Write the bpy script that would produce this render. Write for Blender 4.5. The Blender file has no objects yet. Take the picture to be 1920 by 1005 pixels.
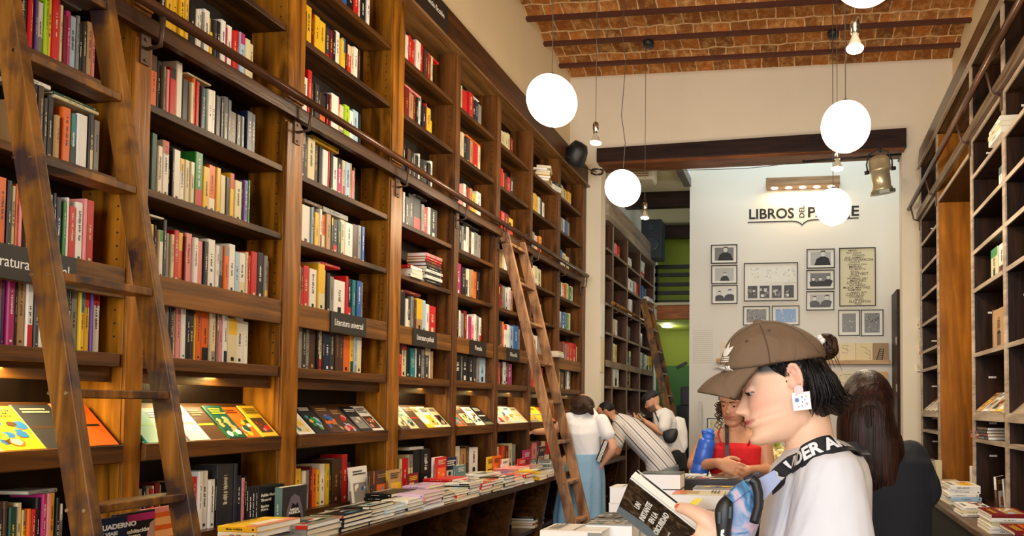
import bpy, bmesh, math, random
from mathutils import Vector, Matrix, Quaternion
from math import sin, cos, pi, radians as R

# ------------------------------------------------------------------ camera
SC = bpy.context.scene
COL = SC.collection
TH, PH, RO, PX, PY, FL = R(5.673), R(1.784), R(0.1), 1378.4, 726.7, 1200.0
CAM = Vector((0, 0, 1.4))
FW = Vector((-sin(TH)*cos(PH), cos(TH)*cos(PH), sin(PH)))
_r0 = Vector((cos(TH), sin(TH), 0)); _u0 = _r0.cross(FW)
RT = _r0*cos(RO) + _u0*sin(RO); UP = -_r0*sin(RO) + _u0*cos(RO)
cd = bpy.data.cameras.new('camera'); co = bpy.data.objects.new('camera', cd); COL.objects.link(co)
cd.sensor_width = 36.0; cd.sensor_fit = 'HORIZONTAL'; cd.lens = FL/1920*36.0
cd.shift_x = (960-PX)/1920; cd.shift_y = (PY-502.5)/1920
cd.clip_start = 0.05; cd.clip_end = 100
m = Matrix((RT, UP, -FW)).transposed().to_4x4(); m.translation = CAM
co.matrix_world = m
SC.camera = co

def proj(p):
    v = Vector(p)-CAM; w = FW.dot(v)
    return PX+FL*RT.dot(v)/w, PY-FL*UP.dot(v)/w
def at(px, py, X=None, Y=None, Z=None):
    d = FW + RT*(px-PX)/FL - UP*(py-PY)/FL
    t = X/d.x if X is not None else Y/d.y if Y is not None else (Z-1.4)/d.z
    return CAM + d*t
def ypx(px, X=-2.56, z=2.0):          # Y on the plane X=.. seen at pixel column px
    lo, hi = 0.3, 40.0
    for _ in range(40):
        m_ = (lo+hi)/2
        if (proj((X, m_, z))[0] < px) == (X < 0): lo = m_
        else: hi = m_
    return lo

# ------------------------------------------------------------------ view, world, daylight
SC.view_settings.view_transform = 'Standard'; SC.view_settings.look = 'None'
SC.view_settings.gamma = 1.0; SC.view_settings.use_curve_mapping = False
SC.view_settings.exposure = 0.35
W = bpy.data.worlds.new('daylight'); SC.world = W; W.use_nodes = True
bg = W.node_tree.nodes['Background']; bg.inputs[0].default_value = (0.85, 0.93, 1.0, 1); bg.inputs[1].default_value = 0.6

def area(name, loc, target, size, power, color=(1, 1, 1), sy=None):
    l = bpy.data.lights.new(name, 'AREA'); l.energy = power; l.color = color
    l.shape = 'RECTANGLE'; l.size = size; l.size_y = sy or size
    o = bpy.data.objects.new(name, l); COL.objects.link(o)
    o.location = loc; o.rotation_euler = (Vector(target)-Vector(loc)).to_track_quat('-Z', 'Y').to_euler()
    return o
def point(name, loc, power, color, r=0.03):
    l = bpy.data.lights.new(name, 'POINT'); l.energy = power; l.color = color; l.shadow_soft_size = r
    o = bpy.data.objects.new(name, l); COL.objects.link(o); o.location = loc; return o
def spot(name, loc, target, power, color, ang=70, blend=0.6, r=0.03):
    l = bpy.data.lights.new(name, 'SPOT'); l.energy = power; l.color = color; l.spot_size = R(ang); l.spot_blend = blend; l.shadow_soft_size = r
    o = bpy.data.objects.new(name, l); COL.objects.link(o); o.location = loc
    o.rotation_euler = (Vector(target)-Vector(loc)).to_track_quat('-Z', 'Y').to_euler(); return o
# frontal fill light added behind the camera, and daylight from the back room's skylight
area('front_fill_light', (-0.4, -5.3, 2.4), (-0.6, 4, 1.7), 3.7, 300, (0.94, 0.97, 1.0), 3.4)
area('back_room_skylight', (-0.2, 8.05, 5.9), (-0.1, 8.5, 2.0), 2.4, 26, (0.60, 0.84, 1.0), 0.8)

# ------------------------------------------------------------------ mesh helpers
class MB:
    def __init__(s): s.v = []; s.f = []; s.m = []; s.sm = []; s.cur = 0; s.T = None
    def mat(s, i): s.cur = i; return s
    def add(s, vs, fs, smooth=False):
        o = len(s.v)
        for p in vs:
            p = Vector(p)
            s.v.append(s.T @ p if s.T is not None else p)
        for f in fs:
            s.f.append([o+i for i in f]); s.m.append(s.cur); s.sm.append(smooth)
        return s
    def box(s, x0, x1, y0, y1, z0, z1):
        if x0 > x1: x0, x1 = x1, x0
        if y0 > y1: y0, y1 = y1, y0
        if z0 > z1: z0, z1 = z1, z0
        return s.add([(x, y, z) for z in (z0, z1) for y in (y0, y1) for x in (x0, x1)],
                     [(0, 2, 3, 1), (4, 5, 7, 6), (0, 1, 5, 4), (2, 6, 7, 3), (0, 4, 6, 2), (1, 3, 7, 5)])
    def hexa(s, b, t):        # bottom 4 and top 4 points, counter-clockwise from above
        return s.add(list(b)+list(t), [(3, 2, 1, 0), (4, 5, 6, 7), (0, 1, 5, 4), (1, 2, 6, 5), (2, 3, 7, 6), (3, 0, 4, 7)])
    def beam(s, a, b, w, h, up=(0, 0, 1)):   # bar from a to b, w wide, h along up
        a, b = Vector(a), Vector(b); d = (b-a).normalized(); up = Vector(up)
        sd = d.cross(up).normalized(); u = sd.cross(d).normalized()
        q = [(-1, -1), (1, -1), (1, 1), (-1, 1)]
        A = [a+sd*w/2*i+u*h/2*j for i, j in q]; B = [b+sd*w/2*i+u*h/2*j for i, j in q]
        return s.add(A+B, [(3, 2, 1, 0), (4, 5, 6, 7), (0, 1, 5, 4), (1, 2, 6, 5), (2, 3, 7, 6), (3, 0, 4, 7)])
    def prism(s, pts, ax, a, b):   # pts 2-D outline, extruded along axis ax from a to b
        def P(p, t): return {'x': (t, p[0], p[1]), 'y': (p[0], t, p[1]), 'z': (p[0], p[1], t)}[ax]
        n = len(pts)
        return s.add([P(p, a) for p in pts]+[P(p, b) for p in pts],
                     [list(range(n))[::-1], list(range(n, 2*n))]+[(i, (i+1) % n, n+(i+1) % n, n+i) for i in range(n)])
    def tube(s, pts, rad, n=8, cap=True, smooth=True, flat=1.0):
        pts = [Vector(p) for p in pts]; rr = rad if isinstance(rad, (list, tuple)) else [rad]*len(pts)
        vs = []; prev = None
        for i, p in enumerate(pts):
            d = (pts[min(i+1, len(pts)-1)]-pts[max(i-1, 0)]).normalized()
            if prev is None:
                e = Vector((0, 0, 1)) if abs(d.z) < 0.9 else Vector((0, 1, 0)); x = d.cross(e).normalized()
            else:
                x = (prev-d*prev.dot(d)).normalized()
            prev = x; y = d.cross(x)
            for k in range(n):
                t = 2*pi*k/n; vs.append(p+(x*cos(t)+y*sin(t)*flat)*rr[i])
        fs = [(i*n+k, i*n+(k+1) % n, (i+1)*n+(k+1) % n, (i+1)*n+k) for i in range(len(pts)-1) for k in range(n)]
        s.add(vs, fs, smooth)
        if cap:
            o = len(s.v)-len(vs)
            for f in (list(range(n))[::-1], list(range((len(pts)-1)*n, len(pts)*n))):
                s.f.append([o+i for i in f]); s.m.append(s.cur); s.sm.append(False)
        return s
    def lathe(s, prof, c=(0, 0, 0), n=20, ax='z', smooth=True):   # prof [(r, h)]
        c = Vector(c); vs = []
        for r_, h in prof:
            for k in range(n):
                t = 2*pi*k/n; a, b = r_*cos(t), r_*sin(t)
                vs.append(c+Vector({'z': (a, b, h), 'x': (h, a, b), 'y': (b, h, a)}[ax]))
        fs = [(i*n+k, i*n+(k+1) % n, (i+1)*n+(k+1) % n, (i+1)*n+k) for i in range(len(prof)-1) for k in range(n)]
        s.add(vs, fs, smooth)
        o = len(s.v)-len(vs)
        for f in (list(range(n))[::-1], list(range((len(prof)-1)*n, len(prof)*n))):
            s.f.append([o+i for i in f]); s.m.append(s.cur); s.sm.append(False)
        return s
    def ball(s, c, r, n=20, rot=None):
        c = Vector(c); r = Vector(r) if hasattr(r, '__len__') else Vector((r, r, r)); h = n//2; vs = []
        for i in range(1, h):
            for k in range(n):
                a, b = pi*i/h, 2*pi*k/n
                p = Vector((r.x*sin(a)*cos(b), r.y*sin(a)*sin(b), r.z*cos(a)))
                vs.append(c+(rot @ p if rot else p))
        t = Vector((0, 0, r.z)); vs += [c+(rot @ t if rot else t), c-(rot @ t if rot else t)]
        fs = [(i*n+k, (i+1)*n+k, (i+1)*n+(k+1) % n, i*n+(k+1) % n) for i in range(h-2) for k in range(n)]
        T_, B_ = (h-1)*n, (h-1)*n+1
        fs += [(T_, k, (k+1) % n) for k in range(n)]+[(B_, (h-2)*n+(k+1) % n, (h-2)*n+k) for k in range(n)]
        return s.add(vs, fs, True)
    def quad(s, a, b, c, d): return s.add([a, b, c, d], [(0, 1, 2, 3)])
    def mesh(s, name, mats, off=None):
        me = bpy.data.meshes.new(name)
        me.from_pydata([p-off for p in s.v] if off is not None else s.v, [], s.f)
        for mt in (mats if isinstance(mats, (list, tuple)) else [mats]): me.materials.append(mt)
        me.polygons.foreach_set('material_index', s.m); me.polygons.foreach_set('use_smooth', s.sm)
        me.update(); return me
    def build(s, name, mats, parent=None, bevel=0, local=False):
        off = None if local else (wloc(parent) if parent else base_of(s.v))
        o = bpy.data.objects.new(name, s.mesh(name, mats, off)); COL.objects.link(o)
        if parent: o.parent = parent
        elif not local: o.location = off
        if bevel:
            b = o.modifiers.new('bevel', 'BEVEL'); b.width = bevel; b.segments = 2; b.limit_method = 'ANGLE'
        return o
def base_of(vs):
    return Vector(((min(p.x for p in vs)+max(p.x for p in vs))/2, (min(p.y for p in vs)+max(p.y for p in vs))/2, min(p.z for p in vs)))
def wloc(o):
    v = Vector((0, 0, 0))
    while o: v += o.location; o = o.parent
    return v
def tag(o, label=None, cat=None, group=None, kind=None):
    for k, v in (('label', label), ('category', cat), ('group', group), ('kind', kind)):
        if v: o[k] = v
    return o
def thing(name, label, cat, loc=(0, 0, 0), group=None):
    o = bpy.data.objects.new(name, None); COL.objects.link(o); o.location = loc; o.empty_display_size = 0.1
    return tag(o, label, cat, group)
def struct(name, mb, mats, label=None):
    o = mb.build(name, mats); o['kind'] = 'structure'
    if label: o['label'] = label
    return o
def text_mesh(txt, size, mat, parent, M, name='lettering', extrude=0.0006, align='CENTER', sx=1.0, bold=0.0, shear=0.0):
    c = bpy.data.curves.new('t', 'FONT'); c.body = txt; c.size = size; c.extrude = extrude; c.align_x = align; c.align_y = 'CENTER'
    c.offset = bold; c.shear = shear; c.resolution_u = 3; c.space_line = 0.85
    t = bpy.data.objects.new('t', c); COL.objects.link(t)
    dg = bpy.context.evaluated_depsgraph_get(); me = bpy.data.meshes.new_from_object(t.evaluated_get(dg))
    bpy.data.objects.remove(t)
    me.materials.clear(); me.materials.append(mat)
    pl = wloc(parent) if parent else Vector((0, 0, 0))
    M2 = Matrix.Translation(-pl) @ M @ Matrix.Diagonal((sx, 1, 1, 1))
    me.transform(M2); o = bpy.data.objects.new(name, me); COL.objects.link(o)
    if parent: o.parent = parent
    return o
def frame_M(origin, right, up):     # text plane: x -> right, y -> up
    r_ = Vector(right).normalized(); u_ = Vector(up); u_ = (u_-r_*u_.dot(r_)).normalized(); n_ = r_.cross(u_)
    M_ = Matrix((r_, u_, n_)).transposed().to_4x4(); M_.translation = Vector(origin); return M_

# ------------------------------------------------------------------ materials
def srgb(h):
    h = h.lstrip('#'); c = [int(h[i:i+2], 16)/255 for i in (0, 2, 4)]
    return tuple((x/12.92 if x <= .04045 else ((x+.055)/1.055)**2.4) for x in c)+(1,)
MATS = {}
def plain(name, col, rough=0.5, metal=0.0, noise=0.0, scale=30, emit=0, spec=0.5, bump=0.0):
    if name in MATS: return MATS[name]
    mt = bpy.data.materials.new(name); mt.use_nodes = True; nt = mt.node_tree; b = nt.nodes['Principled BSDF']
    c = srgb(col) if isinstance(col, str) else col
    b.inputs['Base Color'].default_value = c; b.inputs['Roughness'].default_value = rough; b.inputs['Metallic'].default_value = metal
    b.inputs['Specular IOR Level'].default_value = spec
    if emit:
        b.inputs['Emission Color'].default_value = c; b.inputs['Emission Strength'].default_value = emit
    if noise or bump:
        tc = nt.nodes.new('ShaderNodeTexCoord'); n = nt.nodes.new('ShaderNodeTexNoise'); n.inputs['Scale'].default_value = scale; n.inputs['Detail'].default_value = 5
        nt.links.new(tc.outputs['Object'], n.inputs['Vector'])
        if noise:
            mx = nt.nodes.new('ShaderNodeMix'); mx.data_type = 'RGBA'
            mx.inputs[6].default_value = tuple(x*(1-noise) for x in c[:3])+(1,); mx.inputs[7].default_value = tuple(min(1, x*(1+noise)) for x in c[:3])+(1,)
            nt.links.new(n.outputs['Fac'], mx.inputs[0]); nt.links.new(mx.outputs[2], b.inputs['Base Color'])
        if bump:
            bp = nt.nodes.new('ShaderNodeBump'); bp.inputs['Strength'].default_value = bump; bp.inputs['Distance'].default_value = 0.01
            nt.links.new(n.outputs['Fac'], bp.inputs['Height']); nt.links.new(bp.outputs[0], b.inputs['Normal'])
    MATS[name] = mt; return mt
def wood(name, dark, light, axis='z', rough=0.45, scale=9.0, stain=0.5, wear=0.0):
    if name in MATS: return MATS[name]
    mt = bpy.data.materials.new(name); mt.use_nodes = True; nt = mt.node_tree; N = nt.nodes.new; L = nt.links.new; b = nt.nodes['Principled BSDF']
    tc = N('ShaderNodeTexCoord'); mp = N('ShaderNodeMapping'); L(tc.outputs['Object'], mp.inputs['Vector'])
    s = [scale, scale, scale]; s['xyz'.index(axis)] = scale*0.09; mp.inputs['Scale'].default_value = s
    n1 = N('ShaderNodeTexNoise'); n1.inputs['Scale'].default_value = 1.3; n1.inputs['Detail'].default_value = 7; n1.inputs['Distortion'].default_value = 1.6
    L(mp.outputs[0], n1.inputs['Vector'])
    n2 = N('ShaderNodeTexNoise'); n2.inputs['Scale'].default_value = 9; n2.inputs['Detail'].default_value = 3; L(mp.outputs[0], n2.inputs['Vector'])
    n3 = N('ShaderNodeTexNoise'); n3.inputs['Scale'].default_value = 2.3; n3.inputs['Detail'].default_value = 3; L(tc.outputs['Object'], n3.inputs['Vector'])
    rp = N('ShaderNodeValToRGB'); L(n1.outputs['Fac'], rp.inputs[0])
    e = rp.color_ramp.elements; e[0].position = 0.34; e[1].position = 0.66; e[0].color = srgb(dark); e[1].color = srgb(light)
    m1 = N('ShaderNodeMath'); m1.operation = 'MULTIPLY_ADD'; L(n2.outputs['Fac'], m1.inputs[0]); m1.inputs[1].default_value = 0.5; m1.inputs[2].default_value = 0.75
    m2 = N('ShaderNodeMath'); m2.operation = 'MULTIPLY_ADD'; L(n3.outputs['Fac'], m2.inputs[0]); m2.inputs[1].default_value = stain; m2.inputs[2].default_value = 1-stain/2
    m3 = N('ShaderNodeMath'); m3.operation = 'MULTIPLY'; L(m1.outputs[0], m3.inputs[0]); L(m2.outputs[0], m3.inputs[1])
    v = N('ShaderNodeVectorMath'); v.operation = 'SCALE'; L(rp.outputs[0], v.inputs[0]); L(m3.outputs[0], v.inputs['Scale'])
    out = v.outputs[0]
    if wear:
        n4 = N('ShaderNodeTexNoise'); n4.inputs['Scale'].default_value = 6; n4.inputs['Detail'].default_value = 6; L(tc.outputs['Object'], n4.inputs['Vector'])
        r2 = N('ShaderNodeValToRGB'); L(n4.outputs['Fac'], r2.inputs[0]); q = r2.color_ramp.elements
        q[0].position = 0.49; q[1].position = 0.62; q[0].color = (0, 0, 0, 1); q[1].color = (wear, wear, wear, 1)
        mx = N('ShaderNodeMix'); mx.data_type = 'RGBA'; L(r2.outputs[0], mx.inputs[0]); L(out, mx.inputs[6]); mx.inputs[7].default_value = srgb('#2e2228'); out = mx.outputs[2]
    L(out, b.inputs['Base Color'])
    b.inputs['Roughness'].default_value = rough; b.inputs['Specular IOR Level'].default_value = 0.3
    bp = N('ShaderNodeBump'); bp.inputs['Strength'].default_value = 0.25; bp.inputs['Distance'].default_value = 0.004; L(n2.outputs['Fac'], bp.inputs['Height']); L(bp.outputs[0], b.inputs['Normal'])
    MATS[name] = mt; return mt
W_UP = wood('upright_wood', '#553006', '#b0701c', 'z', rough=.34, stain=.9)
W_U2 = wood('shaded_upright_wood', '#3c220c', '#7c4c20', 'z', rough=.4, stain=.8)  # darker copy of the upright wood; dimmer light of the far bays in its colour
W_SH = wood('shelf_wood', '#2e1a08', '#6c4216', 'y')
W_FA = wood('cornice_wood', '#38200f', '#5a3418', 'y')
W_BK = wood('back_panel_wood', '#100904', '#20130a', 'z')  # shade of the shelf recesses is put into this near-black tone
W_BE = wood('bench_wood', '#35200f', '#5e3b1e', 'y', rough=0.25)
W_LA = wood('ladder_wood', '#5a3812', '#a06a2a', 'z', rough=0.42, wear=0.9)
W_LB = wood('pale_ladder_wood', '#7a5232', '#b88a62', 'z', rough=0.55, wear=0.5)
W_DK = wood('dark_beam_wood', '#1e100d', '#352019', 'x')
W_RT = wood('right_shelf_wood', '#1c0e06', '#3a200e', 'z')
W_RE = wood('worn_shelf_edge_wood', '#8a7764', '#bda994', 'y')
W_OR = wood('amber_panel_wood', '#74420c', '#ac6c18', 'z', scale=5, stain=1.0)
PLASTER = plain('plaster', '#ecd7b0', 0.9, noise=0.06, scale=3, bump=0.35)
WHITEWALL = plain('white_paint', '#f1ece4', 0.85, noise=0.02, scale=2)
METAL_D = plain('dark_steel', '#5a4234', 0.5, 0.4)
CHROME = plain('chrome', '#cfcac0', 0.2, 1.0)
BLACK = plain('black_plastic', '#15161a', 0.45)
PAPER = plain('paper_block', '#eadfc6', 0.8, noise=0.06, scale=200)
PAPERW = plain('white_paper_block', '#f3f1ee', 0.8)
WHITE_INK = plain('white_ink', '#f4f0e8', 0.6)
BLACK_INK = plain('black_ink', '#161413', 0.6)
# ------------------------------------------------------------------ the shop's shell
YB = 7.28
CEIL_Z = 5.27
BRICK = bpy.data.materials.new('vault_brick'); BRICK.use_nodes = True
def _brick():
    nt = BRICK.node_tree; N = nt.nodes.new; L = nt.links.new; b = nt.nodes['Principled BSDF']
    tc = N('ShaderNodeTexCoord'); ns = N('ShaderNodeTexNoise'); ns.inputs['Scale'].default_value = 6; L(tc.outputs['Object'], ns.inputs['Vector'])
    va = N('ShaderNodeVectorMath'); va.operation = 'MULTIPLY_ADD'; L(ns.outputs['Color'], va.inputs[0]); va.inputs[1].default_value = (.05, .05, 0); L(tc.outputs['Object'], va.inputs[2])
    br = N('ShaderNodeTexBrick'); L(va.outputs[0], br.inputs['Vector'])
    br.inputs['Scale'].default_value = 1; br.inputs['Brick Width'].default_value = 0.19; br.inputs['Row Height'].default_value = 0.15
    br.inputs['Mortar Size'].default_value = 0.009; br.inputs['Color1'].default_value = srgb('#b46c2a'); br.inputs['Color2'].default_value = srgb('#7c4a1c'); br.inputs['Mortar'].default_value = srgb('#dcb688')
    br.inputs['Mortar Smooth'].default_value = 0.4
    n2 = N('ShaderNodeTexNoise'); n2.inputs['Scale'].default_value = 9; n2.inputs['Detail'].default_value = 8; n2.inputs['Roughness'].default_value = 0.7; L(tc.outputs['Object'], n2.inputs['Vector'])
    rp = N('ShaderNodeValToRGB'); L(n2.outputs['Fac'], rp.inputs[0]); e = rp.color_ramp.elements
    e[0].position = .47; e[1].position = .70; e[0].color = (0, 0, 0, 1); e[1].color = (.75, .75, .75, 1)
    mx = N('ShaderNodeMix'); mx.data_type = 'RGBA'; L(rp.outputs[0], mx.inputs[0]); L(br.outputs[0], mx.inputs[6]); mx.inputs[7].default_value = srgb('#dcae70')
    n3 = N('ShaderNodeTexNoise'); n3.inputs['Scale'].default_value = 22; n3.inputs['Detail'].default_value = 6; L(tc.outputs['Object'], n3.inputs['Vector'])
    ma = N('ShaderNodeMath'); ma.operation = 'MULTIPLY_ADD'; L(n3.outputs['Fac'], ma.inputs[0]); ma.inputs[1].default_value = 1.1; ma.inputs[2].default_value = 0.5
    vs = N('ShaderNodeVectorMath'); vs.operation = 'SCALE'; L(mx.outputs[2], vs.inputs[0]); L(ma.outputs[0], vs.inputs['Scale'])
    L(vs.outputs[0], b.inputs['Base Color']); b.inputs['Roughness'].default_value = .9
    bp = N('ShaderNodeBump'); bp.inputs['Strength'].default_value = .8; bp.inputs['Distance'].default_value = .02
    mh = N('ShaderNodeMath'); mh.operation = 'MULTIPLY_ADD'; L(br.outputs['Fac'], mh.inputs[0]); mh.inputs[1].default_value = -.6; L(n3.outputs['Fac'], mh.inputs[2]); L(mh.outputs[0], bp.inputs['Height']); L(bp.outputs[0], b.inputs['Normal'])
_brick()
IRON = plain('rusty_iron', '#5a2e1c', 0.6, 0.2, noise=0.3, scale=20)
struct('floor', MB().box(-2.9, 1.9, -5.6, 12.2, -0.05, 0), wood('floor_wood', '#3b2a1c', '#5a4230', 'y', rough=.5))
struct('wall_left', MB().box(-2.85, -2.702, -5.6, YB, 0, 5.6), PLASTER)
struct('wall_right', MB().box(1.722, 1.87, -5.6, YB, 0, 5.6), PLASTER)
mb = MB().box(-2.85, -2.316, YB, YB+.18, 0, 5.6).box(1.157, 1.87, YB, YB+.18, 0, 5.6).box(-2.316, 1.157, YB, YB+.18, 4.40, 5.6)
struct('wall_back', mb, plain('warm_plaster', '#eadcc4', .9, noise=.05, scale=3, bump=.3))
mb = MB().box(-2.9, 1.9, -5.65, -5.6, 0, .5).box(-2.9, 1.9, -5.65, -5.6, 4.1, 5.6).box(-2.9, -2.3, -5.65, -5.6, .5, 4.1).box(1.5, 1.9, -5.65, -5.6, .5, 4.1)
struct('wall_front', mb, PLASTER)
# brick vaults between iron joists
joists = [6.922-.4405*k for k in range(28)]
mb = MB()
def vault(y0, y1):
    n = 8; pts = []
    for i in range(n+1):
        t = i/n; pts.append((y0+(y1-y0)*t, CEIL_Z+.02+.085*sin(pi*t)**.8))
    for (a, za), (b, zb) in zip(pts, pts[1:]):
        mb.add([(-2.75, a, za), (1.78, a, za), (1.78, b, zb), (-2.75, b, zb), (-2.75, a, za+.06), (1.78, a, za+.06), (1.78, b, zb+.06), (-2.75, b, zb+.06)],
               [(3, 2, 1, 0), (4, 5, 6, 7)], True)
ed = [YB+.05]+joists+[-5.6]
for a, b in zip(ed, ed[1:]):
    vault(b, a)
struct('ceiling', mb, BRICK)
struct('ceiling_slab', MB().box(-2.9, 1.9, -5.65, YB+.18, 5.5, 5.6), PLASTER)
for y in joists:
    j = MB().box(-2.72, 1.74, y-.024, y+.024, CEIL_Z-.012, CEIL_Z+.004).box(-2.72, 1.74, y-.012, y+.012, CEIL_Z, CEIL_Z+.09)
    struct('ceiling_joist', j, IRON)
# lintel of the opening
t = thing('lintel', 'dark timber lintel across the top of the wide opening to the back room', 'beam', (-.6, YB, 4.3))
MB().hexa([(-2.35, 7.2, 4.27), (1.2, 7.2, 4.31), (1.2, 7.48, 4.31), (-2.35, 7.48, 4.27)], [(-2.35, 7.2, 4.43), (1.2, 7.2, 4.525), (1.2, 7.48, 4.525), (-2.35, 7.48, 4.43)]).build('beam', W_DK, t, .006)
MB().hexa([(-2.33, 7.21, 4.235), (1.18, 7.21, 4.275), (1.18, 7.47, 4.275), (-2.33, 7.47, 4.235)], [(-2.33, 7.21, 4.27), (1.18, 7.21, 4.31), (1.18, 7.47, 4.31), (-2.33, 7.47, 4.27)]).build('lower_board', wood('lintel_board_wood', '#5a3014', '#8a5228', 'x'), t)

# ------------------------------------------------------------------ left bookcase
XL = -2.5
OPEN = [(1.42, 2.135), (2.205, 2.858), (2.965, 3.662), (3.777, 4.385), (4.453, 5.024), (5.10, 5.70), (5.755, 6.375), (6.46, 7.15)]
ENDS = [2.205, 2.965, 3.777, 4.453, 5.10, 5.755, 6.46, 7.265]
LEV = [3.636, 3.275, 2.90, 2.575, 2.243, 1.913, 1.595]          # shelf tops
BAYN = ['leftmost bay', 'second bay', 'third bay', 'fourth bay', 'fifth bay', 'sixth bay', 'seventh bay', 'end bay']
BZ = 0.872
BN = 0.842
SIGN = plain('sign_board', '#231b14', .5)
SIGNT = ['Literatura nacional', None, 'Literatura universal', 'Literatura policial', 'Poesía', 'Filosofía', None, None]
SIGNP = [(-60, 136, .052), None, (617, 683, .052), (772, 816, .05), (879, 909, .05), (949, 972, .05), None, None]
W_LAB = wood('label_board_wood', '#54340f', '#8e5c22', 'y')
LAMPW = plain('led_glow', '#fff0c0', emit=14)
for i, (a, b) in enumerate(OPEN):
    c = ENDS[i]
    t = thing('bookcase', 'tall brown wooden bookcase unit on left wall, '+BAYN[i]+' from the camera', 'bookcase', (-2.6, (a+c)/2, 0), 'bookcase units along the left wall')
    m = MB().box(-2.7, XL, b, c, 0, 3.99).box(XL, XL+.012, b+.003, c-.003, BZ, 2.80).box(XL, XL+.012, b+.003, c-.003, 2.92, 3.99)
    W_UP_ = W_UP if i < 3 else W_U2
    if i == 0: MB().box(-2.7, XL, 1.30, a, 0, 3.99).build('upright', W_UP, t)
    for k in range(26):      # peg holes drilled in the panel
        z = 1.70+k*.05
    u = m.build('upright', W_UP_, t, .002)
    h = MB().mat(0)
    for q in ((1.66, 1.86), (1.95, 2.2), (2.29, 2.53), (2.64, 2.8), (3.32, 3.58)):
        z = q[0]
        while z < q[1]:
            for xx in (-2.535, -2.655): h.tube([(xx, b-.001, z), (xx, b+.002, z)], .004, 6)
            z += .05
    h.build('peg_holes', plain('hole_dark', '#120a05', .9), u)
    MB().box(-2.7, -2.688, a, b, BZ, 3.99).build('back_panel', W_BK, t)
    for j, z in enumerate(LEV):
        s = MB()
        if j == 5:
            s.box(-2.688, XL-.02, a, b, z-.03, z); MB().box(XL-.02, XL+.004, a, b, z-.112, z+.002).build('label_board', W_LAB, t, .002)
        elif j == 6:
            s.box(-2.688, XL+.006, a, b-.012, z-.05, z).box(XL-.055, XL-.035, a, b-.012, z-.105, z-.05)
        else:
            s.box(-2.688, XL-.002, a, b-.004, z-.03, z)
        s.build('shelf', W_SH, t, .002)
    # sloping display shelf with lip
    s = MB().prism([(-2.485, 1.235), (-2.665, 1.415), (-2.68, 1.40), (-2.50, 1.215)], 'y', a, b-.012)
    s.prism([(-2.468, 1.258), (-2.486, 1.262), (-2.50, 1.212), (-2.49, 1.19), (-2.470, 1.195)], 'y', a, b-.012)
    s.build('display_shelf', W_SH, t, .002)
    MB().box(-2.688, XL+.002, a, b, .82, BZ).build('bottom_shelf', W_BE, t)
    lt = MB().box(-2.62, -2.585, (a+b)/2-.18, (a+b)/2+.18, 1.532, 1.5445)
    lt.build('light_strip', LAMPW if i != 2 else plain('led_off', '#c8c0a8'), t)
    if i not in (2,):
        area('display_light', (-2.60, (a+b)/2, 1.525), (-2.60, (a+b)/2, 1), .36, [6, 3, 0, 1.2, 1.2, 1.2, 1, .6][i], (1.0, .76, .26), .05)
    if SIGNP[i]:
        x0, x1, sz = SIGNP[i]; y0, y1 = ypx(x0, XL, 1.86), ypx(x1, XL, 1.86)
        pl = MB().box(XL+.004, XL+.012, y0, y1, 1.803, 1.913).build('sign_plate', SIGN, t)
        text_mesh(SIGNT[i], sz, WHITE_INK, pl, frame_M((XL+.0125, (y0+y1)/2, 1.857), (0, 1, 0), (0, 0, 1)), 'sign_lettering', sx=.56 if i in (2, 3) else .85 if i else .62)
# cornice
t = thing('cornice', 'dark wooden cornice board along the top of the left bookcases', 'cornice', (-2.5, 4, 3.99))
MB().box(-2.70, -2.47, 1.30, 7.265, 4.005, 4.235).build('fascia', W_FA, t, .004)
MB().prism([(-2.7, 3.99), (-2.452, 3.99), (-2.445, 4.0), (-2.452, 4.014), (-2.47, 4.02), (-2.7, 4.02)], 'y', 1.30, 7.27).build('moulding', wood('moulding_wood', '#5c3d20', '#8c6438', 'y', rough=.25), t)
y0, y1 = ypx(782, -2.47, 4.1), ypx(838, -2.47, 4.1)
sp = MB().box(-2.472, -2.463, y0, y1, 4.025, 4.225).build('sign_plate', SIGN, t)
text_mesh('Ciencia ficción', .052, WHITE_INK, sp, frame_M((-2.4625, (y0+y1)/2+.01, 4.13), (0, 1, 0), (0, 0, 1)), 'sign_lettering', sx=.8)

# rolling ladder rail
def rail(X, Z, y0, y1, ys, name_label, wall, s):
    t = thing('ladder_rail', name_label, 'rail', (X, (y0+y1)/2, Z))
    MB().tube([(X, y0, Z), (X, y1, Z)], .021, 14).build('pipe', wood('rail_wood', '#3a2114', '#5e3a24', 'y', rough=.22), t)
    MB().box(wall, wall+s*.035, y0, y1-.02, Z-.085, Z-.025).build('backing_board', wood('rail_board_wood', '#3c2414', '#5c3c24', 'y', rough=.35), t)
    for y in ys:
        MB().box(wall, wall+s*.008, y-.018, y+.018, Z-.20, Z-.085).tube([(wall+s*.012, y, Z-.14), (X-s*.01, y, Z-.13), (X, y, Z-.02)], .007, 8).tube([(wall+s*.008, y, Z-.185), (wall+s*.012, y, Z-.185)], .006, 8).tube([(wall+s*.008, y, Z-.105), (wall+s*.012, y, Z-.105)], .006, 8).build('bracket', METAL_D, t)
rail(-2.41, 2.905, 1.35, 7.10, [ENDS[0]-.035, 2.915, 3.715, 4.42, 5.06, 5.73, 6.415, 7.08], 'long brown wooden ladder rail running along the left bookcases', XL+.012, 1)

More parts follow.
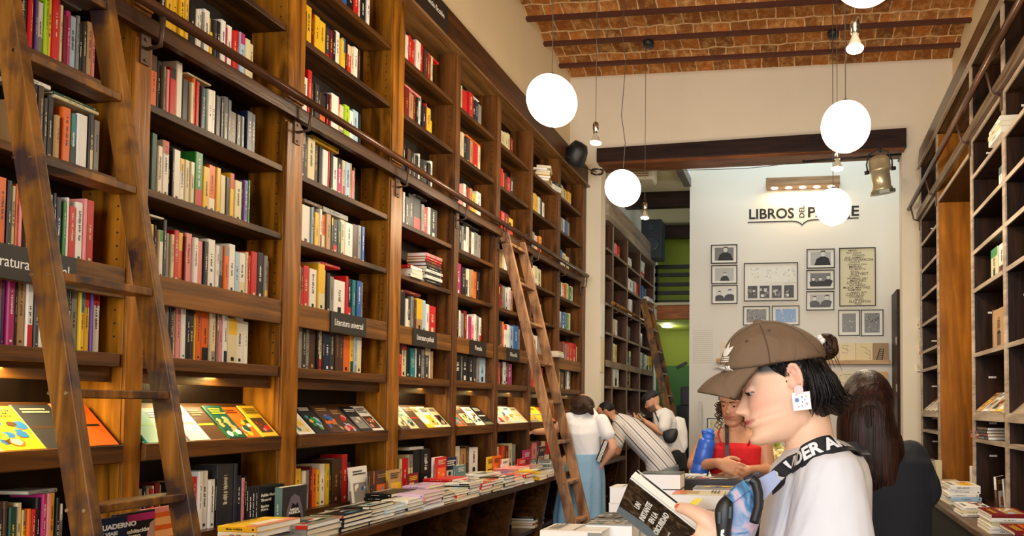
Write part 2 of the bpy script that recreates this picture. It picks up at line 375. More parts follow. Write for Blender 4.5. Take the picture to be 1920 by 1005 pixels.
# bench below
t = thing('display_bench', 'dark wooden bench ledge below the left bookcases, covered with book piles', 'bench', (-2.2, 4.2, 0))
MB().box(-2.486, -1.99, 1.30, 7.265, .80, BN).build('worktop', W_BE, t, .004)
for y in (1.4, 2.4, 3.15, 3.85, 4.5, 5.15, 5.8, 6.5, 7.2):
    MB().hexa([(-2.486, y-.02, 0), (-2.2, y-.02, 0), (-2.2, y+.02, 0), (-2.486, y+.02, 0)], [(-2.486, y-.02, .80), (-2.05, y-.02, .80), (-2.05, y+.02, .80), (-2.486, y+.02, .80)]).build('support_panel', W_BE, t)
MB().box(-2.49, -2.16, 1.4, 7.2, .38, .41).build('lower_shelf', W_BE, t)
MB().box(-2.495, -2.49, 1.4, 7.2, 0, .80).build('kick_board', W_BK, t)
# ------------------------------------------------------------------ books
PAL = {'k': ('#17161a', 'black'), 'K': ('#38363a', 'charcoal'), 'w': ('#ece7dd', 'white'), 'c': ('#dccfa6', 'cream'), 'y': ('#e8b92a', 'yellow'),
       'r': ('#c8201f', 'red'), 'R': ('#74141c', 'dark red'), 'o': ('#e0661c', 'orange'), 'g': ('#2f8a3e', 'green'), 'G': ('#17483a', 'dark green'),
       'b': ('#2c62a8', 'blue'), 'B': ('#1c2744', 'navy'), 't': ('#1f7f86', 'teal'), 'p': ('#e68f8c', 'pink'), 'm': ('#b32a6c', 'magenta'),
       'v': ('#6a4a9a', 'violet'), 'n': ('#4e3424', 'brown'), 'a': ('#b58d5c', 'tan'), 's': ('#8d8a84', 'grey'), 'l': ('#a9c6dd', 'pale blue'),
       'L': ('#a8cf1e', 'lime green'), 'd': ('#5f7f82', 'slate green'), 'q': ('#d8b8d8', 'lilac')}
PK = list(PAL)
BM = {k: plain('cover_'+v[1].replace(' ', '_'), v[0], .34, noise=.05, scale=60, spec=.4) for k, v in PAL.items()}
MSL = [BM[k] for k in PK]+[PAPER, PAPERW]
IP, IPW = len(PK), len(PK)+1
rng = random.Random(7)
BOOKS = []
ORD = ['first', 'second', 'third', 'fourth', 'fifth', 'sixth', 'seventh', 'eighth', 'ninth', 'tenth', 'eleventh', 'twelfth', 'thirteenth', 'fourteenth', 'fifteenth', 'sixteenth',
       'seventeenth', 'eighteenth', 'nineteenth', 'twentieth', 'twenty-first', 'twenty-second', 'twenty-third', 'twenty-fourth', 'twenty-fifth', 'twenty-sixth', 'twenty-seventh', 'twenty-eighth', 'twenty-ninth', 'thirtieth']
INKFOR = {'k': 'w', 'K': 'c', 'w': 'k', 'c': 'k', 'y': 'k', 'r': 'c', 'R': 'y', 'o': 'k', 'g': 'w', 'G': 'y', 'b': 'w', 'B': 'w', 't': 'w', 'p': 'R', 'm': 'w', 'v': 'w', 'n': 'a', 'a': 'n', 's': 'k', 'l': 'B', 'L': 'G', 'd': 'w', 'q': 'v'}

def book(M, t, h, d, col, col2=None, art=0, label=None, group=None, seed=None, force=False, white=False, extra=None, prio=1.0):
    """M: local frame, x = out of the spine, y = thickness, z = height; the spine face is at x=0, foot at z=0, y from 0 to t"""
    BOOKS.append(dict(M=M, t=t, h=h, d=d, col=col, col2=col2, art=art, label=label, group=group, seed=seed if seed is not None else rng.random(), force=force, white=white, extra=extra, prio=prio))
    return BOOKS[-1]
def cover_mb(mb, B):
    t, h, d = B['t'], B['h'], B['d']; c1 = PK.index(B['col']); r_ = random.Random(B['seed'])
    cv = .0018 if t < .012 else .0025
    e = min(t*.25, .003)
    mb.mat(c1)
    # wrap-around cover: two boards and a slightly rounded spine
    out = [(-d, 0), (-e, 0), (0, e), (0, t-e), (-e, t), (-d, t), (-d, t-cv), (-e-.002, t-cv), (-e-.002, cv), (-d, cv)]
    n = len(out)
    vs = [(p[0], p[1], 0) for p in out]+[(p[0], p[1], h) for p in out]
    caps = [(0, 1, 8, 9), (1, 2, 3, 4, 7, 8), (4, 5, 6, 7)]
    mb.add(vs, [tuple(f[::-1]) for f in caps]+[tuple(n+i for i in f) for f in caps]+[(i, (i+1) % n, n+(i+1) % n, n+i) for i in range(n)])
    g = .0004
    ink = PK.index(INKFOR[B['col']])
    if B['col2']:
        k = r_.random(); z0, z1 = (0, h*r_.uniform(.2, .45)) if k < .6 else (h*r_.uniform(.6, .8), h)
        mb.mat(PK.index(B['col2'])).quad((g, e, z0), (g, t-e, z0), (g, t-e, z1), (g, e, z1))
    if t > .007 and r_.random() < .85:       # the title running along the spine
        mb.mat(ink); z = h*r_.uniform(.32, .42); w = t*r_.uniform(.22, .4); y0 = (t-w)/2; g2 = .0007
        end = h*r_.uniform(.62, .9)
        while z < end:
            L_ = r_.uniform(.002, .005)
            if r_.random() < .82:
                mb.quad((g2, y0+w*r_.uniform(0, .35), z), (g2, y0+w*r_.uniform(.65, 1), z), (g2, y0+w*r_.uniform(.65, 1), z+L_), (g2, y0+w*r_.uniform(0, .35), z+L_))
            z += L_+.0016
    if t > .01 and r_.random() < .6:
        mb.mat(ink); s_ = t*.3; mb.quad((.0007, t/2-s_/2, h*.05), (.0007, t/2+s_/2, h*.05), (.0007, t/2+s_/2, h*.05+s_*1.2), (.0007, t/2-s_/2, h*.05+s_*1.2))
    if B['art']:
        for side in ((t+.0004, 1), (-.0004, -1)) if B['art'] == 3 else (((t+.0004), 1),) if B['art'] == 1 else ((-.0004, -1),):
            yy, sg = side
            def rect(u0, u1, z0, z1, c, lift=0):
                y = yy+sg*lift; A = (lambda u: -d*u) if sg > 0 else (lambda u: -d+d*u)
                q = [(A(u0), y, h*z0), (A(u1), y, h*z0), (A(u1), y, h*z1), (A(u0), y, h*z1)]
                mb.mat(PK.index(c)).quad(*q)
            def poly(pts, c, lift):
                y = yy+sg*lift; q = [((-d*u if sg > 0 else -d+d*u), y, h*z) for u, z in pts]
                mb.mat(PK.index(c)).add(q, [tuple(range(len(q)))])
            st = B['extra'] or r_.choice('pppbbta'); pal = r_.sample('kwcyroGbnasptl', 4)
            if B['col2']: pal[0] = B['col2']
            if st == 'p':      # picture below a title
                rect(.12, .88, .12, .60, pal[0]); 
                for k in range(9):
                    cx, cz = r_.uniform(.2, .8), r_.uniform(.18, .54); a_ = r_.uniform(.05, .14); n_ = r_.randint(4, 8); ph = r_.random()*6
                    poly([(max(.12, min(.88, cx+a_*cos(ph+2*pi*i/n_))), max(.12, min(.60, cz+a_*.8*sin(ph+2*pi*i/n_)*r_.uniform(.6, 1)))) for i in range(n_)], r_.choice(pal), .0002+.0001*k)
            elif st == 'b':    # full picture
                for k in range(16):
                    cx, cz = r_.uniform(.15, .85), r_.uniform(.1, .62); a_ = r_.uniform(.07, .2); n_ = r_.randint(4, 8); ph = r_.random()*6
                    poly([(max(.02, min(.98, cx+a_*cos(ph+2*pi*i/n_))), max(.02, min(.7, cz+a_*.7*sin(ph+2*pi*i/n_)*r_.uniform(.6, 1)))) for i in range(n_)], r_.choice(pal+[B['col']]), .0002+.0001*k)
            elif st == 't':
                rect(.1, .9, .45, .5, pal[0])
            elif st == 'a':
                rect(0, 1, .0, .28, pal[0]); rect(.2, .8, .2, .5, pal[1], .0002)
            if st != 'z':
                tz = .9
                for k in range(r_.randint(2, 3)):
                    u = .14
                    ue = r_.uniform(.6, .88)
                    while u < ue:
                        w_ = r_.uniform(.025, .07); rect(u, u+w_*.8, tz-.035, tz, INKFOR[B['col']], .003-.0004); u += w_
                    tz -= .065
def pages_mb(mb, B, ip=None):
    t, h, d = B['t'], B['h'], B['d']; cv = .0018 if t < .012 else .0025
    mb.mat(ip if ip is not None else 0)
    mb.box(-d+.002, -.0025-min(t*.25, .003), cv, t-cv, .0015, h-.0015)

def parse(s):
    out = []
    for tk in s.split():
        ht = None
        if '/' in tk: tk, ht = tk.split('/'); ht = float(ht)/100
        i = 0; cs = ''; num = ''
        for ch in tk:
            if ch.isdigit() or ch == '.': num += ch
            else: cs += ch
        out.append((cs[0] if cs[0] != '_' else None, cs[1] if len(cs) > 1 else None, float(num or 6), ht))
    return out
RT_Z = Matrix.Rotation(0, 4, 'Z')
def fill_row(X, z, x0, x1, spec, base, where, side=1, hmax=.27):
    """books upright, spines facing the aisle; x0..x1 pixel columns on the spine plane"""
    tk = parse(spec); tot = sum(q[2] for q in tk); x = x0; k = 0
    N_ = len([q for q in tk if q[0]])
    for c1, c2, w, ht in tk:
        xa, xb = x, x+(x1-x0)*w/tot; x = xb
        if c1 is None: continue
        ya, yb = ypx(xa, X, z+.1), ypx(xb, X, z+.1)
        if side < 0: ya, yb = min(ya, yb), max(ya, yb)
        th_ = abs(yb-ya)-.0006
        h = ht or base+rng.uniform(-.018, .014); h = min(h, hmax)
        dep = min(.155, .13+rng.uniform(-.01, .02))
        xo = rng.uniform(-.006, .006)
        if side > 0: M = Matrix.Translation((X+xo, ya, z))
        else: M = Matrix.Translation((X+xo, yb, z)) @ Matrix.Rotation(pi, 4, 'Z')
        if c2 is None and rng.random() < .14: c2 = rng.choice('wkcrys')
        if c2 == c1: c2 = None
        thk = 'thick' if th_ > .034 else 'thin' if th_ < .014 else ''
        nm = PAL[c1][1]+(' and '+PAL[c2][1] if c2 else '')
        o_ = ORD[k] if side > 0 else ORD[k]
        lb = (thk+' '+nm+' book, '+o_+' from left, '+where).strip()
        book(M, th_, h, dep, c1, c2, label=lb, group='books on '+where.replace(', ', ' of the '), white=rng.random() < .3)
        k += 1
LN = {0: 'top shelf', 1: 'second shelf down', 2: 'shelf behind rail', 3: 'shelf under rail', 4: 'shelf above sign shelf', 5: 'sign shelf', 6: 'shelf above display', 7: 'bench-level row'}
LZ = {**{i: z for i, z in enumerate(LEV)}, 7: BZ}
XS = -2.545
ROWS = {
 (0, 3): (28, 181, "w8 K17 r5 s6/19 v5 w12/19 L6/26 y8/22 r13/24 c6 R5 m8 l12 s5 k7 K7 a8 p7", .205),
 (0, 4): (52, 187, "a10/18 k6/24 n8/24 K6 k10 a6/16 _5 o12/20 tk9/19 w15 k3 K7 s9", .205),
 (0, 5): (-25, 176, "w7 k6 c5 y5 o14 k8 c8 o5 p4 _12 s9 _10 k8 c14/21 k5 B8 v5 g6/20 w4 r12/19 w13 p5/23 r14/23", .21),
 (0, 6): (-40, 188, "y8 w9 K8 b6 r8 s4 v8 m14/25 k6 a16/26 wr13 K8 w12 s9 _6 w8 K6 a12 k8 s14/22 yt9 yr11 v5 w14/24", .225),
 (0, 7): (-60, 118, "y9 w8 n8 b10 g7 r8 s6 K10 n9/22 G14 c10/21 y8 o7 r9 k9/22 m8/23 p9/23 y10/23 k6 s8", .20),
 (1, 2): (300, 476, "k12 y14 y11 y10 y7 s6 k12 w5 w6 s4 w12 yk7 K6 k7 w10 m4 w10 r9 r4 lm10 c10 c8", .205),
 (1, 3): (273, 481, "k6 c6 on14/22 k10 s4 k5 p7 rk14/21 w13/25 K14 c7 o7 r8 K6 t9 w11 w7 K10 k6 s8 K8 n14/16 K9/16 s6/16 _5 B12/20 k8/20", .205),
 (1, 4): (267, 469, "c6 c6 K5 G12/24 w10 wr13/23 K6 k4 w14 wy10 c10 c9 gr16/24 y14 ow14 y9/21 c11 k8 yr9 c14 g3 v8 g5", .20),
 (1, 5): (265, 506, "o8 K10/23 y9 k7 wg10 K8/24 S8 c8 r11 oy11 R4 p14 w10 p13 k9 w16 w7 s10 os10/20 w14 l11 w14 c5 r5 r13 k13/22 s7 a6".replace('S8', 's8'), .205),
 (1, 6): (290, 467, "c5 w8 R4 r5 s6 K8/24 c5 p8 w9/23 k8 K9 y4 o10/22 ok14/21 c9 r5 s4 p6 wB8 c18 w14 w9", .21),
 (1, 7): (252, 462, "s12 k6 n8 r6 w4 R8 c4 _22 K8 w8/21 y11 R9/22 r8/23 w8/25 w12/25 w10/21 k4 K30/27 K6/27 B9 p5/20 k4", .21),
 (2, 0): (572, 692, "k10 c8 n8 r8 k7 w9 k8 r8 b8 k10 r9 w4 k10 w5", .20),
 (2, 1): (564, 682, "w3/24 k8 y12/22 R4 y10 y13 K8 R6 k7 w8/21 y6 yb6 k3 r8 c5 w8 n3 _8", .195),
 (2, 2): (560, 678, "c6 w10 r8/26 n5 K8/21 k4 ok11 k4 R4 w14/22 p3 c8 L9 w7 l10/21 k6", .20),
 (2, 3): (560, 668, "k11/24 K5 c14/23 n8 k6 w10/21 r3 k6 w9 mk9 c5 l9/21 a4 p4/18 n4", .205),
 (2, 4): (559, 684, "rc8 w15 l3 k4 y8 wR4 oc7 a8 K4 kr8 G7 c8 w14 n9 s6 b5", .205),
 (2, 5): (551, 681, "R10 c3 R5 r10/22 w13 y12/25 c4 k6 s8/20 w20/19 r4 kr7 t5 n4 b8 s3", .215),
 (2, 6): (549, 677, "k6 s9/24 K8 s7 n12 k4 c6 k3 B10 K9 n6 n9 o12 yG6 l4 c9", .22),
 (2, 7): (545, 656, "yK9/22 y13/21 w8 s7 R5 o8 y8 w10/22 y7 G5 n14/24 n6/24 r10/26 k6", .205),
 (3, 0): (752, 817, "k6 w4 w6 r7 r8 w10/22 r8/23 n8 r5 n3 c4 _6", .20),
 (3, 1): (752, 816, "n4 n4 R10 a10 R5 k5 w3 s3 k8 r3 y8 yk5 _5", .20),
 (3, 2): (750, 817, "K6 k6 n6 k6 s4 k5 w3 k6 K7 k5 w4 _5", .20),
 (3, 3): (747, 821, "y5 k3 w3 k7 k9/23 kr12/23 s5 r7 w4 k13", .21),
 (3, 5): (744, 823, "w3 r3 k10/23 w5 K5 s5 n5 ya12 l6 w6 r13/19 _6", .21),
 (3, 6): (741, 811, "c5 rk7 cr10/22 k6 t4 t7 w2 k8 s6 K8 w3 a3", .205),
 (3, 7): (735, 806, "c4 k6 c4 r10 c7 k10/24 k14/24", .21),
 (4, 0): (861, 903, "r3 c3 r9 r7 k5 B5 s5", .20), (4, 1): (861, 901, "w3 c4 k3 K6 a5 r8 c4", .20), (4, 2): (860, 901, "p7 w4 k4 r3 a4 y6 w7", .20),
 (4, 3): (859, 901, "k5 s4 k4 w4 n5 w5 s6 s4", .21), (4, 4): (856, 904, "m10/24 k7 K5 w4 a6 o6 k8 _4", .22), (4, 5): (853, 903, "k6/22 w4 s5 R5 w3 m6 p5 w4 s4 w4", .21),
 (4, 6): (850, 911, "k9 s2 k8 k6 K4 s3 l8", .21), (4, 7): (850, 895, "c4 w6 a8 n5 w12", .22),
 (5, 0): (941, 963, "c5 c5 c4 R5", .17), (5, 1): (938, 964, "r4 o4 n4 r5 k6", .17), (5, 2): (939, 963, "r4 R5 r5", .19), (5, 3): (935, 957, "a5 c4 w5 k4", .19),
 (5, 4): (933, 962, "r5 R3 s4 w6 w4 p4", .20), (5, 5): (932, 975, "k4 n5 o4 wr6 w6 l7 b10 s3", .21), (5, 6): (931, 961, "r5 o3 k3 w5 k4 m8", .20), (5, 7): (930, 967, "c3 r5 o3 R5 c5 s5", .20),
 (6, 1): (998, 1021, "y5 y4 y4 w5 k4 w4", .19), (6, 2): (998, 1016, "s4 c4 r3 o4", .18), (6, 3): (996, 1014, "w6 c5 c7", .19), (6, 4): (1002, 1016, "k4 s5", .18), (6, 6): (990, 1028, "r4 r6 p8 r5 _10", .19), (6, 5): (992, 1020, "c5 w6 s4 r4", .19), (6, 7): (990, 1030, "r5 p6 R5 c4 r5", .18),
 (7, 0): (1051, 1071, "c4 c4 y4 y4", .16), (7, 1): (1051, 1068, "s4 w4 b5 s3", .18), (7, 2): (1050, 1067, "b3 c6 c4", .18), (7, 3): (1049, 1075, "k3 w4 o6 c5 g4 w4", .18),
 (7, 4): (1049, 1069, "w3 b8 s4 g4 c3", .19), (7, 5): (1048, 1084, "R6 R5 s5 r6 r5 r8 c4", .20), (7, 6): (1046, 1071, "y4 n9 k4 w4 k5", .20),
}
for (b_, l_), (x0, x1, sp_, hh) in ROWS.items():
    fill_row(XS, LZ[l_]+.0005, x0, x1, sp_, hh, LN[l_]+', '+BAYN[b_])

def flat(X, Y, z, w, d, t, col, col2=None, yaw=0.0, art=1, spine='+x', label=None, group=None, **k):
    """a book lying flat; d along the spine normal, w along the spine; spine faces spine direction"""
    a = {'+x': 0, '-y': -pi/2, '+y': pi/2, '-x': pi}[spine]+yaw
    # local x -> out of the spine, local z -> along spine, local y -> up
    F_ = Matrix(((1, 0, 0), (0, 0, -1), (0, 1, 0))).to_4x4()     # y->z , z->-y
    M = Matrix.Translation((X, Y, z)) @ Matrix.Rotation(a, 4, 'Z') @ Matrix.Translation((d/2, w/2, 0)) @ F_
    return book(M, t, w, d, col, col2, art, label, group, **k)
def pile(X, Y, z, cols, w=.205, d=.14, t=.02, spine='+x', yaw=0, jit=.006, name='pile', art=1, whitep=None, top=None):
    zz = z+.0005; n = len(cols); k = 0
    for c in cols:
        c1, c2 = c[0], (c[1] if len(c) > 1 else None)
        tt = t*rng.uniform(.85, 1.15); k += 1
        pos = 'topmost' if k == n else 'bottom' if k == 1 else ORD[k-1]+' from the bottom'
        lb = ('single ' if n == 1 else '')+PAL[c1][1]+' book, '+(pos+' in ' if n > 1 else '')+name
        flat(X+rng.uniform(-jit, jit), Y+rng.uniform(-jit, jit), zz, w*rng.uniform(.97, 1.0), d*rng.uniform(.97, 1), tt, c1, c2, yaw+rng.uniform(-.04, .04), art if k == n else 0, spine,
             label=lb, group='books in '+name, white=(whitep if whitep is not None else rng.random() < .4), extra=(top if k == n else None))
        zz += tt+.0006
    return zz
# books lying on top of the rows
def lay(bay, lev, xa, xb, col, t=.016, hh=.215, dx=-.075, n=1):
    y0, y1 = ypx(xa, XS, LZ[lev]+hh), ypx(xb, XS, LZ[lev]+hh); w = abs(y1-y0)
    ztop = max([(B['M'].translation.z+B['h']) for B in BOOKS if abs(B['M'].translation.z-LZ[lev]) < .01 and B['M'].translation.x < -2.4 and B['M'].translation.y < y1 and B['M'].translation.y+B['t'] > y0] or [LZ[lev]+hh])
    for q in range(n):
        c = col[q % len(col)]
        flat(XS-.07+rng.uniform(-.008, .008), (y0+y1)/2, ztop+.001+q*(t+.001), w, .13, t, c, None, 0, 0, '+x', label=PAL[c][1]+' book lying on the row, '+(ORD[q]+' up, ' if n > 1 else '')+LN[lev]+', '+BAYN[bay], group='books lying on rows')
for a in [(0, 3, 93, 157, 's'), (0, 4, 52, 100, 'w'), (0, 4, 104, 185, 'cG', .012, .215, -.075, 2), (1, 3, 352, 395, 'c', .008), (1, 5, 265, 312, 'w', .009), (1, 6, 348, 398, 'k', .012), (1, 6, 400, 452, 's', .028),
          (2, 3, 588, 636, 'y', .03), (2, 4, 572, 606, 'n', .022), (2, 4, 606, 652, 's', .03), (2, 5, 605, 640, 'r', .018), (3, 0, 797, 826, 'r', .014), (3, 1, 760, 790, 'p', .014), (3, 5, 760, 790, 'R', .02), (3, 3, 780, 800, 'K', .02),
          (4, 1, 875, 901, 'o', .016), (4, 0, 880, 900, 'w', .01), (4, 3, 862, 897, 'K', .02), (0, 7, 60, 112, 's', .014), (3, 7, 768, 795, 'w', .02)]:
    lay(*a)
# stacks on the fourth and fifth bay
sy = ypx(760, XS, 2.3); pile(-2.57, sy+.04, LEV[4], ['w', 'w', 'r'], w=.16, d=.13, t=.025, name='pile at the left, shelf above sign shelf, fourth bay', spine='-y')
pile(-2.56, ypx(800, XS, 2.3), LEV[4], ['k', 'w', 'K', 'w', 'k', 'n', 'R', 'r', 'p'], w=.19, d=.14, t=.021, name='tall pile, shelf above sign shelf, fourth bay')
pile(-2.53, ypx(868, XS, 2.6)-.0, LEV[3]-.0+.0, [], name='x')
pile(-2.50, ypx(872, XS, 2.3), LEV[4]+.235, [], name='x')
pile(-2.55, ypx(1016, XS, 3.7)+.02, LEV[0], ['c', 'a', 'y', 's', 'w', 'c'], w=.2, d=.14, t=.024, yaw=.35, jit=.02, name='slumped pile on the top shelf, seventh bay')
pile(-2.55, ypx(1030, XS, 3.7)+.07, LEV[0], ['w', 'w', 'k'], w=.17, d=.13, t=.03, yaw=-.2, name='low pile on the top shelf, seventh bay')
pile(-2.5, ypx(1034, XS, 1.95), LEV[5], ['w', 'w', 'c'], w=.17, d=.12, t=.02, name='small pile on the sign shelf, seventh bay')
# face-out books on the sloping display shelves
def display(bay, specs, w=.125):
    a, b = OPEN[bay]; x0 = a+.01; n = len(specs); step = (b-a-.03)/n; k = 0
    for s_ in specs:
        c1 = s_[0]; c2 = s_[1] if len(s_) > 1 else None; st = s_[2] if len(s_) > 2 else None
        t_ = rng.uniform(.014, .026); w = step*.985
        hh = .205*rng.uniform(.94, 1.03); sl = R(45)
        uz = Vector((-cos(sl), 0, sin(sl))); uy = Vector((sin(sl), 0, cos(sl)))
        M = Matrix((Vector((0, -1, 0)), uy, uz)).transposed().to_4x4()
        M.translation = Vector((-2.492, x0+k*step, 1.2445))+uy*.0012
        k += 1
        book(M, t_, hh, w, c1, c2, 1, label=PAL[c1][1]+' face-out book, '+ORD[k-1]+' from left on the sloping shelf, '+BAYN[bay], group='face-out books on the sloping shelves', force=True, extra=st, prio=2)
display(0, ['Gkt', 'ckp', 'ckp', 'yob', 'Knt', 'okt'])
display(1, ['tgt', 'dgt', 'wpt', 'nyt', 'Ggb', 'oyb', 'ynp'])
display(2, ['wcp', 'kgb', 'nob', 'nrb', 'ksp', 'wnp'])
display(3, ['nc', 'cnb', 'nrt', 'cya', 'wyp', 'ckp'])
display(4, ['oy', 'nc', 'wk', 'kwt'])
display(5, ['wr', 'cob', 'lcp', 'cyt'])
display(6, ['syp', 'ybt', 'ort'])
# ------------------------------------------------------------------ books standing and lying on the bench
def stand(px, X, w, h, t, col, col2=None, n=1, yaw=0, z=None, st=None, label='', lean=0, name=None, art=1, face=0):
    """front cover(s) towards the aisle, spine towards the camera; px = pixel column of the near edge"""
    X -= .03; z = BN+.0008 if z is None else z-.03; y = ypx(px, X, z+.1); out = []
    for k in range(n):
        Mz = Matrix.Translation((X, y, z)) @ Matrix.Rotation(R(face)+yaw, 4, 'Z') @ Matrix.Rotation(lean, 4, 'Y')
        M = Mz @ Matrix(((0, 1, 0, -(k+1)*(t+.0006)), (-1, 0, 0, 0), (0, 0, 1, 0), (0, 0, 0, 1)))
        out.append(book(M, t, h, w, col, col2, art if k == 0 else 0, label=(label if n == 1 else label+', '+(ORD[k]+' from the aisle')), group=name or 'books standing on the bench', force=True, extra=st if k == 0 else None, prio=3))
    return out
YY = lambda px, X=-2.05: ypx(px, X, .95)
TITLED = []
def titled(B, kind): TITLED.append((B, kind))
titled(stand(176, -2.10, .095, .21, .014, 'B', 'c', st='z', label='navy book with white block title, at the foot of the near ladder')[0], 'navy')
titled(stand(214, -2.11, .125, .215, .016, 'k', None, st='z', label='dark book with red top band titled La habitacion de hierro')[0], 'hab')
titled(stand(268, -2.13, .125, .215, .014, 'p', None, st='z', label='pink and orange book standing behind the near ladder foot')[0], 'pink')
f4 = stand(484, -2.33, .14, .205, .014, 'k', None, n=4, st='z', label='black book in the set of four under the second upright', name='set of four black books')
titled(f4[0], 'fab')
titled(stand(528, -2.27, .13, .195, .04, 'd', None, st='z', label='thick slate green book with a dark mask picture on the cover', yaw=-.1)[0], 'mask')
stand(663, -2.40, .14, .225, .016, 'w', 's', st='p', label='white book with grey river picture leaning on the upright', lean=-.12)
stand(703, -2.36, .13, .19, .013, 'n', 'o', n=3, st='p', label='brown book with glowing doorway picture', name='set of brown books')
stand(735, -2.32, .12, .19, .02, 'a', 'y', st='p', label='tan book with orange title block and white animal picture', lean=-.15)
stand(764, -2.30, .11, .155, .01, 'R', 'o', st='b', label='small red patterned book standing beside the tan one')
stand(818, -2.28, .12, .17, .012, 'r', 'o', n=1, st='p', label='red and orange book, foremost of the small standing group', z=BZ+.062)
stand(812, -2.31, .12, .17, .014, 'w', None, st='z', label='white spined book behind the red and orange standing one', z=BZ+.062)
stand(835, -2.33, .14, .215, .016, 'B', 'w', st='p', label='tall navy book standing behind the small red and orange book')
stand(856, -2.27, .12, .16, .026, 'd', None, st='t', label='thick slate green book standing in front of the fourth upright')
stand(913, -2.30, .13, .18, .010, 'y', 'k', st='t', label='bright yellow book standing on the bench under the fifth bay')
stand(925, -2.29, .13, .18, .010, 'o', 'y', st='t', label='bright orange book standing right of the yellow one')
stand(938, -2.27, .12, .15, .012, 'w', 'r', st='t', label='white book tilted beside the orange one', lean=.1)
stand(972, -2.20, .14, .14, .014, 'r', None, st='t', label='short red book standing left of the bent woman')
stand(982, -2.22, .14, .2, .014, 'm', 'R', st='p', label='tall dark pink book standing left of the bent woman')
stand(1003, -2.24, .14, .22, .016, 'K', 'w', st='p', label='dark book with white picture panel by the ladder', lean=.2)
FR = 'front row of the bench, '
def brow(px, X, cols, where, **k): X -= .105 if X > -2.1 else .07; pile(X, YY(px, X), BN, cols, name=where, **k)
brow(405, -2.02, ['o', 'w', 'o'], 'orange topped pile at the near end of the bench', w=.16, d=.22, t=.022, spine='-y', top='p')
brow(490, -2.07, ['w', 'y', 'w', 'y'], 'yellow topped pile in front of the black set', w=.17, d=.215, t=.022, spine='-y', top='a')
brow(575, -2.0, ['w', 's', 'sr'], 'grey and red pile right of yellow one', w=.16, d=.2, t=.022, spine='-y', top='b')
brow(640, -1.99, ['k', 'k', 'k', 'kr'], 'black spined pile on the bench edge', w=.16, d=.2, t=.018, spine='-y', top='b')
brow(668, -2.14, ['w', 'k', 'kw'], 'pile with dark window picture below the third upright', w=.17, d=.22, t=.02, spine='-y', top='b')
brow(694, -1.98, ['k', 'w', 'k', 'w', 'kw'], 'black and white pile on the bench edge', w=.13, d=.19, t=.017, spine='-y', top='p')
brow(722, -1.98, ['l', 'k', 'l', 'lk'], 'pale blue pile on the bench edge', w=.13, d=.19, t=.018, spine='-y')
brow(733, -2.16, ['k', 'k', 'k', 'k', 'k'], 'low black pile below the standing brown books', w=.15, d=.22, t=.018, spine='-y', top='t')
brow(760, -1.98, ['c', 'B', 'c', 'w'], 'cream pile next to the pale blue pile', w=.15, d=.18, t=.017, spine='-y')
brow(786, -1.99, ['l', 'r', 'p', 'q'], 'lilac and red pile on the bench edge', w=.17, d=.2, t=.02, spine='-y', top='t')
brow(794, -2.18, ['q', 'q', 'w', 'q', 'q'], 'lilac pile behind the lilac and red one', w=.15, d=.2, t=.018, spine='-y', top='t')
brow(822, -1.99, ['k', 'w', 'k', 'c'], 'short dark pile on the bench edge', w=.16, d=.18, t=.017, spine='-y')
brow(838, -2.19, ['r', 'w', 'r', 'w', 'r', 'r'], 'bright red pile under the small standing group', w=.2, d=.2, t=.0165, spine='-y', top='t')
brow(848, -1.97, ['c', 'r', 'c', 'c'], 'cream and red pile on the bench edge', w=.15, d=.17, t=.018, spine='-y')
brow(870, -1.97, ['w', 'k', 'w', 'k', 'wk'], 'black and white spined pile under the fourth upright', w=.16, d=.17, t=.018, spine='-y')
brow(892, -1.97, ['k', 'c', 'r', 'r'], 'red topped pile under the fifth bay', w=.17, d=.18, t=.018, spine='-y')
brow(900, -2.19, ['w', 'w', 'w', 'ws'], 'tall white pile under the fifth bay', w=.2, d=.24, t=.022, spine='-y', top='p')
brow(914, -1.96, ['k', 'c', 'k', 'cr'], 'cream and black pile under the fifth bay', w=.17, d=.16, t=.02, spine='-y')
brow(932, -1.96, ['w', 'k', 'w', 'kw'], 'striped black and white pile left of the sixth bay', w=.18, d=.16, t=.02, spine='-y')
brow(948, -1.97, ['r', 'c', 'p'], 'pink topped pile below the sixth bay', w=.2, d=.16, t=.022, spine='-y')
brow(958, -2.17, ['c', 'w', 'q', 'p'], 'broad pink pile below the sixth bay', w=.22, d=.2, t=.02, spine='-y')
brow(972, -1.96, ['w', 'c', 'r'], 'low cream pile below the sixth bay', w=.18, d=.15, t=.02, spine='-y')
brow(985, -2.18, ['w', 'p', 'c', 'p'], 'rosy pile left of the ladder', w=.22, d=.2, t=.02, spine='-y')
brow(995, -1.96, ['y', 'c', 'y'], 'yellow banded pile left of the ladder', w=.2, d=.15, t=.022, spine='-y')
brow(1010, -1.97, ['v', 'w', 's'], 'violet and grey pile left of the ladder', w=.2, d=.16, t=.022, spine='-y')
brow(1016, -2.2, ['s', 'w', 'd', 'w', 's'], 'grey pile left of the ladder', w=.24, d=.22, t=.018, spine='-y')
# a few piles on the shelf below the bench
for px, cc in ((640, ['w', 'r']), (830, ['c', 'w', 'r']), (1000, ['c', 'r', 'w', 'k'])):
    pile(-2.25, ypx(px, -2.2, .5), .41, cc, name='pile on the dark shelf under the bench, near column '+{640: 'three', 830: 'four', 1000: 'six'}[px], d=.2)

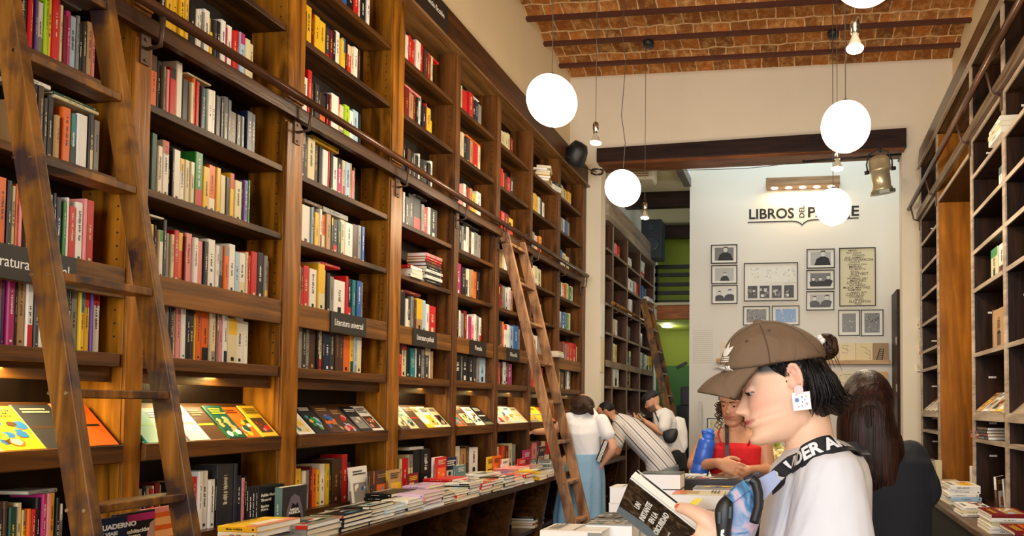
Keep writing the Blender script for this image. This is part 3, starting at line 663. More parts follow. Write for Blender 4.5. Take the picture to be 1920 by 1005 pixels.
# ------------------------------------------------------------------ ladders
def ladder(name_label, yn, yf, foot, top, zt, wd, th, treads, mats, tw=.10):
    """foot and top: X of the front edge at z=0 and at z=zt"""
    t = thing('rolling_ladder', name_label, 'ladder', (foot, (yn+yf)/2, 0))
    fx = lambda z: foot+(top-foot)*z/zt
    for y, s in ((yn, 1), (yf, -1)):
        o = MB().hexa([(foot-wd, y, 0), (foot, y, 0), (foot, y+s*th, 0), (foot-wd, y+s*th, 0)] if s > 0 else [(foot-wd, y-th, 0), (foot, y-th, 0), (foot, y, 0), (foot-wd, y, 0)],
                      [(top-wd, y, zt), (top, y, zt), (top, y+s*th, zt), (top-wd, y+s*th, zt)] if s > 0 else [(top-wd, y-th, zt), (top, y-th, zt), (top, y, zt), (top-wd, y, zt)]).build('stile', mats, t, .004)
        sc = MB()
        for z in treads:
            for dx in (-.018, -.072): sc.tube([(fx(z)+dx, y-s*.0015, z-.012), (fx(z)+dx, y+s*.001, z-.012)], .0055, 8)
        sc.build('screw_heads', CHROME, o)
    for z in treads:
        x = fx(z); MB().box(x-tw+.012, x-.004, yn+th, yf-th, z-.026, z).build('tread', mats, t, .003)
    for y in (yn+th/2, yf-th/2):
        hk = MB().tube([(top-.03, y, zt-.05), (top-.05, y, zt+.05), (-2.39, y, zt+.07), (-2.405, y, 2.94)], .008, 6)
        hk.build('rail_hook', METAL_D, t)
    return t
# near ladder: solve from the pixels of its front edges
def edge(px0, py0, px1, py1, Y):
    p, q = at(px0, py0, Y=Y), at(px1, py1, Y=Y); s_ = (p.x-q.x)/(p.z-q.z); return p.x-s_*p.z, s_
Yn, Yf = 1.62, 1.905
fn, sn = edge(25.5, 0, 182, 1005, Yn); ff, sf = edge(199, 0, 358, 1005, Yf)
tz = [at(p[0], p[1], Y=Yn).z for p in ((47, 85), (75, 285), (106, 506), (141, 729), (176, 950))]
print('near ladder', fn, sn, ff, sf, tz)
f_, s_ = (fn+ff)/2, (sn+sf)/2
ladder('near wooden ladder leaning on the rail at the left edge', Yn, Yf+.03, f_, f_+s_*2.84, 2.84, .078, .026, tz+[tz[-1]-.32, tz[-1]-.62, tz[0]+.32], W_LA)
Yn, Yf = 5.08, 5.40
fn, sn = edge(945, 390, 1083.5, 985, Yn); ff, sf = edge(970, 409, 1101.6, 972, Yf)
tz = [at(p[0], p[1], Y=Yn).z for p in ((959, 452), (976.6, 525.6), (994, 600.7), (1012.5, 675.7), (1030.6, 750.7), (1048, 827.5), (1065, 905), (1085, 979))]
print('far ladder', fn, sn, ff, sf, tz)
f_, s_ = (fn+ff)/2, (sn+sf)/2
ladder('pale worn wooden ladder leaning on the rail beside the bent woman in a blue skirt', Yn, Yf+.03, f_, f_+s_*2.86, 2.86, .083, .028, tz+[.03], W_LB)

# ------------------------------------------------------------------ lamps
GLOBE = plain('opal_glass_glow', '#fff3dc', .3, emit=3.2)
CORD = plain('grey_cord', '#5b5148', .6)
def globe(px, py, r, Y, lab, wav=0):
    p = at(px, py, Y=Y); t = thing('globe_lamp', lab, 'lamp', p, 'globe pendant lamps')
    MB().ball(p, r, 32).build('glass_globe', GLOBE, t)
    MB().lathe([(.004, .02), (.012, .018), (.034, 0), (.036, -.012)], p+Vector((0, 0, r-.0)), 20).build('cap', METAL_D, t)
    pts = [p+Vector((0, 0, r))]; n = 8 if wav else 1
    for k in range(1, n+1): pts.append(Vector((p.x+wav*sin(k*2.1)*.02*(k < n), p.y, p.z+r+(CEIL_Z-.005-p.z-r)*k/n)))
    MB().tube(pts, .0032, 6).build('cord', CORD, t)
    point('globe_light', p-Vector((0, 0, r+.03)), 40, (1, .84, .60), .14)
globe(1035, 189, .15, 3.70, 'glowing white globe lamp hanging nearest the left wall')
globe(1168, 353, .15, 5.19, 'glowing white globe lamp on a wavy cord, left part of the lintel', 1)
globe(1585.5, 238, .15, 3.87, 'glowing white globe lamp in front of the right end of the lintel')
globe(1562, 388, .15, 5.30, 'glowing white globe lamp covering part of the wall lettering')
p_ = at(1624, -66, Y=2.55); globe(1624, -66, .15, 2.55, 'glowing white globe lamp cut off by the top edge of the photo')
BULB = plain('bulb_glow', '#ffe9b8', emit=22)
def bulb(px, py, Y, lab, tgt, pw=25, lit=True):
    p = at(px, py, Y=Y); t = thing('pendant_spot_lamp', lab, 'lamp', p, 'bare reflector bulbs on cords')
    MB().lathe([(.006, .135), (.016, .13), (.022, .12), (.022, .075), (.0185, .07), (.0185, .045)], p, 16).build('socket', CHROME, t)
    MB().lathe([(.016, .045), (.018, .03), (.036, -.012), (.041, -.022)], p, 20).build('reflector', plain('bulb_glass', '#d8d4c8', .15, .6), t)
    MB().lathe([(.041, -.022), (.038, -.03), (.02, -.036), (.002, -.037)], p, 20).build('bulb_face', BULB, t)
    MB().tube([p+Vector((0, 0, .13)), (p.x, p.y, CEIL_Z-.005)], .0026, 6).build('cord', CORD, t)
    spot('spot_lamp_light', p-Vector((0, 0, .045)), p+Vector(tgt), pw, (1, .85, .6), 110, .8)
bulb(1117, 262, 4.6, 'bare reflector bulb hanging between the two left globe lamps', (-.5, .3, -2), 30)
bulb(1209, 404, 6.2, 'bare lit bulb hanging in front of the big black loudspeaker', (-.2, .2, -2), 25)
bulb(1603, 82, 3.0, 'bare lit bulb glowing in front of the brick vaults', (.4, .3, -2), 30)
bulb(1570, 310, 4.6, 'bare lit bulb between the two right globe lamps', (.3, .3, -2), 25)
for px, py, lab in ((1216, 80, 'small dark ceiling box holding the cords left of centre'), (1562, 62, 'small dark ceiling box holding the cords of the right lamps')):
    p = at(px, py, Z=CEIL_Z-.015)
    tag(MB().lathe([(.02, -.05), (.055, -.045), (.06, -.01), (.06, 0)], (p.x, p.y, CEIL_Z-.012), 18).build('cord_box', BLACK), lab, 'ceiling box', 'ceiling boxes')

# black floodlight speaker clamped on the cornice
p = at(1082, 287, Y=6.6)
t = thing('wall_spotlight', 'black rounded spotlight clamped to the end of the left cornice', 'spotlight', p)
rot = Matrix.Rotation(R(35), 3, 'Y') @ Matrix.Rotation(R(20), 3, 'X')
m_ = MB(); m_.T = Matrix.Translation(p) @ rot.to_4x4()
m_.lathe([(.02, .12), (.07, .11), (.10, .05), (.115, -.03), (.12, -.10), (.112, -.115), (.10, -.118)], (0, 0, 0), 24)
m_.build('housing', BLACK, t)
m_ = MB(); m_.T = Matrix.Translation(p) @ rot.to_4x4(); m_.lathe([(.10, -.112), (.09, -.12), (.01, -.122)], (0, 0, 0), 24).box(-.03, .03, -.118, -.112, -.07, -.06); m_.build('grille', plain('dark_grille', '#2a2622', .5), t)
MB().tube([p+Vector((-.06, 0, .05)), p+Vector((-.17, 0, .06)), (-2.47, p.y, p.z+.03)], .022, 10).build('clamp_arm', BLACK, t)
# chrome stage lamp hanging under the lintel
p = at(1651, 327, Y=6.9)
t = thing('stage_lamp', 'chrome theatre spotlight hanging below the right end of the lintel', 'spotlight', p)
rot = Matrix.Rotation(R(-8), 4, 'Y') @ Matrix.Rotation(R(12), 4, 'X')
m_ = MB(); m_.T = Matrix.Translation(p) @ rot
m_.lathe([(.03, .20), (.085, .185), (.115, .14), (.115, .06), (.122, .055), (.122, .03), (.10, .025), (.10, -.13), (.115, -.15), (.115, -.17), (.10, -.172)], (0, 0, 0), 24)
m_.build('lamp_body', plain('lamp_chrome', '#cdbf9c', .3, .55, noise=.3, scale=14), t)
m_ = MB(); m_.T = Matrix.Translation(p) @ rot
m_.prism([(.14*cos(k*pi/4+.39), .14*sin(k*pi/4+.39)) for k in range(8)], 'z', -.205, -.17).lathe([(.09, -.16), (.085, -.207)], (0, 0, 0), 20); m_.build('colour_frame', plain('aged_chrome', '#8f8c78', .35, .5), t)
m_ = MB(); m_.T = Matrix.Translation(p) @ rot
m_.tube([(-.13, 0, .04), (-.135, 0, .12), (-.10, 0, .22), (0, 0, .26), (.10, 0, .22), (.135, 0, .12), (.13, 0, .04)], .009, 8)
m_.tube([(-.165, 0, .04), (-.12, 0, .04)], .02, 10).tube([(.12, 0, .04), (.165, 0, .04)], .02, 10); m_.build('yoke', BLACK, t)
a_, b_ = at(1507, 303, Y=6.9), at(1690, 289, Y=6.9)
t2 = thing('mounting_bar', 'thin black bar below the lintel carrying the chrome spotlight', 'bar', (a_+b_)/2)
MB().tube([a_, b_, b_+Vector((.01, .27, .03))], .012, 8).ball(a_, .02, 10).build('pipe', BLACK, t2)
MB().tube([p+Vector((0, 0, .24)), p+Vector((0, 0, .285))], .012, 8).build('hook', BLACK, t)
# cable loop by the left pier
c_ = at(1118, 322, Y=7.1)
cb = MB()
for k in range(3): cb.tube([c_+Vector((.07*cos(a*pi/8+k)+k*.01, .02*sin(a), .035*sin(a*pi/8+k))) for a in range(17)], .005, 5)
cb.tube([c_+Vector((-.33, -.3, .05)), c_+Vector((-.15, -.1, .03)), c_], .005, 5)
tag(cb.build('cable_coil', BLACK), 'small coil of black cable beside the left pier of the opening', 'cable')
w_ = [at(1130, 316, Y=7.15), at(1250, 320, Y=7.15), at(1400, 316, Y=7.15), at(1505, 304, Y=7.0)]
tag(MB().tube(w_, .004, 5).build('hanging_wire', CORD), 'thin wire strung under the lintel across the opening', 'cable')

# ------------------------------------------------------------------ right bookcase
XR = 1.30
ROP = [(7.22, 6.93, 6.16), (6.10, 6.10, 4.97), (4.91, 4.91, 4.21), (4.15, 4.15, 3.40), (3.34, 3.34, 2.6), (2.54, 2.54, 1.8)]
RN = ['far bay beside the white wall', 'deep bay without shelves', 'first shelved bay from the far end', 'bay cut by the right edge', 'nearer bay', 'nearest bay']
RLEV = [3.42, 3.136, 2.85, 2.568, 2.282, 1.804]
def thin_edge(s, y0, y1, z, warp=0):
    n = 6
    for k in range(n):
        ta, tb = k/n, (k+1)/n; za, zb = z-warp*sin(pi*ta), z-warp*sin(pi*tb); ya, yb = y0+(y1-y0)*ta, y0+(y1-y0)*tb
        s.hexa([(XR-.004, ya, za-.03), (XR+.006, ya, za-.03), (XR+.006, yb, zb-.03), (XR-.004, yb, zb-.03)], [(XR-.004, ya, za), (XR+.006, ya, za), (XR+.006, yb, zb), (XR-.004, yb, zb)])
for i, nm in enumerate(RN):
    y1, y0 = [(6.93, 6.16), (6.10, 4.965), (4.90, 4.205), (4.14, 3.40), (3.34, 2.60), (2.54, 1.80)][i]
    t = thing('bookcase', 'dark sparsely filled wooden bookcase unit on right wall, '+nm, 'bookcase', (1.5, (y0+y1)/2, 0), 'bookcase units along the right wall')
    side = W_OR if i == 1 else W_RT
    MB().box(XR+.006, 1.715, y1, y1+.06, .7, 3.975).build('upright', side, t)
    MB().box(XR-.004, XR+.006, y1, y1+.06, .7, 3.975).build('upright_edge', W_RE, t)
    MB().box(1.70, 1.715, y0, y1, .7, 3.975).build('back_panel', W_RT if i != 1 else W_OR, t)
    if i == 5: MB().box(XR-.004, 1.715, y0-.06, y0, .7, 3.975).build('upright', W_RT, t)
    for j, z in enumerate(RLEV):
        if i == 1 and 0 < j: continue
        if i == 1: z = 3.35
        wz = .03 if (i == 2 and j == 3) else 0
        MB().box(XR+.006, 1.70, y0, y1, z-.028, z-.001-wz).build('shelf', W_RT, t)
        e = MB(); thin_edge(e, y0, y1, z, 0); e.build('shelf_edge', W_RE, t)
    if i != 1:
        MB().prism([(XR-.002, 1.35), (XR+.17, 1.50), (XR+.18, 1.49), (XR+.01, 1.32)], 'y', y0, y1).prism([(XR-.014, 1.368), (XR, 1.368), (XR+.012, 1.32), (XR-.014, 1.31)], 'y', y0, y1).build('display_shelf', W_RE, t)
        MB().box(XR-.002, 1.70, y0, y1, 1.15, 1.176).build('shelf', W_RE, t)
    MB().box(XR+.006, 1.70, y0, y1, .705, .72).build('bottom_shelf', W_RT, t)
    for z in (1.28, 1.04, 1.62, 2.10, 3.30):
        if i != 1: MB().box(XR+.10, XR+.155, y1-.004, y1, z, z+.014).build('shelf_clip', WHITE_INK, t)
MB_ = MB().box(XR+.0, 1.715, 6.99, 7.02, .7, 3.975)
t = thing('cornice', 'dark wooden cornice board along the top of the right bookcases', 'cornice', (1.4, 4, 3.98))
MB().hexa([(1.715, 1.7, 3.985), (XR-.02, 1.7, 3.985), (XR-.02, 7.0, 3.985), (1.715, 7.0, 3.985)][::-1], [(1.715, 1.7, 4.19), (XR+.0, 1.7, 4.19), (XR+.0, 7.0, 4.19), (1.715, 7.0, 4.19)][::-1]).build('fascia', wood('right_cornice_wood', '#3a2818', '#6a4e34', 'y', rough=.25), t)
MB().box(XR-.03, XR-.005, 1.7, 7.0, 3.97, 3.985).build('moulding', W_RE, t)
t = thing('ladder_rail', 'long brown ladder rail running along the empty right bookcases', 'rail', (XR, 4.3, 3.6))
MB().tube([(XR-.10, 1.9, 3.63), (XR-.10, 7.08, 3.57)], .024, 14).build('pipe', wood('right_rail_wood', '#3c2416', '#6a4630', 'y', rough=.25), t)
MB().box(XR-.035, XR-.008, 1.9, 7.0, 3.42, 3.50).build('backing_board', wood('right_rail_board', '#4a3626', '#7c6650', 'y', rough=.35), t)
for y in (6.96, 6.13, 4.94, 4.18, 3.37):
    MB().box(XR-.014, XR-.005, y-.016, y+.016, 3.30, 3.44).tube([(XR-.012, y, 3.40), (XR-.07, y, 3.42), (XR-.10, y, 3.55)], .009, 8).build('bracket', METAL_D, t)
t = thing('display_bench', 'wooden bench ledge on the right side holding book piles and leaning books', 'bench', (1.35, 4.2, 0))
MB().box(1.01, 1.715, 1.75, 7.0, .66, .70).build('worktop', wood('right_bench_wood', '#3e2c20', '#6e5644', 'y', rough=.35), t, .004)
MB().box(1.16, 1.20, 1.8, 6.98, 0, .66).build('front_panel', plain('green_grey_panel', '#3a4238', .6), t)
# books on the right
RW = 'right bookcase '
def rrow(z, x0, x1, spec, base, where, X=None):
    fill_row(X or (XR+.03), z+.0005, x1, x0, ' '.join(spec.split()[::-1]), base, where, -1)
rrow(RLEV[3], 1853, 1884, "_1 ow8 k3", .24, 'fourth shelf down, right bookcase') if 0 else None
rrow(RLEV[4]+0, 1859, 1884, "cg12 _2 wR10", .20, 'shelf right of amber panel')
rrow(RLEV[5], 1860, 1886, "n3 a20", .27, 'lower shelf right of amber panel')
rrow(RLEV[1], 1869, 1881, "o6 r5", .14, 'upper shelf by right rail')
rrow(RLEV[2], 1872, 1882, "wG6 k4", .16, 'shelf below upper right rail')
for z, n_, nm in ((2.282, 3, 'upper'), (2.0, 4, 'middle')):
    pass
MB_l = []
def rpile(px, X, z, cols, where, Zp=None, **k): pile(X, ypx(px, X, z+.05), z, cols, name=where, **k)
rpile(1742, XR+.16, 2.282, ['w', 'c', 'w', 'w'], 'pile high in the far right bay', w=.26, d=.28, t=.03, spine='-x')
rpile(1742, XR+.16, 1.804, ['w', 'c', 'c', 'w'], 'pile low in the far right bay', w=.28, d=.3, t=.022, spine='-x')
rpile(1742, XR+.16, 2.0, ['o', 'w', 'p', 'w', 'c'], 'untidy pile in the far right bay', w=.24, d=.26, t=.026, spine='-x')
t = thing('loose_shelf', 'extra board carrying the untidy pile in the far right bay', 'shelf', (1.5, 6.5, 1.97))
MB().box(XR+.006, 1.70, 6.162, 6.928, 1.97, 1.9995).build('board', W_RE, t)
rpile(1868, XR+.10, 1.176, ['k', 'R', 'k', 'n'], 'dark pile under the right display shelf', w=.24, d=.2, t=.02, spine='-x')
rpile(1852, XR+.10, 1.176, ['r', 'w', 'R'], 'red pile under the right display shelf', w=.2, d=.2, t=.018, spine='-x')
rpile(1893, XR+.06, 3.136+.0, ['w', 'c', 'w'], 'pile on the upper shelf at the right edge', w=.26, d=.2, t=.035, spine='-x')
for k, (y, c, c2) in enumerate(((4.25, 'y', 'w'), (4.40, 'c', 'n'), (4.56, 'w', 'a'), (4.72, 'a', 'y'), (6.3, 'w', 'c'), (6.5, 'c', 'w'), (6.7, 'a', 'w'))):
    sl = R(41); uz = Vector((cos(sl), 0, sin(sl))); uy = Vector((-sin(sl), 0, cos(sl)))
    M = Matrix((Vector((0, 1, 0)), uy, uz)).transposed().to_4x4(); M.translation = Vector((XR+.004, y+.13, 1.362))+uy*.002
    book(M, .02, .2, .13, c, c2, 1, label=PAL[c][1]+' face-out book, '+ORD[k if k < 4 else k-4]+' of the '+('row right of amber panel' if k < 4 else 'row in far right bay'), group='face-out books on the right', force=True, extra='p')
# right bench piles
Z7 = .70
def rb(px, X, cols, where, **k): pile(X, ypx(px, X, .78), Z7, cols, name=where, **k)
rb(1800, 1.19, ['w', 'l', 'w', 'w', 'w'], 'white and blue pile in the middle of the right bench', w=.22, d=.30, t=.026, spine='-y')
rb(1772, 1.20, ['c', 'w', 'w', 'c'], 'cream pile at the foot of the amber panel', w=.22, d=.22, t=.025, spine='-x')
rb(1823, 1.14, ['w', 'c', 'w'], 'low white pile on the edge of the right bench', w=.18, d=.24, t=.02, spine='-y')
rb(1882, 1.17, ['w', 'w', 'c', 'w', 'R'], 'pile with dark red top at the right edge', w=.22, d=.27, t=.022, spine='-y')
rb(1925, 1.16, ['w', 's', 'w', 'R'], 'pile cut by the bottom right corner', w=.2, d=.25, t=.022, spine='-y')
def rstand(px, X, w, h, t, col, col2, lab, yaw=0, lean=0, st='p', z=Z7):
    y = ypx(px, X, z+.1)
    Mz = Matrix.Translation((X, y, z+.001)) @ Matrix.Rotation(-pi/2+yaw, 4, 'Z') @ Matrix.Rotation(lean, 4, 'Y')
    M = Mz @ Matrix(((0, 1, 0, 0), (-1, 0, 0, 0), (0, 0, 1, 0), (0, 0, 0, 1)))
    return book(M, t, h, w, col, col2, 1, label=lab, group='books standing on the right bench', force=True, extra=st, prio=3)
rstand(1866, 1.30, .15, .24, .02, 'n', 'w', 'brown and white book standing on the right bench', yaw=.9, lean=-.05)
rstand(1884, 1.33, .15, .235, .012, 'w', None, 'white book standing behind the brown and white one', yaw=.9, lean=-.08, st='z')
rstand(1897, 1.34, .15, .22, .016, 'k', 'w', 'black book with white lettering leaning on the right bench', yaw=1.0, lean=.12, st='t')
rstand(1908, 1.36, .15, .22, .016, 'w', 'k', 'white book leaning beside the black one at the right edge', yaw=1.0, lean=.15, st='z')
rstand(1818, 1.36, .05, .235, .05, 'w', None, 'tall white book standing against the amber panel edge', yaw=0, st='z')
rstand(1752, 1.24, .05, .22, .06, 'c', 'y', 'cream book standing at the far end of the right bench', yaw=.1, st='z')
rstand(1738, 1.20, .12, .20, .02, 'w', 'c', 'white book leaning at the far end of the right bench', yaw=.6, lean=.1, st='z')
rstand(1731, 1.18, .12, .21, .02, 's', 'w', 'grey book leaning at the far end of the right bench', yaw=.6, lean=.06, st='z')
# ------------------------------------------------------------------ back room
GREEN = plain('green_paint', '#7d8a22', .7, noise=.12, scale=3); GREEND = plain('dark_green_paint', '#35602a', .7, noise=.15, scale=3)
struct('wall_back_room_left', MB().box(-2.75, -2.6, 7.46, 11.6, 0, 5.6), WHITEWALL)
struct('wall_back_room_end', MB().box(-2.75, 1.9, 11.6, 11.7, 2.18, 5.6).box(-2.75, 1.9, 11.55, 11.7, 0, 2.18), GREEN)
struct('trim_1', MB().box(-2.6, -1.35, 11.5, 11.55, 0, 2.16), GREEND)
PART = plain('partition_paint', '#ece6da', .85, noise=.02, scale=2)
struct('wall_partition', MB().box(-1.518, 1.75, 8.8, 8.92, 0, 6.2), PART)
struct('wall_back_room_right', MB().box(1.36, 1.45, 7.46, 8.8, 0, 6.2), PART)
struct('ceiling_back_room', MB().box(-2.75, -1.55, 7.46, 11.7, 4.62, 4.7), plain('cream_ceiling', '#e9ddb4', .8))
for k, (y, z0) in enumerate(((9.3, 4.40), (10.9, 4.36))):
    tag(MB().box(-2.6, -1.53, y, y+.14, z0, z0+.22).build('ceiling_beam', W_DK), 'dark beam across the back room ceiling, '+('nearer of two' if k == 0 else 'further of two'), 'beam')
t = tag(MB().box(-1.60, -1.50, 7.5, 8.79, 4.50, 4.62).build('skylight_beam', plain('grey_beam', '#6d6862', .5)), 'grey beam edging the skylight at the partition corner', 'beam')
p = at(1212, 325, Y=7.95)
t = thing('air_conditioner', 'white wall air conditioner seen under the lintel beside the globe lamp', 'air conditioner', p)
MB().box(p.x-.38, p.x+.10, 7.9, 8.15, 4.30, 4.619).build('casing', plain('ac_white', '#d8d0b8', .4), t, .03)
v = MB()
for k in range(5): v.box(p.x-.34, p.x+.04, 7.893, 7.90, 4.34+k*.03, 4.352+k*.03)
v.build('louvre', plain('ac_louvre', '#8b6a40', .5), t)
# left bookcase of the back room
X2 = -2.3
ys = [7.47]+[ypx(q, X2, 2.5) for q in (1150, 1177, 1201, 1226)]
z6 = [3.33, 3.0, 2.66, 2.31, 1.97, 1.66]
BW = wood('back_room_wood', '#3a2418', '#5c3c2a', 'z'); BE_ = wood('back_room_edge', '#76604c', '#a08a74', 'z')
BAY2 = ['first', 'second', 'third', 'last']
for i in range(4):
    a, b = ys[i], ys[i+1]-.03
    t = thing('bookcase', 'cubby bookcase of the back room, '+BAY2[i]+' bay behind the left pier', 'bookcase', (X2-.12, (a+b)/2, 0), 'bookcase units of the back room')
    MB().box(X2-.28, X2-.006, b, b+.03, 0, 3.78).build('upright', BW, t)
    MB().box(X2-.006, X2, b-.01, b+.03, 0, 3.78).build('upright_edge', BE_, t)
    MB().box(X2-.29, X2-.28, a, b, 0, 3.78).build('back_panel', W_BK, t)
    for j, z in enumerate(z6):
        MB().box(X2-.28, X2-.004, a, b, z-.03, z).build('shelf', BW, t)
        MB().box(X2-.004, X2+.004, a, b, z-.03-(.05 if j == 4 else 0), z).build('shelf_edge', BE_, t)
    MB().prism([(X2, 1.25), (X2-.2, 1.42), (X2-.21, 1.40), (X2-.01, 1.23)], 'y', a, b).build('display_shelf', BW, t)
    MB().box(X2-.28, X2, a, b, .83, .87).build('bottom_shelf', BW, t)
t = thing('cornice', 'grey brown cornice of the back room bookcase', 'cornice', (X2-.1, 8.7, 3.7))
MB().box(X2-.28, X2+.02, 7.47, ys[-1]+.02, 3.66, 3.95).build('fascia', wood('grey_wood', '#786658', '#a5917e', 'y'), t, .004)
t = thing('ladder_rail', 'brown ladder rail of the back room bookcase', 'rail', (X2+.06, 8.7, 2.66))
MB().tube([(X2+.07, 7.5, 2.66), (X2+.07, ys[-1]-.2, 2.66)], .02, 10).build('pipe', W_LA, t)
for y in ys[1:4]: MB().tube([(X2, y, 2.58), (X2+.05, y, 2.58), (X2+.07, y, 2.64)], .008, 6).build('bracket', METAL_D, t)
BR = 'back room bookcase, '
def r2(lev, x0, x1, spec, base, nm): fill_row(X2-.02, z6[lev]+.0005, x0, x1, spec, base, nm)
r2(0, 1153, 1162, "p4 r4", .16, BR+'second bay top'); r2(1, 1179, 1196, "w10 s3 c5 r4", .18, BR+'third bay second shelf'); r2(1, 1203, 1212, "b5 k4 s4", .2, BR+'last bay second shelf')
r2(3, 1150, 1158, "c4 w4", .2, BR+'second bay middle'); r2(4, 1149, 1157, "w4 y4", .24, BR+'second bay sign shelf'); r2(4, 1176, 1183, "k4 s4", .2, BR+'third bay sign shelf')
r2(4, 1200, 1222, "w4 s4 k3 w4 c4 y8", .24, BR+'last bay sign shelf'); r2(3, 1176, 1182, "s4 K4", .2, BR+'third bay middle'); r2(3, 1200, 1204, "w4", .2, BR+'last bay middle')
r2(5, 1149, 1160, "w9", .26, BR+'second bay lower'); r2(5, 1176, 1182, "k3 a3", .26, BR+'third bay lower'); r2(2, 1177, 1186, "_5 w4", .25, BR+'third bay rail shelf')
pile(X2-.1, ypx(1183, X2, 3.4), z6[0], ['w']*4, w=.22, d=.16, t=.035, name='white pile in the third bay of the back room')
pile(X2-.1, ypx(1207, X2, 3.4), z6[0], ['w', 'r', 'w', 'w', 'w', 'w'], w=.26, d=.16, t=.04, name='tall white pile in the last bay of the back room')
pile(X2-.02, ypx(1213, X2, 3.0), z6[1]-.0, ['w', 'w'], w=.3, d=.2, t=.03, name='white pile jutting from the last bay of the back room', jit=.03)
for k, (y, c) in enumerate(((8.0, 'w'), (8.55, 'p'), (9.3, 'w'))):
    sl = R(42); uz = Vector((-cos(sl), 0, sin(sl))); uy = Vector((sin(sl), 0, cos(sl)))
    M = Matrix((Vector((0, -1, 0)), uy, uz)).transposed().to_4x4(); M.translation = Vector((X2-.006, y, 1.26))+uy*.002
    book(M, .02, .2, .14, c, 'k', 1, label=PAL[c][1]+' face-out book, '+ORD[k]+' on the back room display shelf', group='face-out books in the back room', extra='p')
# stacked leaflets on the pier's reveal
t = thing('poster_strip', 'narrow strip of pale posters on the side of the left pier', 'poster', (-2.31, 7.37, 1.4))
for k, c in enumerate(('#efe9dc', '#e3d6a8', '#ece4cc')):
    z = 2.62-k*.42; MB().box(-2.316, -2.312, 7.30, 7.44, z-.39, z).build('sheet', plain('sheet%d' % k if False else ['pale_sheet', 'yellow_sheet', 'cream_sheet'][k], c, .7), t)
# back room ladder
Yn, Yf = 9.0, 9.22
def lad3():
    fn, sn = edge(1211, 560, 1255, 757, 9.0)
    t = thing('rolling_ladder', 'dark wooden ladder in the back room in front of the green wall', 'ladder', (fn, 9.1, 0))
    zt = at(1211, 560, Y=9.0).z; fx = lambda z: fn+sn*z
    for y in (9.0, 9.36):
        MB().hexa([(fx(0)-.10, y, 0), (fx(0), y, 0), (fx(0), y+.03, 0), (fx(0)-.10, y+.03, 0)], [(fx(zt)-.10, y, zt), (fx(zt), y, zt), (fx(zt), y+.03, zt), (fx(zt)-.10, y+.03, zt)]).build('stile', W_LA, t)
    z = .3
    while z < zt: MB().box(fx(z)-.09, fx(z)-.003, 9.03, 9.36, z-.025, z).build('tread', W_RE, t); z += .32
lad3()
# loudspeaker on the end of that bookcase
p = at(1222, 447, Y=9.7)
t = thing('loudspeaker', 'big black loudspeaker above the end of the back room bookcase', 'loudspeaker', p)
bb = MB().box(p.x-.17, p.x+.15, p.y, p.y+.28, p.z-.31, p.z+.30).build('cabinet', plain('speaker_black', '#1c2530', .5), t, .01)
for dz, r_ in ((-.09, .115), (.17, .045)):
    MB().lathe([(r_, 0), (r_*.95, -.012), (r_*.7, .004), (r_*.25, .02), (.004, .012)][::-1], (p.x-.01, p.y-.004, p.z+dz), 24, 'y').build('driver_cone', plain('cone_grey', '#2f3a44', .35), t)
MB().box(p.x-.02, p.x+.02, p.y+.28, p.y+.5, p.z-.05, p.z+.05).build('bracket', BLACK, t)
# gallery stairs behind
t = thing('gallery_railing', 'black horizontal slats of the gallery in front of the yellow green wall', 'railing', (-2.1, 10.7, 2.8))
for py in (500, 515, 533, 549, 566):
    z = at(1250, py, Y=10.7).z; MB().box(-2.45, -1.53, 10.7, 10.76, z-.03, z+.03).build('slat', BLACK, t)
z0, z1 = at(1250, 600, Y=10.2).z, at(1250, 569, Y=10.2).z
for x in (-2.42, -1.56): MB().box(x-.02, x+.02, 10.70, 10.76, at(1250, 569, Y=10.2).z, at(1250, 500, Y=10.7).z).build('post', BLACK, t)
t = thing('gallery_beam', 'orange brown timber beam box below the gallery slats', 'beam', (-2.0, 10.2, z0))
MB().box(-2.3, -1.72, 10.2, 10.6, z0+.02, z1-.04).build('beam', wood('orange_beam_wood', '#94502a', '#c87a44', 'x'), t, .006)
MB().box(-2.35, -1.53, 10.1, 11.5, z1-.04, z1+.0).build('deck', plain('cream_deck', '#cfc39a', .6), t)
MB().box(-1.72, -1.53, 10.16, 10.6, z0+.0, z1-.04).build('end_box', PAPERW, t)
MB().box(-2.35, -1.53, 10.3, 11.5, z0-.02, z0+.02).build('soffit', plain('green_soffit', '#93a23a', .7), t)
c_ = at(1251, 606, Y=10.8)
tag(MB().lathe([(.09, 0), (.10, -.012), (.085, -.02), (.002, -.022)], (c_.x, 10.8, z0-.02), 20).build('ceiling_lamp', plain('disc_glow', '#fff6dc', emit=8)), 'small round lit lamp under the gallery beam', 'lamp')
point('disc_lamp_light', (c_.x, 10.8, z0-.12), 6, (1, .95, .75), .06)
for k, (a_, b_) in enumerate((((1258, 437), (1292, 424)), ((1268, 690), (1288, 680)))):
    tag(MB().beam(at(*a_, Y=11.2), at(*b_, Y=11.2), .05, .05).build('wall_bracket', BLACK), 'short black slanted bar on the green wall, '+('upper of two' if k == 0 else 'lower of two'), 'bar')
a_ = at(1278, 760, Y=10.4); t = thing('amplifier', 'black box standing by the dark green wall', 'box', (a_.x, 10.4, 0))
MB().box(-2.0, -1.53, 10.4, 10.7, 0, a_.z).box(a_.x-.02, -1.53, 10.4, 10.6, a_.z, a_.z+.30).build('case', BLACK, t, .01)

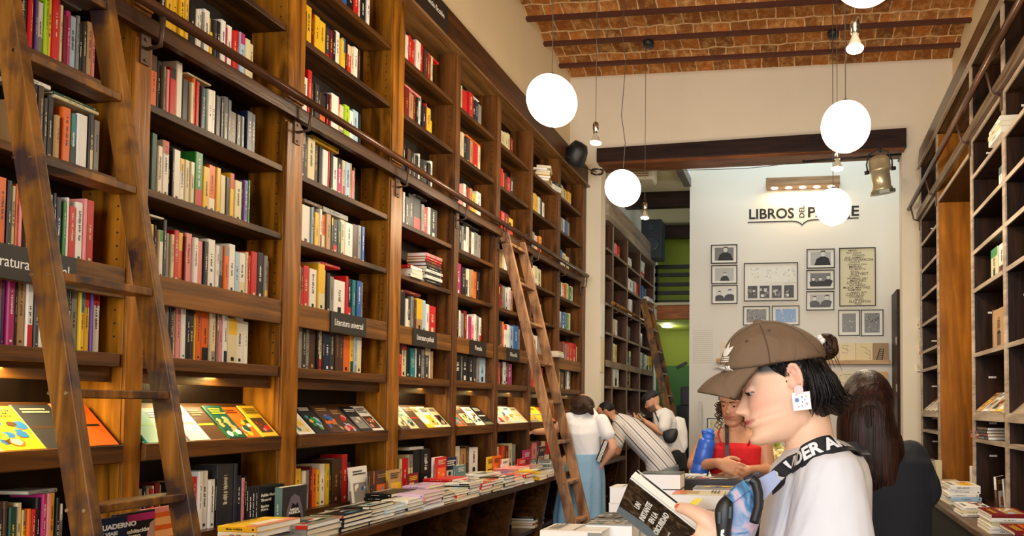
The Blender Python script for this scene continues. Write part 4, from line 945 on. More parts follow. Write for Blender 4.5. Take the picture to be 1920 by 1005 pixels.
# writing on the partition
YP = 8.797
def onwall(px, py): q = at(px, py, Y=YP); return Vector((q.x, YP, q.z))
def wtext(s, px, py, size, name, lab=None, sx=1.0, rot=0, bold=0, parent=None, mat=BLACK_INK, dy=0):
    q = onwall(px, py); q.y -= dy
    r_, u_ = ((1, 0, 0), (0, 0, 1)) if not rot else ((0, 0, 1), (-1, 0, 0))
    return text_mesh(s, size, mat, parent, frame_M(q, r_, u_), name, sx=sx, bold=bold)
sg = thing('wall_lettering', 'large black painted shop name on the white partition above the frames', 'sign', onwall(1505, 405))
wtext('LIBROS', 1446, 401.5, .195, 'letters', sx=1.02, bold=.004, parent=sg)
wtext('DEL', 1504, 397, .098, 'letters', rot=1, bold=.0015, parent=sg)
wtext('PASAJE', 1562, 397.5, .195, 'letters', sx=1.19, bold=.004, parent=sg)
a_, b_, c_ = onwall(1402, 417), onwall(1610, 408.5), onwall(1505, 422)
u = MB(); L_ = [a_, onwall(1484, 414.5), onwall(1494, 415.5), onwall(1500, 418), onwall(1504, 422), onwall(1508, 417.5), onwall(1515, 413.5), onwall(1524, 412), b_]
for p0, p1 in zip(L_, L_[1:]): u.beam(p0, p1, .004, .014, up=(0, 0, 1))
u.build('underline_brace', BLACK_INK, sg)
# framed pictures
FRM = plain('black_frame', '#1b1917', .4); MAT_ = plain('picture_mount', '#f1ede2', .7); GR = [plain('photo_grey_%s' % n_, c, .4) for n_, c in (('light', '#b9b7b2'), ('mid', '#7d7b78'), ('dark', '#3a3938'), ('black', '#151414'), ('pale', '#dcd9d2'))]
BLU = plain('photo_blue', '#7fa3d0', .4); SEP = plain('poster_cream', '#ded3b0', .6)
CMAP = {'l': GR[0], 'm': GR[1], 'd': GR[2], 'k': GR[3], 'p': GR[4], 'b': BLU, 'w': MAT_, 's': SEP}
CL = list(CMAP)
def picture(x0, y0, x1, y1, draw, lab, mount=.16, fr=.012):
    A, B = onwall(x0, y1), onwall(x1, y0); t = thing('framed_picture', lab, 'picture', ((A.x+B.x)/2, YP, A.z), 'framed pictures on the partition')
    f = MB(); xa, xb, za, zb = A.x, B.x, A.z, B.z
    for q in ((xa, xb, za, za+fr), (xa, xb, zb-fr, zb), (xa, xa+fr, za, zb), (xb-fr, xb, za, zb)): f.box(q[0], q[1], YP-.022, YP, q[2], q[3])
    f.build('frame', FRM, t)
    MB().box(xa+fr, xb-fr, YP-.010, YP, za+fr, zb-fr).build('mount', MAT_, t)
    pm = MB(); lay_ = [0]
    W_, H_ = xb-xa, zb-za
    def P(pts, c):
        lay_[0] += 1; y = YP-.0105-.0002*lay_[0]; pm.mat(CL.index(c)).add([(xa+W_*u, y, za+H_*v) for u, v in pts], [tuple(range(len(pts)))])
    def E(cx, cy, rx, ry, c, n=14): P([(cx+rx*cos(2*pi*k/n), cy+ry*sin(2*pi*k/n)) for k in range(n)], c)
    draw(P, E, lambda a, b, c, d, m: P([(a, c), (b, c), (b, d), (a, d)], m))
    pm.build('print', [CMAP[k] for k in CL], t)
    return t, (xa, xb, za, zb)
def man(cx, s=1.0, body='k', bg_='l', box=(.14, .86, .16, .84)):
    def d(P, E, Rr):
        Rr(*box, bg_); x0, x1, z0, z1 = box
        for c_, sc in (cx if isinstance(cx, list) else [(cx, s)]):
            P([(max(x0, c_-.22*sc), z0), (min(x1, c_+.22*sc), z0), (c_+.15*sc, z0+.25*sc), (c_+.05*sc, z0+.32*sc), (c_-.05*sc, z0+.32*sc), (c_-.16*sc, z0+.24*sc)], body)
            E(c_, z0+.42*sc, .06*sc, .10*sc, 'p'); P([(c_-.07*sc, z0+.42*sc), (c_-.05*sc, z0+.53*sc), (c_+.05*sc, z0+.54*sc), (c_+.07*sc, z0+.43*sc), (c_+.04*sc, z0+.49*sc), (c_-.04*sc, z0+.49*sc)], 'k')
    return d
picture(1333.5, 458.5, 1382.5, 495, man([(.55, 1.35)], bg_='m'), 'small framed photo of a seated person in dark clothes, top of left column')
picture(1334, 497, 1382.5, 533, man([(.52, .85)], bg_='l'), 'small framed photo of one small dark figure, middle of left column')
picture(1334.5, 534.5, 1383, 570.5, man([(.3, 1.0), (.7, 1.15)], bg_='p'), 'small framed photo of two people, bottom of left column')
def big(P, E, Rr):
    r_ = random.Random(3)
    for k in range(3):
        x = .09+k*.31; Rr(x, x+.24, .48, .90, 'w')
        for q in range(16):
            a, b = x+r_.random()*.2, .5+r_.random()*.36; P([(a, b), (a+.04*r_.random()+.01, b), (a+.02+.02*r_.random(), b+.05*r_.random()+.01)], r_.choice('lsl'))
    for k in range(4):
        x = .07+k*.225; Rr(x, x+.18, .08, .40, 'd')
        for q in range(9):
            a, b = x+r_.random()*.12, .09+r_.random()*.22; Rr(a, a+.05*r_.random()+.01, b, b+.09*r_.random()+.01, r_.choice('lmkpm'))
picture(1395, 492, 1496, 565.5, big, 'large wide frame with three pale drawings above four dark photos')
def noise_pic(c, n=60, box=(.13, .87, .16, .84), seed=1, base='m'):
    def d(P, E, Rr):
        r_ = random.Random(seed); x0, x1, z0, z1 = box; Rr(*box, base)
        for q in range(n):
            a, b = r_.uniform(x0, x1-.05), r_.uniform(z0, z1-.06); w_, h_ = r_.uniform(.01, .05), r_.uniform(.02, .08); P([(a, b), (a+w_, b+.01), (a+w_, b+h_), (a, b+h_*.8)], r_.choice(c))
    return d
picture(1393.5, 574, 1443.5, 610.5, noise_pic('dlpmk', 70, seed=4), 'small frame with a grey street photo, below the large wide frame, left')
picture(1447.5, 573, 1499, 610.5, noise_pic('bbwbl', 60, seed=5, base='b'), 'small frame with a blue drawing, below the large wide frame, right')
picture(1512.5, 466.5, 1565, 504, man([(.58, 1.4)], bg_='l'), 'small framed photo of a bearded person, top of right column')
picture(1512, 506, 1564.5, 543.5, man([(.25, .9), (.5, .9), (.78, 1.1)], bg_='m'), 'small framed photo of three seated people, middle of right column')
picture(1511.5, 546, 1564, 582.5, man([(.3, 1.1), (.74, 1.2)], bg_='l', body='d'), 'small framed photo of two people facing, bottom of right column')
picture(1571.5, 581, 1612, 630, noise_pic('lmpl', 14, seed=7, box=(.18, .82, .14, .86)), 'upright framed grey portrait, left one of the pair under the names poster')
picture(1614, 580.5, 1656, 630.5, noise_pic('mdkll', 60, seed=8, box=(.16, .84, .13, .87)), 'upright framed dark picture, right one of the pair under the names poster')
NAMES = [('AMADEU', .2, .012, 0), ('TIZON  ESQUIVEL', .25, .01, .2), ('STEVENSON', .6, .012, .05), ('PUIG  HAMMETT', .3, .013, .0), ('FONTANARROSA', .6, .019, 0), ('CHANDLER', .3, .011, .2), ('FITZGERALD  DAHL', .5, .011, .1),
         ('MARIAS', .35, .019, 0), ('DAL MASETTO', .5, .013, .1), ('DOLINA', .3, .011, 0), ('BUSTVEDT', .65, .019, 0), ('LE CARRE', .3, .012, .1), ('SARAMAGO  ARLT', .5, .013, 0), ('MARTINEZ', .55, .017, .1), ('FOGWILL', .3, .019, 0),
         ('SACCOMANNO', .5, .012, .1), ('MUJICA  MARTINEZ', .45, .016, 0), ('ALMEYRA', .3, .016, .1), ('MANKELL  ROTH', .6, .011, 0), ('CASTILLO', .35, .021, 0), ('SCHWEBLIN', .4, .013, .1), ('PERONE', .6, .012, 0), ('RUIZ ZAFON', .65, .019, 0), ('PIGLIA', .55, .013, 0)]
t, (xa, xb, za, zb) = picture(1573.7, 464, 1641.5, 574.8, lambda P, E, Rr: Rr(.02, .98, .01, .99, 's'), 'tall framed cream poster printed with rows of writers names')
for k, (s_, cx, sz, o_) in enumerate(NAMES):
    z = zb-.04-(zb-za-.07)*k/(len(NAMES)-1)
    text_mesh(s_, sz*2.6, BLACK_INK, t, frame_M((xa+(xb-xa)*(.3+.4*cx), YP-.0115, z), (1, 0, 0), (0, 0, 1)), 'name_line', extrude=.0002, bold=.0004)
t = thing('wall_text', 'faint grey paragraph of small text printed low on the partition', 'text panel', onwall(1316, 650))
A, B = onwall(1299, 682), onwall(1337, 619); f = MB(); r_ = random.Random(2); z = B.z
while z > A.z:
    x = A.x
    while x < B.x:
        w_ = r_.uniform(.008, .04); f.box(x, min(B.x, x+w_), YP-.001, YP, z-.009, z); x += w_+.008
    z -= .028
f.build('printed_lines', plain('faint_print', '#d6d0c6', .8), t)
# wooden spot bar
A, B = onwall(1437, 351), onwall(1575, 327)
t = thing('spot_light_bar', 'pale wooden bar of recessed spotlights above the wall lettering', 'wall light', ((A.x+B.x)/2, 8.7, A.z))
bz0, bz1 = at(1500, 347, Y=8.62).z, at(1500, 331, Y=8.62).z; bx0, bx1 = at(1436, 340, Y=8.62).x, at(1575, 330, Y=8.62).x
MB().box(bx0, bx1, 8.62, 8.80, bz0, bz1).build('bar', wood('pale_bar_wood', '#8a6a4c', '#b59270', 'x'), t, .006)
for k in range(5):
    x = bx0+(bx1-bx0)*(k+.6)/5.2
    MB().lathe([(.048, .004), (.048, -.004), (.002, -.005)], (x, 8.71, bz0), 16).build('recessed_spot', plain('spot_glow', '#fff0d0', emit=5), t)
area('spot_bar_light', ((bx0+bx1)/2, 8.68, bz0-.02), ((bx0+bx1)/2, 8.72, 1), .9, 5, (1, .74, .4), .06)
# picture ledges with cards
for k, (px0, py0, px1, py1, lab) in enumerate(((1545, 679, 1667, 684, 'pale wooden picture ledge behind the cap, holding cards'), (1345, 676, 1400, 681, 'short pale ledge left of the cap'), (1545, 733, 1667, 738, 'lower ledge behind the long haired person'))):
    A, B = onwall(px0, py1), onwall(px1, py0)
    tag(MB().box(A.x, B.x, 8.66, YP, A.z, B.z+.0).box(A.x, B.x, 8.65, 8.66, A.z, B.z+.02).build('picture_ledge', wood('ledge_wood', '#b58a5a', '#dcb684', 'x')), lab, 'shelf')
def card(x0, y0, x1, y1, bgc, draw, lab, Y=8.72):
    A, B = at(x0, y1, Y=Y), at(x1, y0, Y=Y)
    mb = MB().mat(0).box(A.x, B.x, Y, Y+.008, A.z, B.z); W_, H_ = B.x-A.x, B.z-A.z; ly = [0]
    def P(pts, c): ly[0] += 1; mb.mat(c).add([(A.x+W_*u, Y-.0004*ly[0], A.z+H_*v) for u, v in pts], [tuple(range(len(pts)))])
    draw(P); tag(mb.build('art_card', [plain('card_'+bgc.strip('#'), bgc, .6), plain('card_line', '#8a7a58', .6), BLACK_INK]), lab, 'card', 'cards on the picture ledges')
def squig(seed):
    def d(P):
        r_ = random.Random(seed); x, y, a = .5, .5, 0
        for k in range(26):
            a += r_.uniform(-1.2, 1.4); nx, ny = min(.85, max(.15, x+.12*cos(a))), min(.85, max(.15, y+.10*sin(a)))
            P([(x, y), (nx, ny), (nx+.015, ny+.02), (x+.015, y+.02)], 1); x, y = nx, ny
    return d
def ladpic(P):
    P([(.18, .05), (.24, .05), (.50, .72), (.44, .72)], 2); P([(.55, .05), (.61, .05), (.72, .72), (.66, .72)], 2)
    for k in range(6): v = .12+k*.1; P([(.2+k*.04, v), (.60+k*.018, v), (.60+k*.018, v+.025), (.2+k*.04, v+.025)], 2)
card(1540, 643, 1572, 678, '#e9d3a6', squig(1), 'cream drawing card just right of the hair bun')
card(1574, 643, 1604, 678, '#ecd8ac', squig(2), 'cream card with a round line drawing, on the upper ledge')
card(1605, 643, 1636, 678, '#ead4a4', squig(3), 'cream card with two blossoms drawn, beside the ladder card')
card(1637, 643, 1666, 678, '#a8865e', ladpic, 'brown card showing a small black ladder')
card(1352, 642, 1372, 676, '#eddcb8', squig(4), 'pale card on the short ledge left of the cap')
for k, (a_, b_, c_) in enumerate(((1540, 1566, '#e4c48c'), (1570, 1600, '#f0e2c0'), (1604, 1634, '#e0b878'), (1637, 1664, '#dcb47c'))):
    card(a_, 697, b_, 733, c_, squig(5+k) if k != 3 else ladpic, ['tan', 'pale', 'orange tan', 'tan ladder'][k]+' card on the lower ledge behind the long haired person')
A = at(1679, 545, Y=8.35); B = at(1692, 830, Y=8.35)
t = thing('dark_shelf_unit', 'narrow dark wooden shelf end standing at the right side of the opening', 'shelf unit', (A.x+.05, 8.4, 0))
MB().box(A.x, A.x+.09, 8.25, 8.7, 0, A.z).build('side_panel', W_DK, t)
for z in (1.0, 1.6, 2.2): MB().box(A.x-.01, A.x, 8.25, 8.3, z, z+.10).build('hinge', CHROME, t)
# lamp shade peeping behind the dark haired person, and the table display at the back
A = at(1665, 745, Y=6.6)
A = at(1310, 700, Y=8.5)
tag(MB().tube([(A.x, 8.6, 0), (A.x, 8.6, at(1313, 752, Y=8.6).z)], .012, 8).build('floor_pole', plain('pale_metal', '#c8c4ba', .4)), 'thin pale pole standing against the partition left of the red top person', 'pole')
t, _ = picture(1326, 784, 1366, 812, noise_pic('sms', 20, seed=9, base='s'), 'small dark framed picture low on the partition behind the red top person')
# ------------------------------------------------------------------ centre tables and their books
TW = wood('table_wood', '#4a2c18', '#7a4c2a', 'y', rough=.4)
def table(x0, x1, y0, y1, z, lab):
    t = thing('display_table', lab, 'table', ((x0+x1)/2, (y0+y1)/2, 0))
    MB().box(x0, x1, y0, y1, z-.04, z).build('table_top', TW, t, .004)
    for x in (x0+.06, x1-.06):
        for y in (y0+.06, y1-.06): MB().box(x-.03, x+.03, y-.03, y+.03, 0, z-.04).build('leg', TW, t)
TZ = .82
table(-.98, -.10, 1.45, 2.65, TZ, 'wooden centre table under the book piles behind the open book')
table(-.95, .15, 3.55, 4.9, TZ, 'further centre table behind the person in the red top')
CT = 'on the centre table'
def cp(px, py, Y, cols, lab, w=.2, d=.14, t=.02, sp='-y', **k):
    """a pile whose top's near edge centre shows at px,py"""
    p = at(px, py, Y=Y); n = len(cols)
    pile(p.x, Y+d/2, TZ, cols, w=w, d=d, t=max(.006, (p.z-TZ)/n-.0006), spine=sp, name=lab, **k)
cp(1068, 994, 1.60, ['w', 'k', 'w', 'w', 'ws'], 'pale pile at the bottom edge left of the open book', w=.17, d=.10, top='t', whitep=True)
cp(1140, 989, 1.66, ['w', 'k', 'w', 'sk'], 'patterned grey topped pile left of the open book', w=.13, d=.08, sp='+y', whitep=True, top='b')
cp(1146, 967, 1.82, ['k', 'n', 'w', 'w', 'kn'], 'dark topped pile left of the open book', w=.125, d=.13, sp='+y', whitep=True, top='b')
cp(1168, 916, 2.35, ['w', 'w', 'w', 'w', 'wk'], 'white pile half hidden by the open book', w=.10, d=.10, sp='+y', whitep=True, top='t')
cp(1238, 889, 2.15, ['w', 'w', 'k', 'w', 'w', 'k'], 'white pile with black top behind the open book', w=.145, d=.10, sp='+y', whitep=True, top='z')
cp(1300, 950, 1.86, ['w', 'w', 'w', 'ny'], 'pile with a yellow band round a brown cover', w=.125, d=.10, sp='+y', whitep=True, top='t')
cp(1305, 932, 2.05, ['c', 'c', 'a', 'c', 'co'], 'orange topped cream pile behind the yellow band', w=.17, d=.10, sp='+y', top='a')
cp(1352, 918, 2.22, ['c', 'c', 'w', 'c', 'p', 's'], 'wide cream pile beside the bag', w=.2, d=.10, sp='+y', top='b')
cp(1330, 898, 2.42, ['s', 'k', 'K'], 'low dark pile near red top person', w=.26, d=.12, top='b')
cp(1288, 889, 2.56, ['w', 'w', 'w', 'w'], 'white pile below the blue bottle', w=.14, d=.06, sp='+y', whitep=True, top='t')
q = thing('yellow_band', 'yellow paper band on the brown topped pile', 'paper band', at(1300, 950, Y=1.85))
pq = at(1297, 950, Y=1.855)
MB().box(pq.x-.014, pq.x+.014, 1.845, 1.99, pq.z+.0035, pq.z+.0045).box(pq.x-.014, pq.x+.014, 1.844, 1.8455, pq.z-.035, pq.z+.0045).build('band', plain('bright_yellow', '#f4e41c', .5), q)
# flowers at the back
p = at(1468, 838, Y=4.0)
t = thing('flower_arrangement', 'yellow and white flowers with green leaves between the red top person and the cap person', 'flowers', (p.x, 4.0, TZ))
r_ = random.Random(4)
for k in range(26):
    fl = MB()
    c_ = Vector((p.x+r_.uniform(-.13, .13), 4.0+r_.uniform(-.1, .1), p.z+r_.uniform(-.10, .06)))
    for j in range(6):
        a = j*pi/3+r_.random(); fl.ball(c_+Vector((cos(a)*.022, sin(a)*.015, sin(a)*.018)), (.017, .012, .014), 8)
    fl.build('blossom', plain('petal_cream', '#f0e6a8', .6, noise=.15, scale=30), t)
lf = MB()
for k in range(26):
    a = r_.uniform(0, 2*pi); b = Vector((p.x+r_.uniform(-.14, .14), 4.0+r_.uniform(-.08, .1), p.z+r_.uniform(-.02, .10))); e_ = b+Vector((cos(a)*.06, .02, .05+r_.random()*.08)); s_ = Vector((.02, 0, .0))
    lf.add([b, (b+e_)/2+s_, e_, (b+e_)/2-s_], [(0, 1, 2, 3)])
lf.build('leaves', plain('leaf_green', '#7c8f2a', .6, noise=.2, scale=20), t)
MB().lathe([(.05, TZ+.001), (.09, TZ+.03), (.10, p.z-.14), (.08, p.z-.12)], (p.x, 4.0, 0), 20).build('bowl', PAPERW, t)
cb = Vector((0, 0, 0))
pile(p.x, 3.72, TZ, ['c', 'w', 'c', 'w', 'y'], w=.24, d=.18, t=.03, spine='-y', name='cream pile in front of the flowers')
pile(-.55, 4.1, TZ, ['w', 's', 'w', 'w', 'w'], w=.24, d=.18, t=.03, spine='-y', name='white pile on the further centre table')
# ------------------------------------------------------------------ people
from mathutils.bvhtree import BVHTree
def ring_loft(mb, rings, n=28, smooth=True):      # rings: (centre, half-axis u, half-axis v[, exponent])
    vs = []
    for rg in rings:
        c, u, v = Vector(rg[0]), Vector(rg[1]), Vector(rg[2]); e = rg[3] if len(rg) > 3 else 2.0
        for k in range(n):
            t = 2*pi*k/n; a, b = cos(t), sin(t)
            a = math.copysign(abs(a)**(2/e), a); b = math.copysign(abs(b)**(2/e), b); vs.append(c+u*a+v*b)
    m_ = len(rings); fs = [(i*n+k, i*n+(k+1) % n, (i+1)*n+(k+1) % n, (i+1)*n+k) for i in range(m_-1) for k in range(n)]
    fs += [tuple(range(n))[::-1], tuple(range((m_-1)*n, m_*n))]
    return mb.add(vs, fs, smooth)
def limb(mb, pts, rad, n=16):
    """tapered round limb through joints, with ball ends"""
    P = [Vector(p) for p in pts]; q = []; r_ = []
    for i in range(len(P)-1):
        for k in range(6):
            t = k/6; q.append(P[i].lerp(P[i+1], t)); r_.append(rad[i]+(rad[i+1]-rad[i])*t)
    q.append(P[-1]); r_.append(rad[-1])
    # round the joints a little
    q2 = [q[0]]+[(q[i-1]+q[i]*2+q[i+1])/4 for i in range(1, len(q)-1)]+[q[-1]]
    mb.tube(q2, r_, n)
    for p, r0 in ((q2[0], r_[0]), (q2[-1], r_[-1])): mb.ball(p, r0*.995, 14)
    return mb
def interp(tab, z):
    if z <= tab[0][0]: return tab[0][1]
    if z >= tab[-1][0]: return tab[-1][1]
    for i in range(len(tab)-1):
        if z <= tab[i+1][0]: break
    (x0, y0), (x1, y1) = tab[i], tab[i+1]; h = x1-x0
    def sl(j):
        if j == 0: return (tab[1][1]-tab[0][1])/(tab[1][0]-tab[0][0])
        if j == len(tab)-1: return (tab[-1][1]-tab[-2][1])/(tab[-1][0]-tab[-2][0])
        d0 = (tab[j][1]-tab[j-1][1])/(tab[j][0]-tab[j-1][0]); d1 = (tab[j+1][1]-tab[j][1])/(tab[j+1][0]-tab[j][0])
        return 0 if d0*d1 <= 0 else 2*d0*d1/(d0+d1)
    t = (z-x0)/h; m0, m1 = sl(i)*h, sl(i+1)*h
    return (2*t**3-3*t*t+1)*y0+(t**3-2*t*t+t)*m0+(-2*t**3+3*t*t)*y1+(t**3-t*t)*m1
FRONT = [(-.116, .03), (-.112, .058), (-.104, .075), (-.092, .080), (-.080, .074), (-.072, .0735), (-.064, .080), (-.058, .0825), (-.0525, .0775), (-.047, .083), (-.040, .080), (-.034, .076), (-.02, .075), (0, .072), (.014, .072), (.024, .077), (.035, .085), (.055, .087), (.075, .079), (.09, .066), (.105, .044), (.113, .02), (.116, .002)]
BACK = [(-.116, -.0), (-.112, .012), (-.10, -.006), (-.085, -.032), (-.06, -.060), (-.03, -.08), (0, -.094), (.03, -.101), (.06, -.096), (.085, -.076), (.105, -.044), (.113, -.02), (.116, -.002)]
WID = [(-.116, .014), (-.112, .028), (-.10, .043), (-.085, .052), (-.06, .060), (-.03, .066), (0, .071), (.03, .075), (.06, .072), (.085, .058), (.105, .034), (.113, .016), (.116, .002)]
IDW = lambda p: p
def head_mb(mb, M, s=1.0, nose=1.0, nz=70, nf=96, ears=True, wf=IDW):
    g = lambda d, w: math.exp(-(d/w)**2)
    vs = []
    for i in range(nz+1):
        z = -.116+.232*(0.5-0.5*cos(pi*i/nz)) if False else -.1155+.231*i/nz
        f, b, w = interp(FRONT, z), interp(BACK, z), interp(WID, z)
        cx = (f+b)/2*.35+.0
        for k in range(nf):
            t = 2*pi*k/nf; c, s_ = cos(t), sin(t); e = 2.35 if c > 0 else 2.1
            a = math.copysign(abs(c)**(2/e), c); q = math.copysign(abs(s_)**(2/e), s_)
            x = cx+(f-cx if c > 0 else cx-b)*a; y = w*q
            if c > 0:
                npf = interp([(-.042, 0), (-.036, .010), (-.029, .021), (-.022, .0245), (-.012, .019), (0, .0115), (.012, .0055), (.022, .002), (.03, 0)], z)*nose
                x += npf*g(y, .0075+.0045*g(z+.026, .014))+.007*nose*g(abs(y)-.0125, .006)*g(z+.029, .008)
                x -= .0085*g(abs(y)-.031, .015)*g(z-.012, .011)
                x += .0035*g(abs(y)-.031, .011)*g(z-.009, .0075)
                x += .0045*g(abs(y)-.038, .02)*g(z+.022, .02)
                lip = g(y, .021)
                x += .0035*lip*(g(z+.0595, .005)+g(z+.0465, .0045))-.003*lip*g(z+.0528, .0016)
                x -= .003*g(abs(y)-.027, .006)*g(z+.052, .006)
            vs.append(M @ (wf(Vector((x, y, z)))*s))
    fs = [(i*nf+k, i*nf+(k+1) % nf, (i+1)*nf+(k+1) % nf, (i+1)*nf+k) for i in range(nz) for k in range(nf)]
    fs += [tuple(range(nf))[::-1], tuple(range(nz*nf, (nz+1)*nf))]
    mb.add(vs, fs, True)
    if ears:
        for sd in (1, -1):
            P = lambda x, y, z: M @ (wf(Vector((x, sd*y, z)))*s)
            hx = [P(.006, .070, .006), P(.006, .076, .022), P(-.003, .082, .031), P(-.014, .084, .028), P(-.020, .084, .014), P(-.018, .082, -.002), P(-.010, .079, -.016), P(-.002, .075, -.024), P(.004, .071, -.020)]
            mb.tube(hx, [.0035*s, .0038*s, .004*s, .004*s, .004*s, .0038*s, .004*s, .005*s, .004*s], 8)
            for h_ in hx: mb.ball(h_, .0038*s, 8)
            R3 = M.to_3x3()
            mb.ball(P(-.006, .0745, .004), (.0125*s, .0035*s, .024*s), 12, R3)
            mb.tube([P(-.003, .079, .018), P(-.011, .081, .008), P(-.009, .079, -.006)], [.0025*s, .003*s, .0025*s], 8)
            mb.ball(P(.006, .0735, -.004), (.0045*s, .004*s, .006*s), 10, R3)
def remesh(mb, voxel, smooth=2, name='body'):
    ob = bpy.data.objects.new('tmp', mb.mesh('tmp', [])); COL.objects.link(ob)
    r_ = ob.modifiers.new('r', 'REMESH'); r_.mode = 'VOXEL'; r_.voxel_size = voxel; r_.use_smooth_shade = True
    if smooth: s_ = ob.modifiers.new('s', 'SMOOTH'); s_.iterations = smooth; s_.factor = .5
    me = bpy.data.meshes.new_from_object(ob.evaluated_get(bpy.context.evaluated_depsgraph_get()))
    bpy.data.objects.remove(ob); me.name = name
    me.polygons.foreach_set('use_smooth', [True]*len(me.polygons)); return me
def link(me, name, mats, parent=None, colf=None):
    me.materials.clear()
    for m_ in (mats if isinstance(mats, (list, tuple)) else [mats]): me.materials.append(m_)
    if colf:
        at_ = me.color_attributes.new('tint', 'FLOAT_COLOR', 'POINT')
        buf = []
        for v in me.vertices: buf += list(colf(v.co))+[1.0]
        at_.data.foreach_set('color', buf)
    off = wloc(parent) if parent else Vector((0, 0, 0))
    me.transform(Matrix.Translation(-off)); o = bpy.data.objects.new(name, me); COL.objects.link(o)
    if parent: o.parent = parent
    return o
def tint_mat(name, rough=.5, sss=0.0, noise=0.0, bump=0.0, scale=400, stretch=None):
    mt = bpy.data.materials.new(name); mt.use_nodes = True; nt = mt.node_tree; b = nt.nodes['Principled BSDF']; N = nt.nodes.new; L = nt.links.new
    a = N('ShaderNodeAttribute'); a.attribute_name = 'tint'; b.inputs['Roughness'].default_value = rough
    L(a.outputs['Color'], b.inputs['Base Color'])
    if sss:
        b.inputs['Subsurface Weight'].default_value = sss; b.inputs['Subsurface Radius'].default_value = (.012, .005, .003); b.inputs['Subsurface Scale'].default_value = .6
    if bump:
        tc = N('ShaderNodeTexCoord'); n_ = N('ShaderNodeTexNoise'); n_.inputs['Scale'].default_value = scale; n_.inputs['Detail'].default_value = 4; L(tc.outputs['Object'], n_.inputs['Vector'])
        bp = N('ShaderNodeBump'); bp.inputs['Strength'].default_value = bump; bp.inputs['Distance'].default_value = .002; L(n_.outputs['Fac'], bp.inputs['Height']); L(bp.outputs[0], b.inputs['Normal'])
    return mt
SKIN = tint_mat('skin', .48, .12, bump=.08, scale=500)
def hair_mat(name, c0, c1, axis='z', sc=60):
    mt = bpy.data.materials.new(name); mt.use_nodes = True; nt = mt.node_tree; b = nt.nodes['Principled BSDF']; N = nt.nodes.new; L = nt.links.new
    tc = N('ShaderNodeTexCoord'); mp = N('ShaderNodeMapping'); s = [sc*2.2]*3; s['xyz'.index(axis)] = sc*.06; mp.inputs['Scale'].default_value = s; L(tc.outputs['Object'], mp.inputs['Vector'])
    n_ = N('ShaderNodeTexNoise'); n_.inputs['Scale'].default_value = 1.6; n_.inputs['Detail'].default_value = 5; n_.inputs['Distortion'].default_value = .6; L(mp.outputs[0], n_.inputs['Vector'])
    rp = N('ShaderNodeValToRGB'); L(n_.outputs['Fac'], rp.inputs[0]); e = rp.color_ramp.elements; e[0].position = .42; e[1].position = .68; e[0].color = srgb(c0); e[1].color = srgb(c1); L(rp.outputs[0], b.inputs['Base Color'])
    b.inputs['Roughness'].default_value = .42; b.inputs['Specular IOR Level'].default_value = .22; bp = N('ShaderNodeBump'); bp.inputs['Strength'].default_value = .7; bp.inputs['Distance'].default_value = .004; L(n_.outputs['Fac'], bp.inputs['Height']); L(bp.outputs[0], b.inputs['Normal'])
    return mt
HBLACK = hair_mat('black_hair', '#0b0a0b', '#241e1e'); HBROWN = hair_mat('brown_hair', '#1e110c', '#4a2c1c'); HRED = hair_mat('dark_red_brown_hair', '#160906', '#3c1c12', sc=40); HCURL = hair_mat('curly_hair', '#24140c', '#6a4428')
def cloth(name, col, fold=.5, scale=9, stretch=(1, 1, .35), rough=.85):
    mt = bpy.data.materials.new(name); mt.use_nodes = True; nt = mt.node_tree; b = nt.nodes['Principled BSDF']; N = nt.nodes.new; L = nt.links.new
    tc = N('ShaderNodeTexCoord'); mp = N('ShaderNodeMapping'); mp.inputs['Scale'].default_value = stretch; L(tc.outputs['Object'], mp.inputs['Vector'])
    n_ = N('ShaderNodeTexNoise'); n_.inputs['Scale'].default_value = scale; n_.inputs['Detail'].default_value = 2.5; n_.inputs['Distortion'].default_value = .7; L(mp.outputs[0], n_.inputs['Vector'])
    b.inputs['Base Color'].default_value = srgb(col); b.inputs['Roughness'].default_value = rough
    bp = N('ShaderNodeBump'); bp.inputs['Strength'].default_value = fold; bp.inputs['Distance'].default_value = .035; L(n_.outputs['Fac'], bp.inputs['Height']); L(bp.outputs[0], b.inputs['Normal'])
    return mt
def face_cols(M, s, base, lip, blush, brow=None, beard=None, wi=IDW, scalp=None):
    Mi = M.inverted(); B0, LP, BL = [Vector(srgb(c)[:3]) for c in (base, lip, blush)]
    bd = Vector(srgb(beard)[:3]) if beard else None
    g = lambda d, w: math.exp(-(d/w)**2)
    def f(co):
        p = wi((Mi @ co)/s); c = B0
        if abs(p.x) < .13 and abs(p.y) < .11 and abs(p.z) < .13:
            if p.x > .02:
                c = c.lerp(BL, min(1, .55*g(abs(p.y)-.042, .02)*g(p.z+.02, .022)+.3*g(p.y, .012)*g(p.z+.022, .01)))
                c = c.lerp(BL, .25*g(abs(p.y)-.031, .014)*g(p.z-.012, .01))
                l_ = g(p.y, .0235)**.5*g(p.z+.0535, .0085) if abs(p.y) < .030 and p.x > .055 else 0
                c = c.lerp(LP, min(1, 1.25*l_))
            if abs(p.y) > .074 and p.z > -.03: c = c.lerp(BL, min(.4, (abs(p.y)-.074)/.006))
            if scalp and abs(p.y) < .0775:
                k_ = min(1, max(0, (p.z-(.014+max(0, p.x)*.28))/.010))*min(1, max(0, (.058-p.x)/.014)); c = c.lerp(Vector(srgb(scalp)[:3]), k_)
            if bd and p.z < -.03 and p.x > -.005 and not (abs(p.y) < .02 and -.066 < p.z < -.042 and p.x > .07):
                c = c.lerp(bd, min(1, (-.03-p.z)/.015))
        return c
    return f
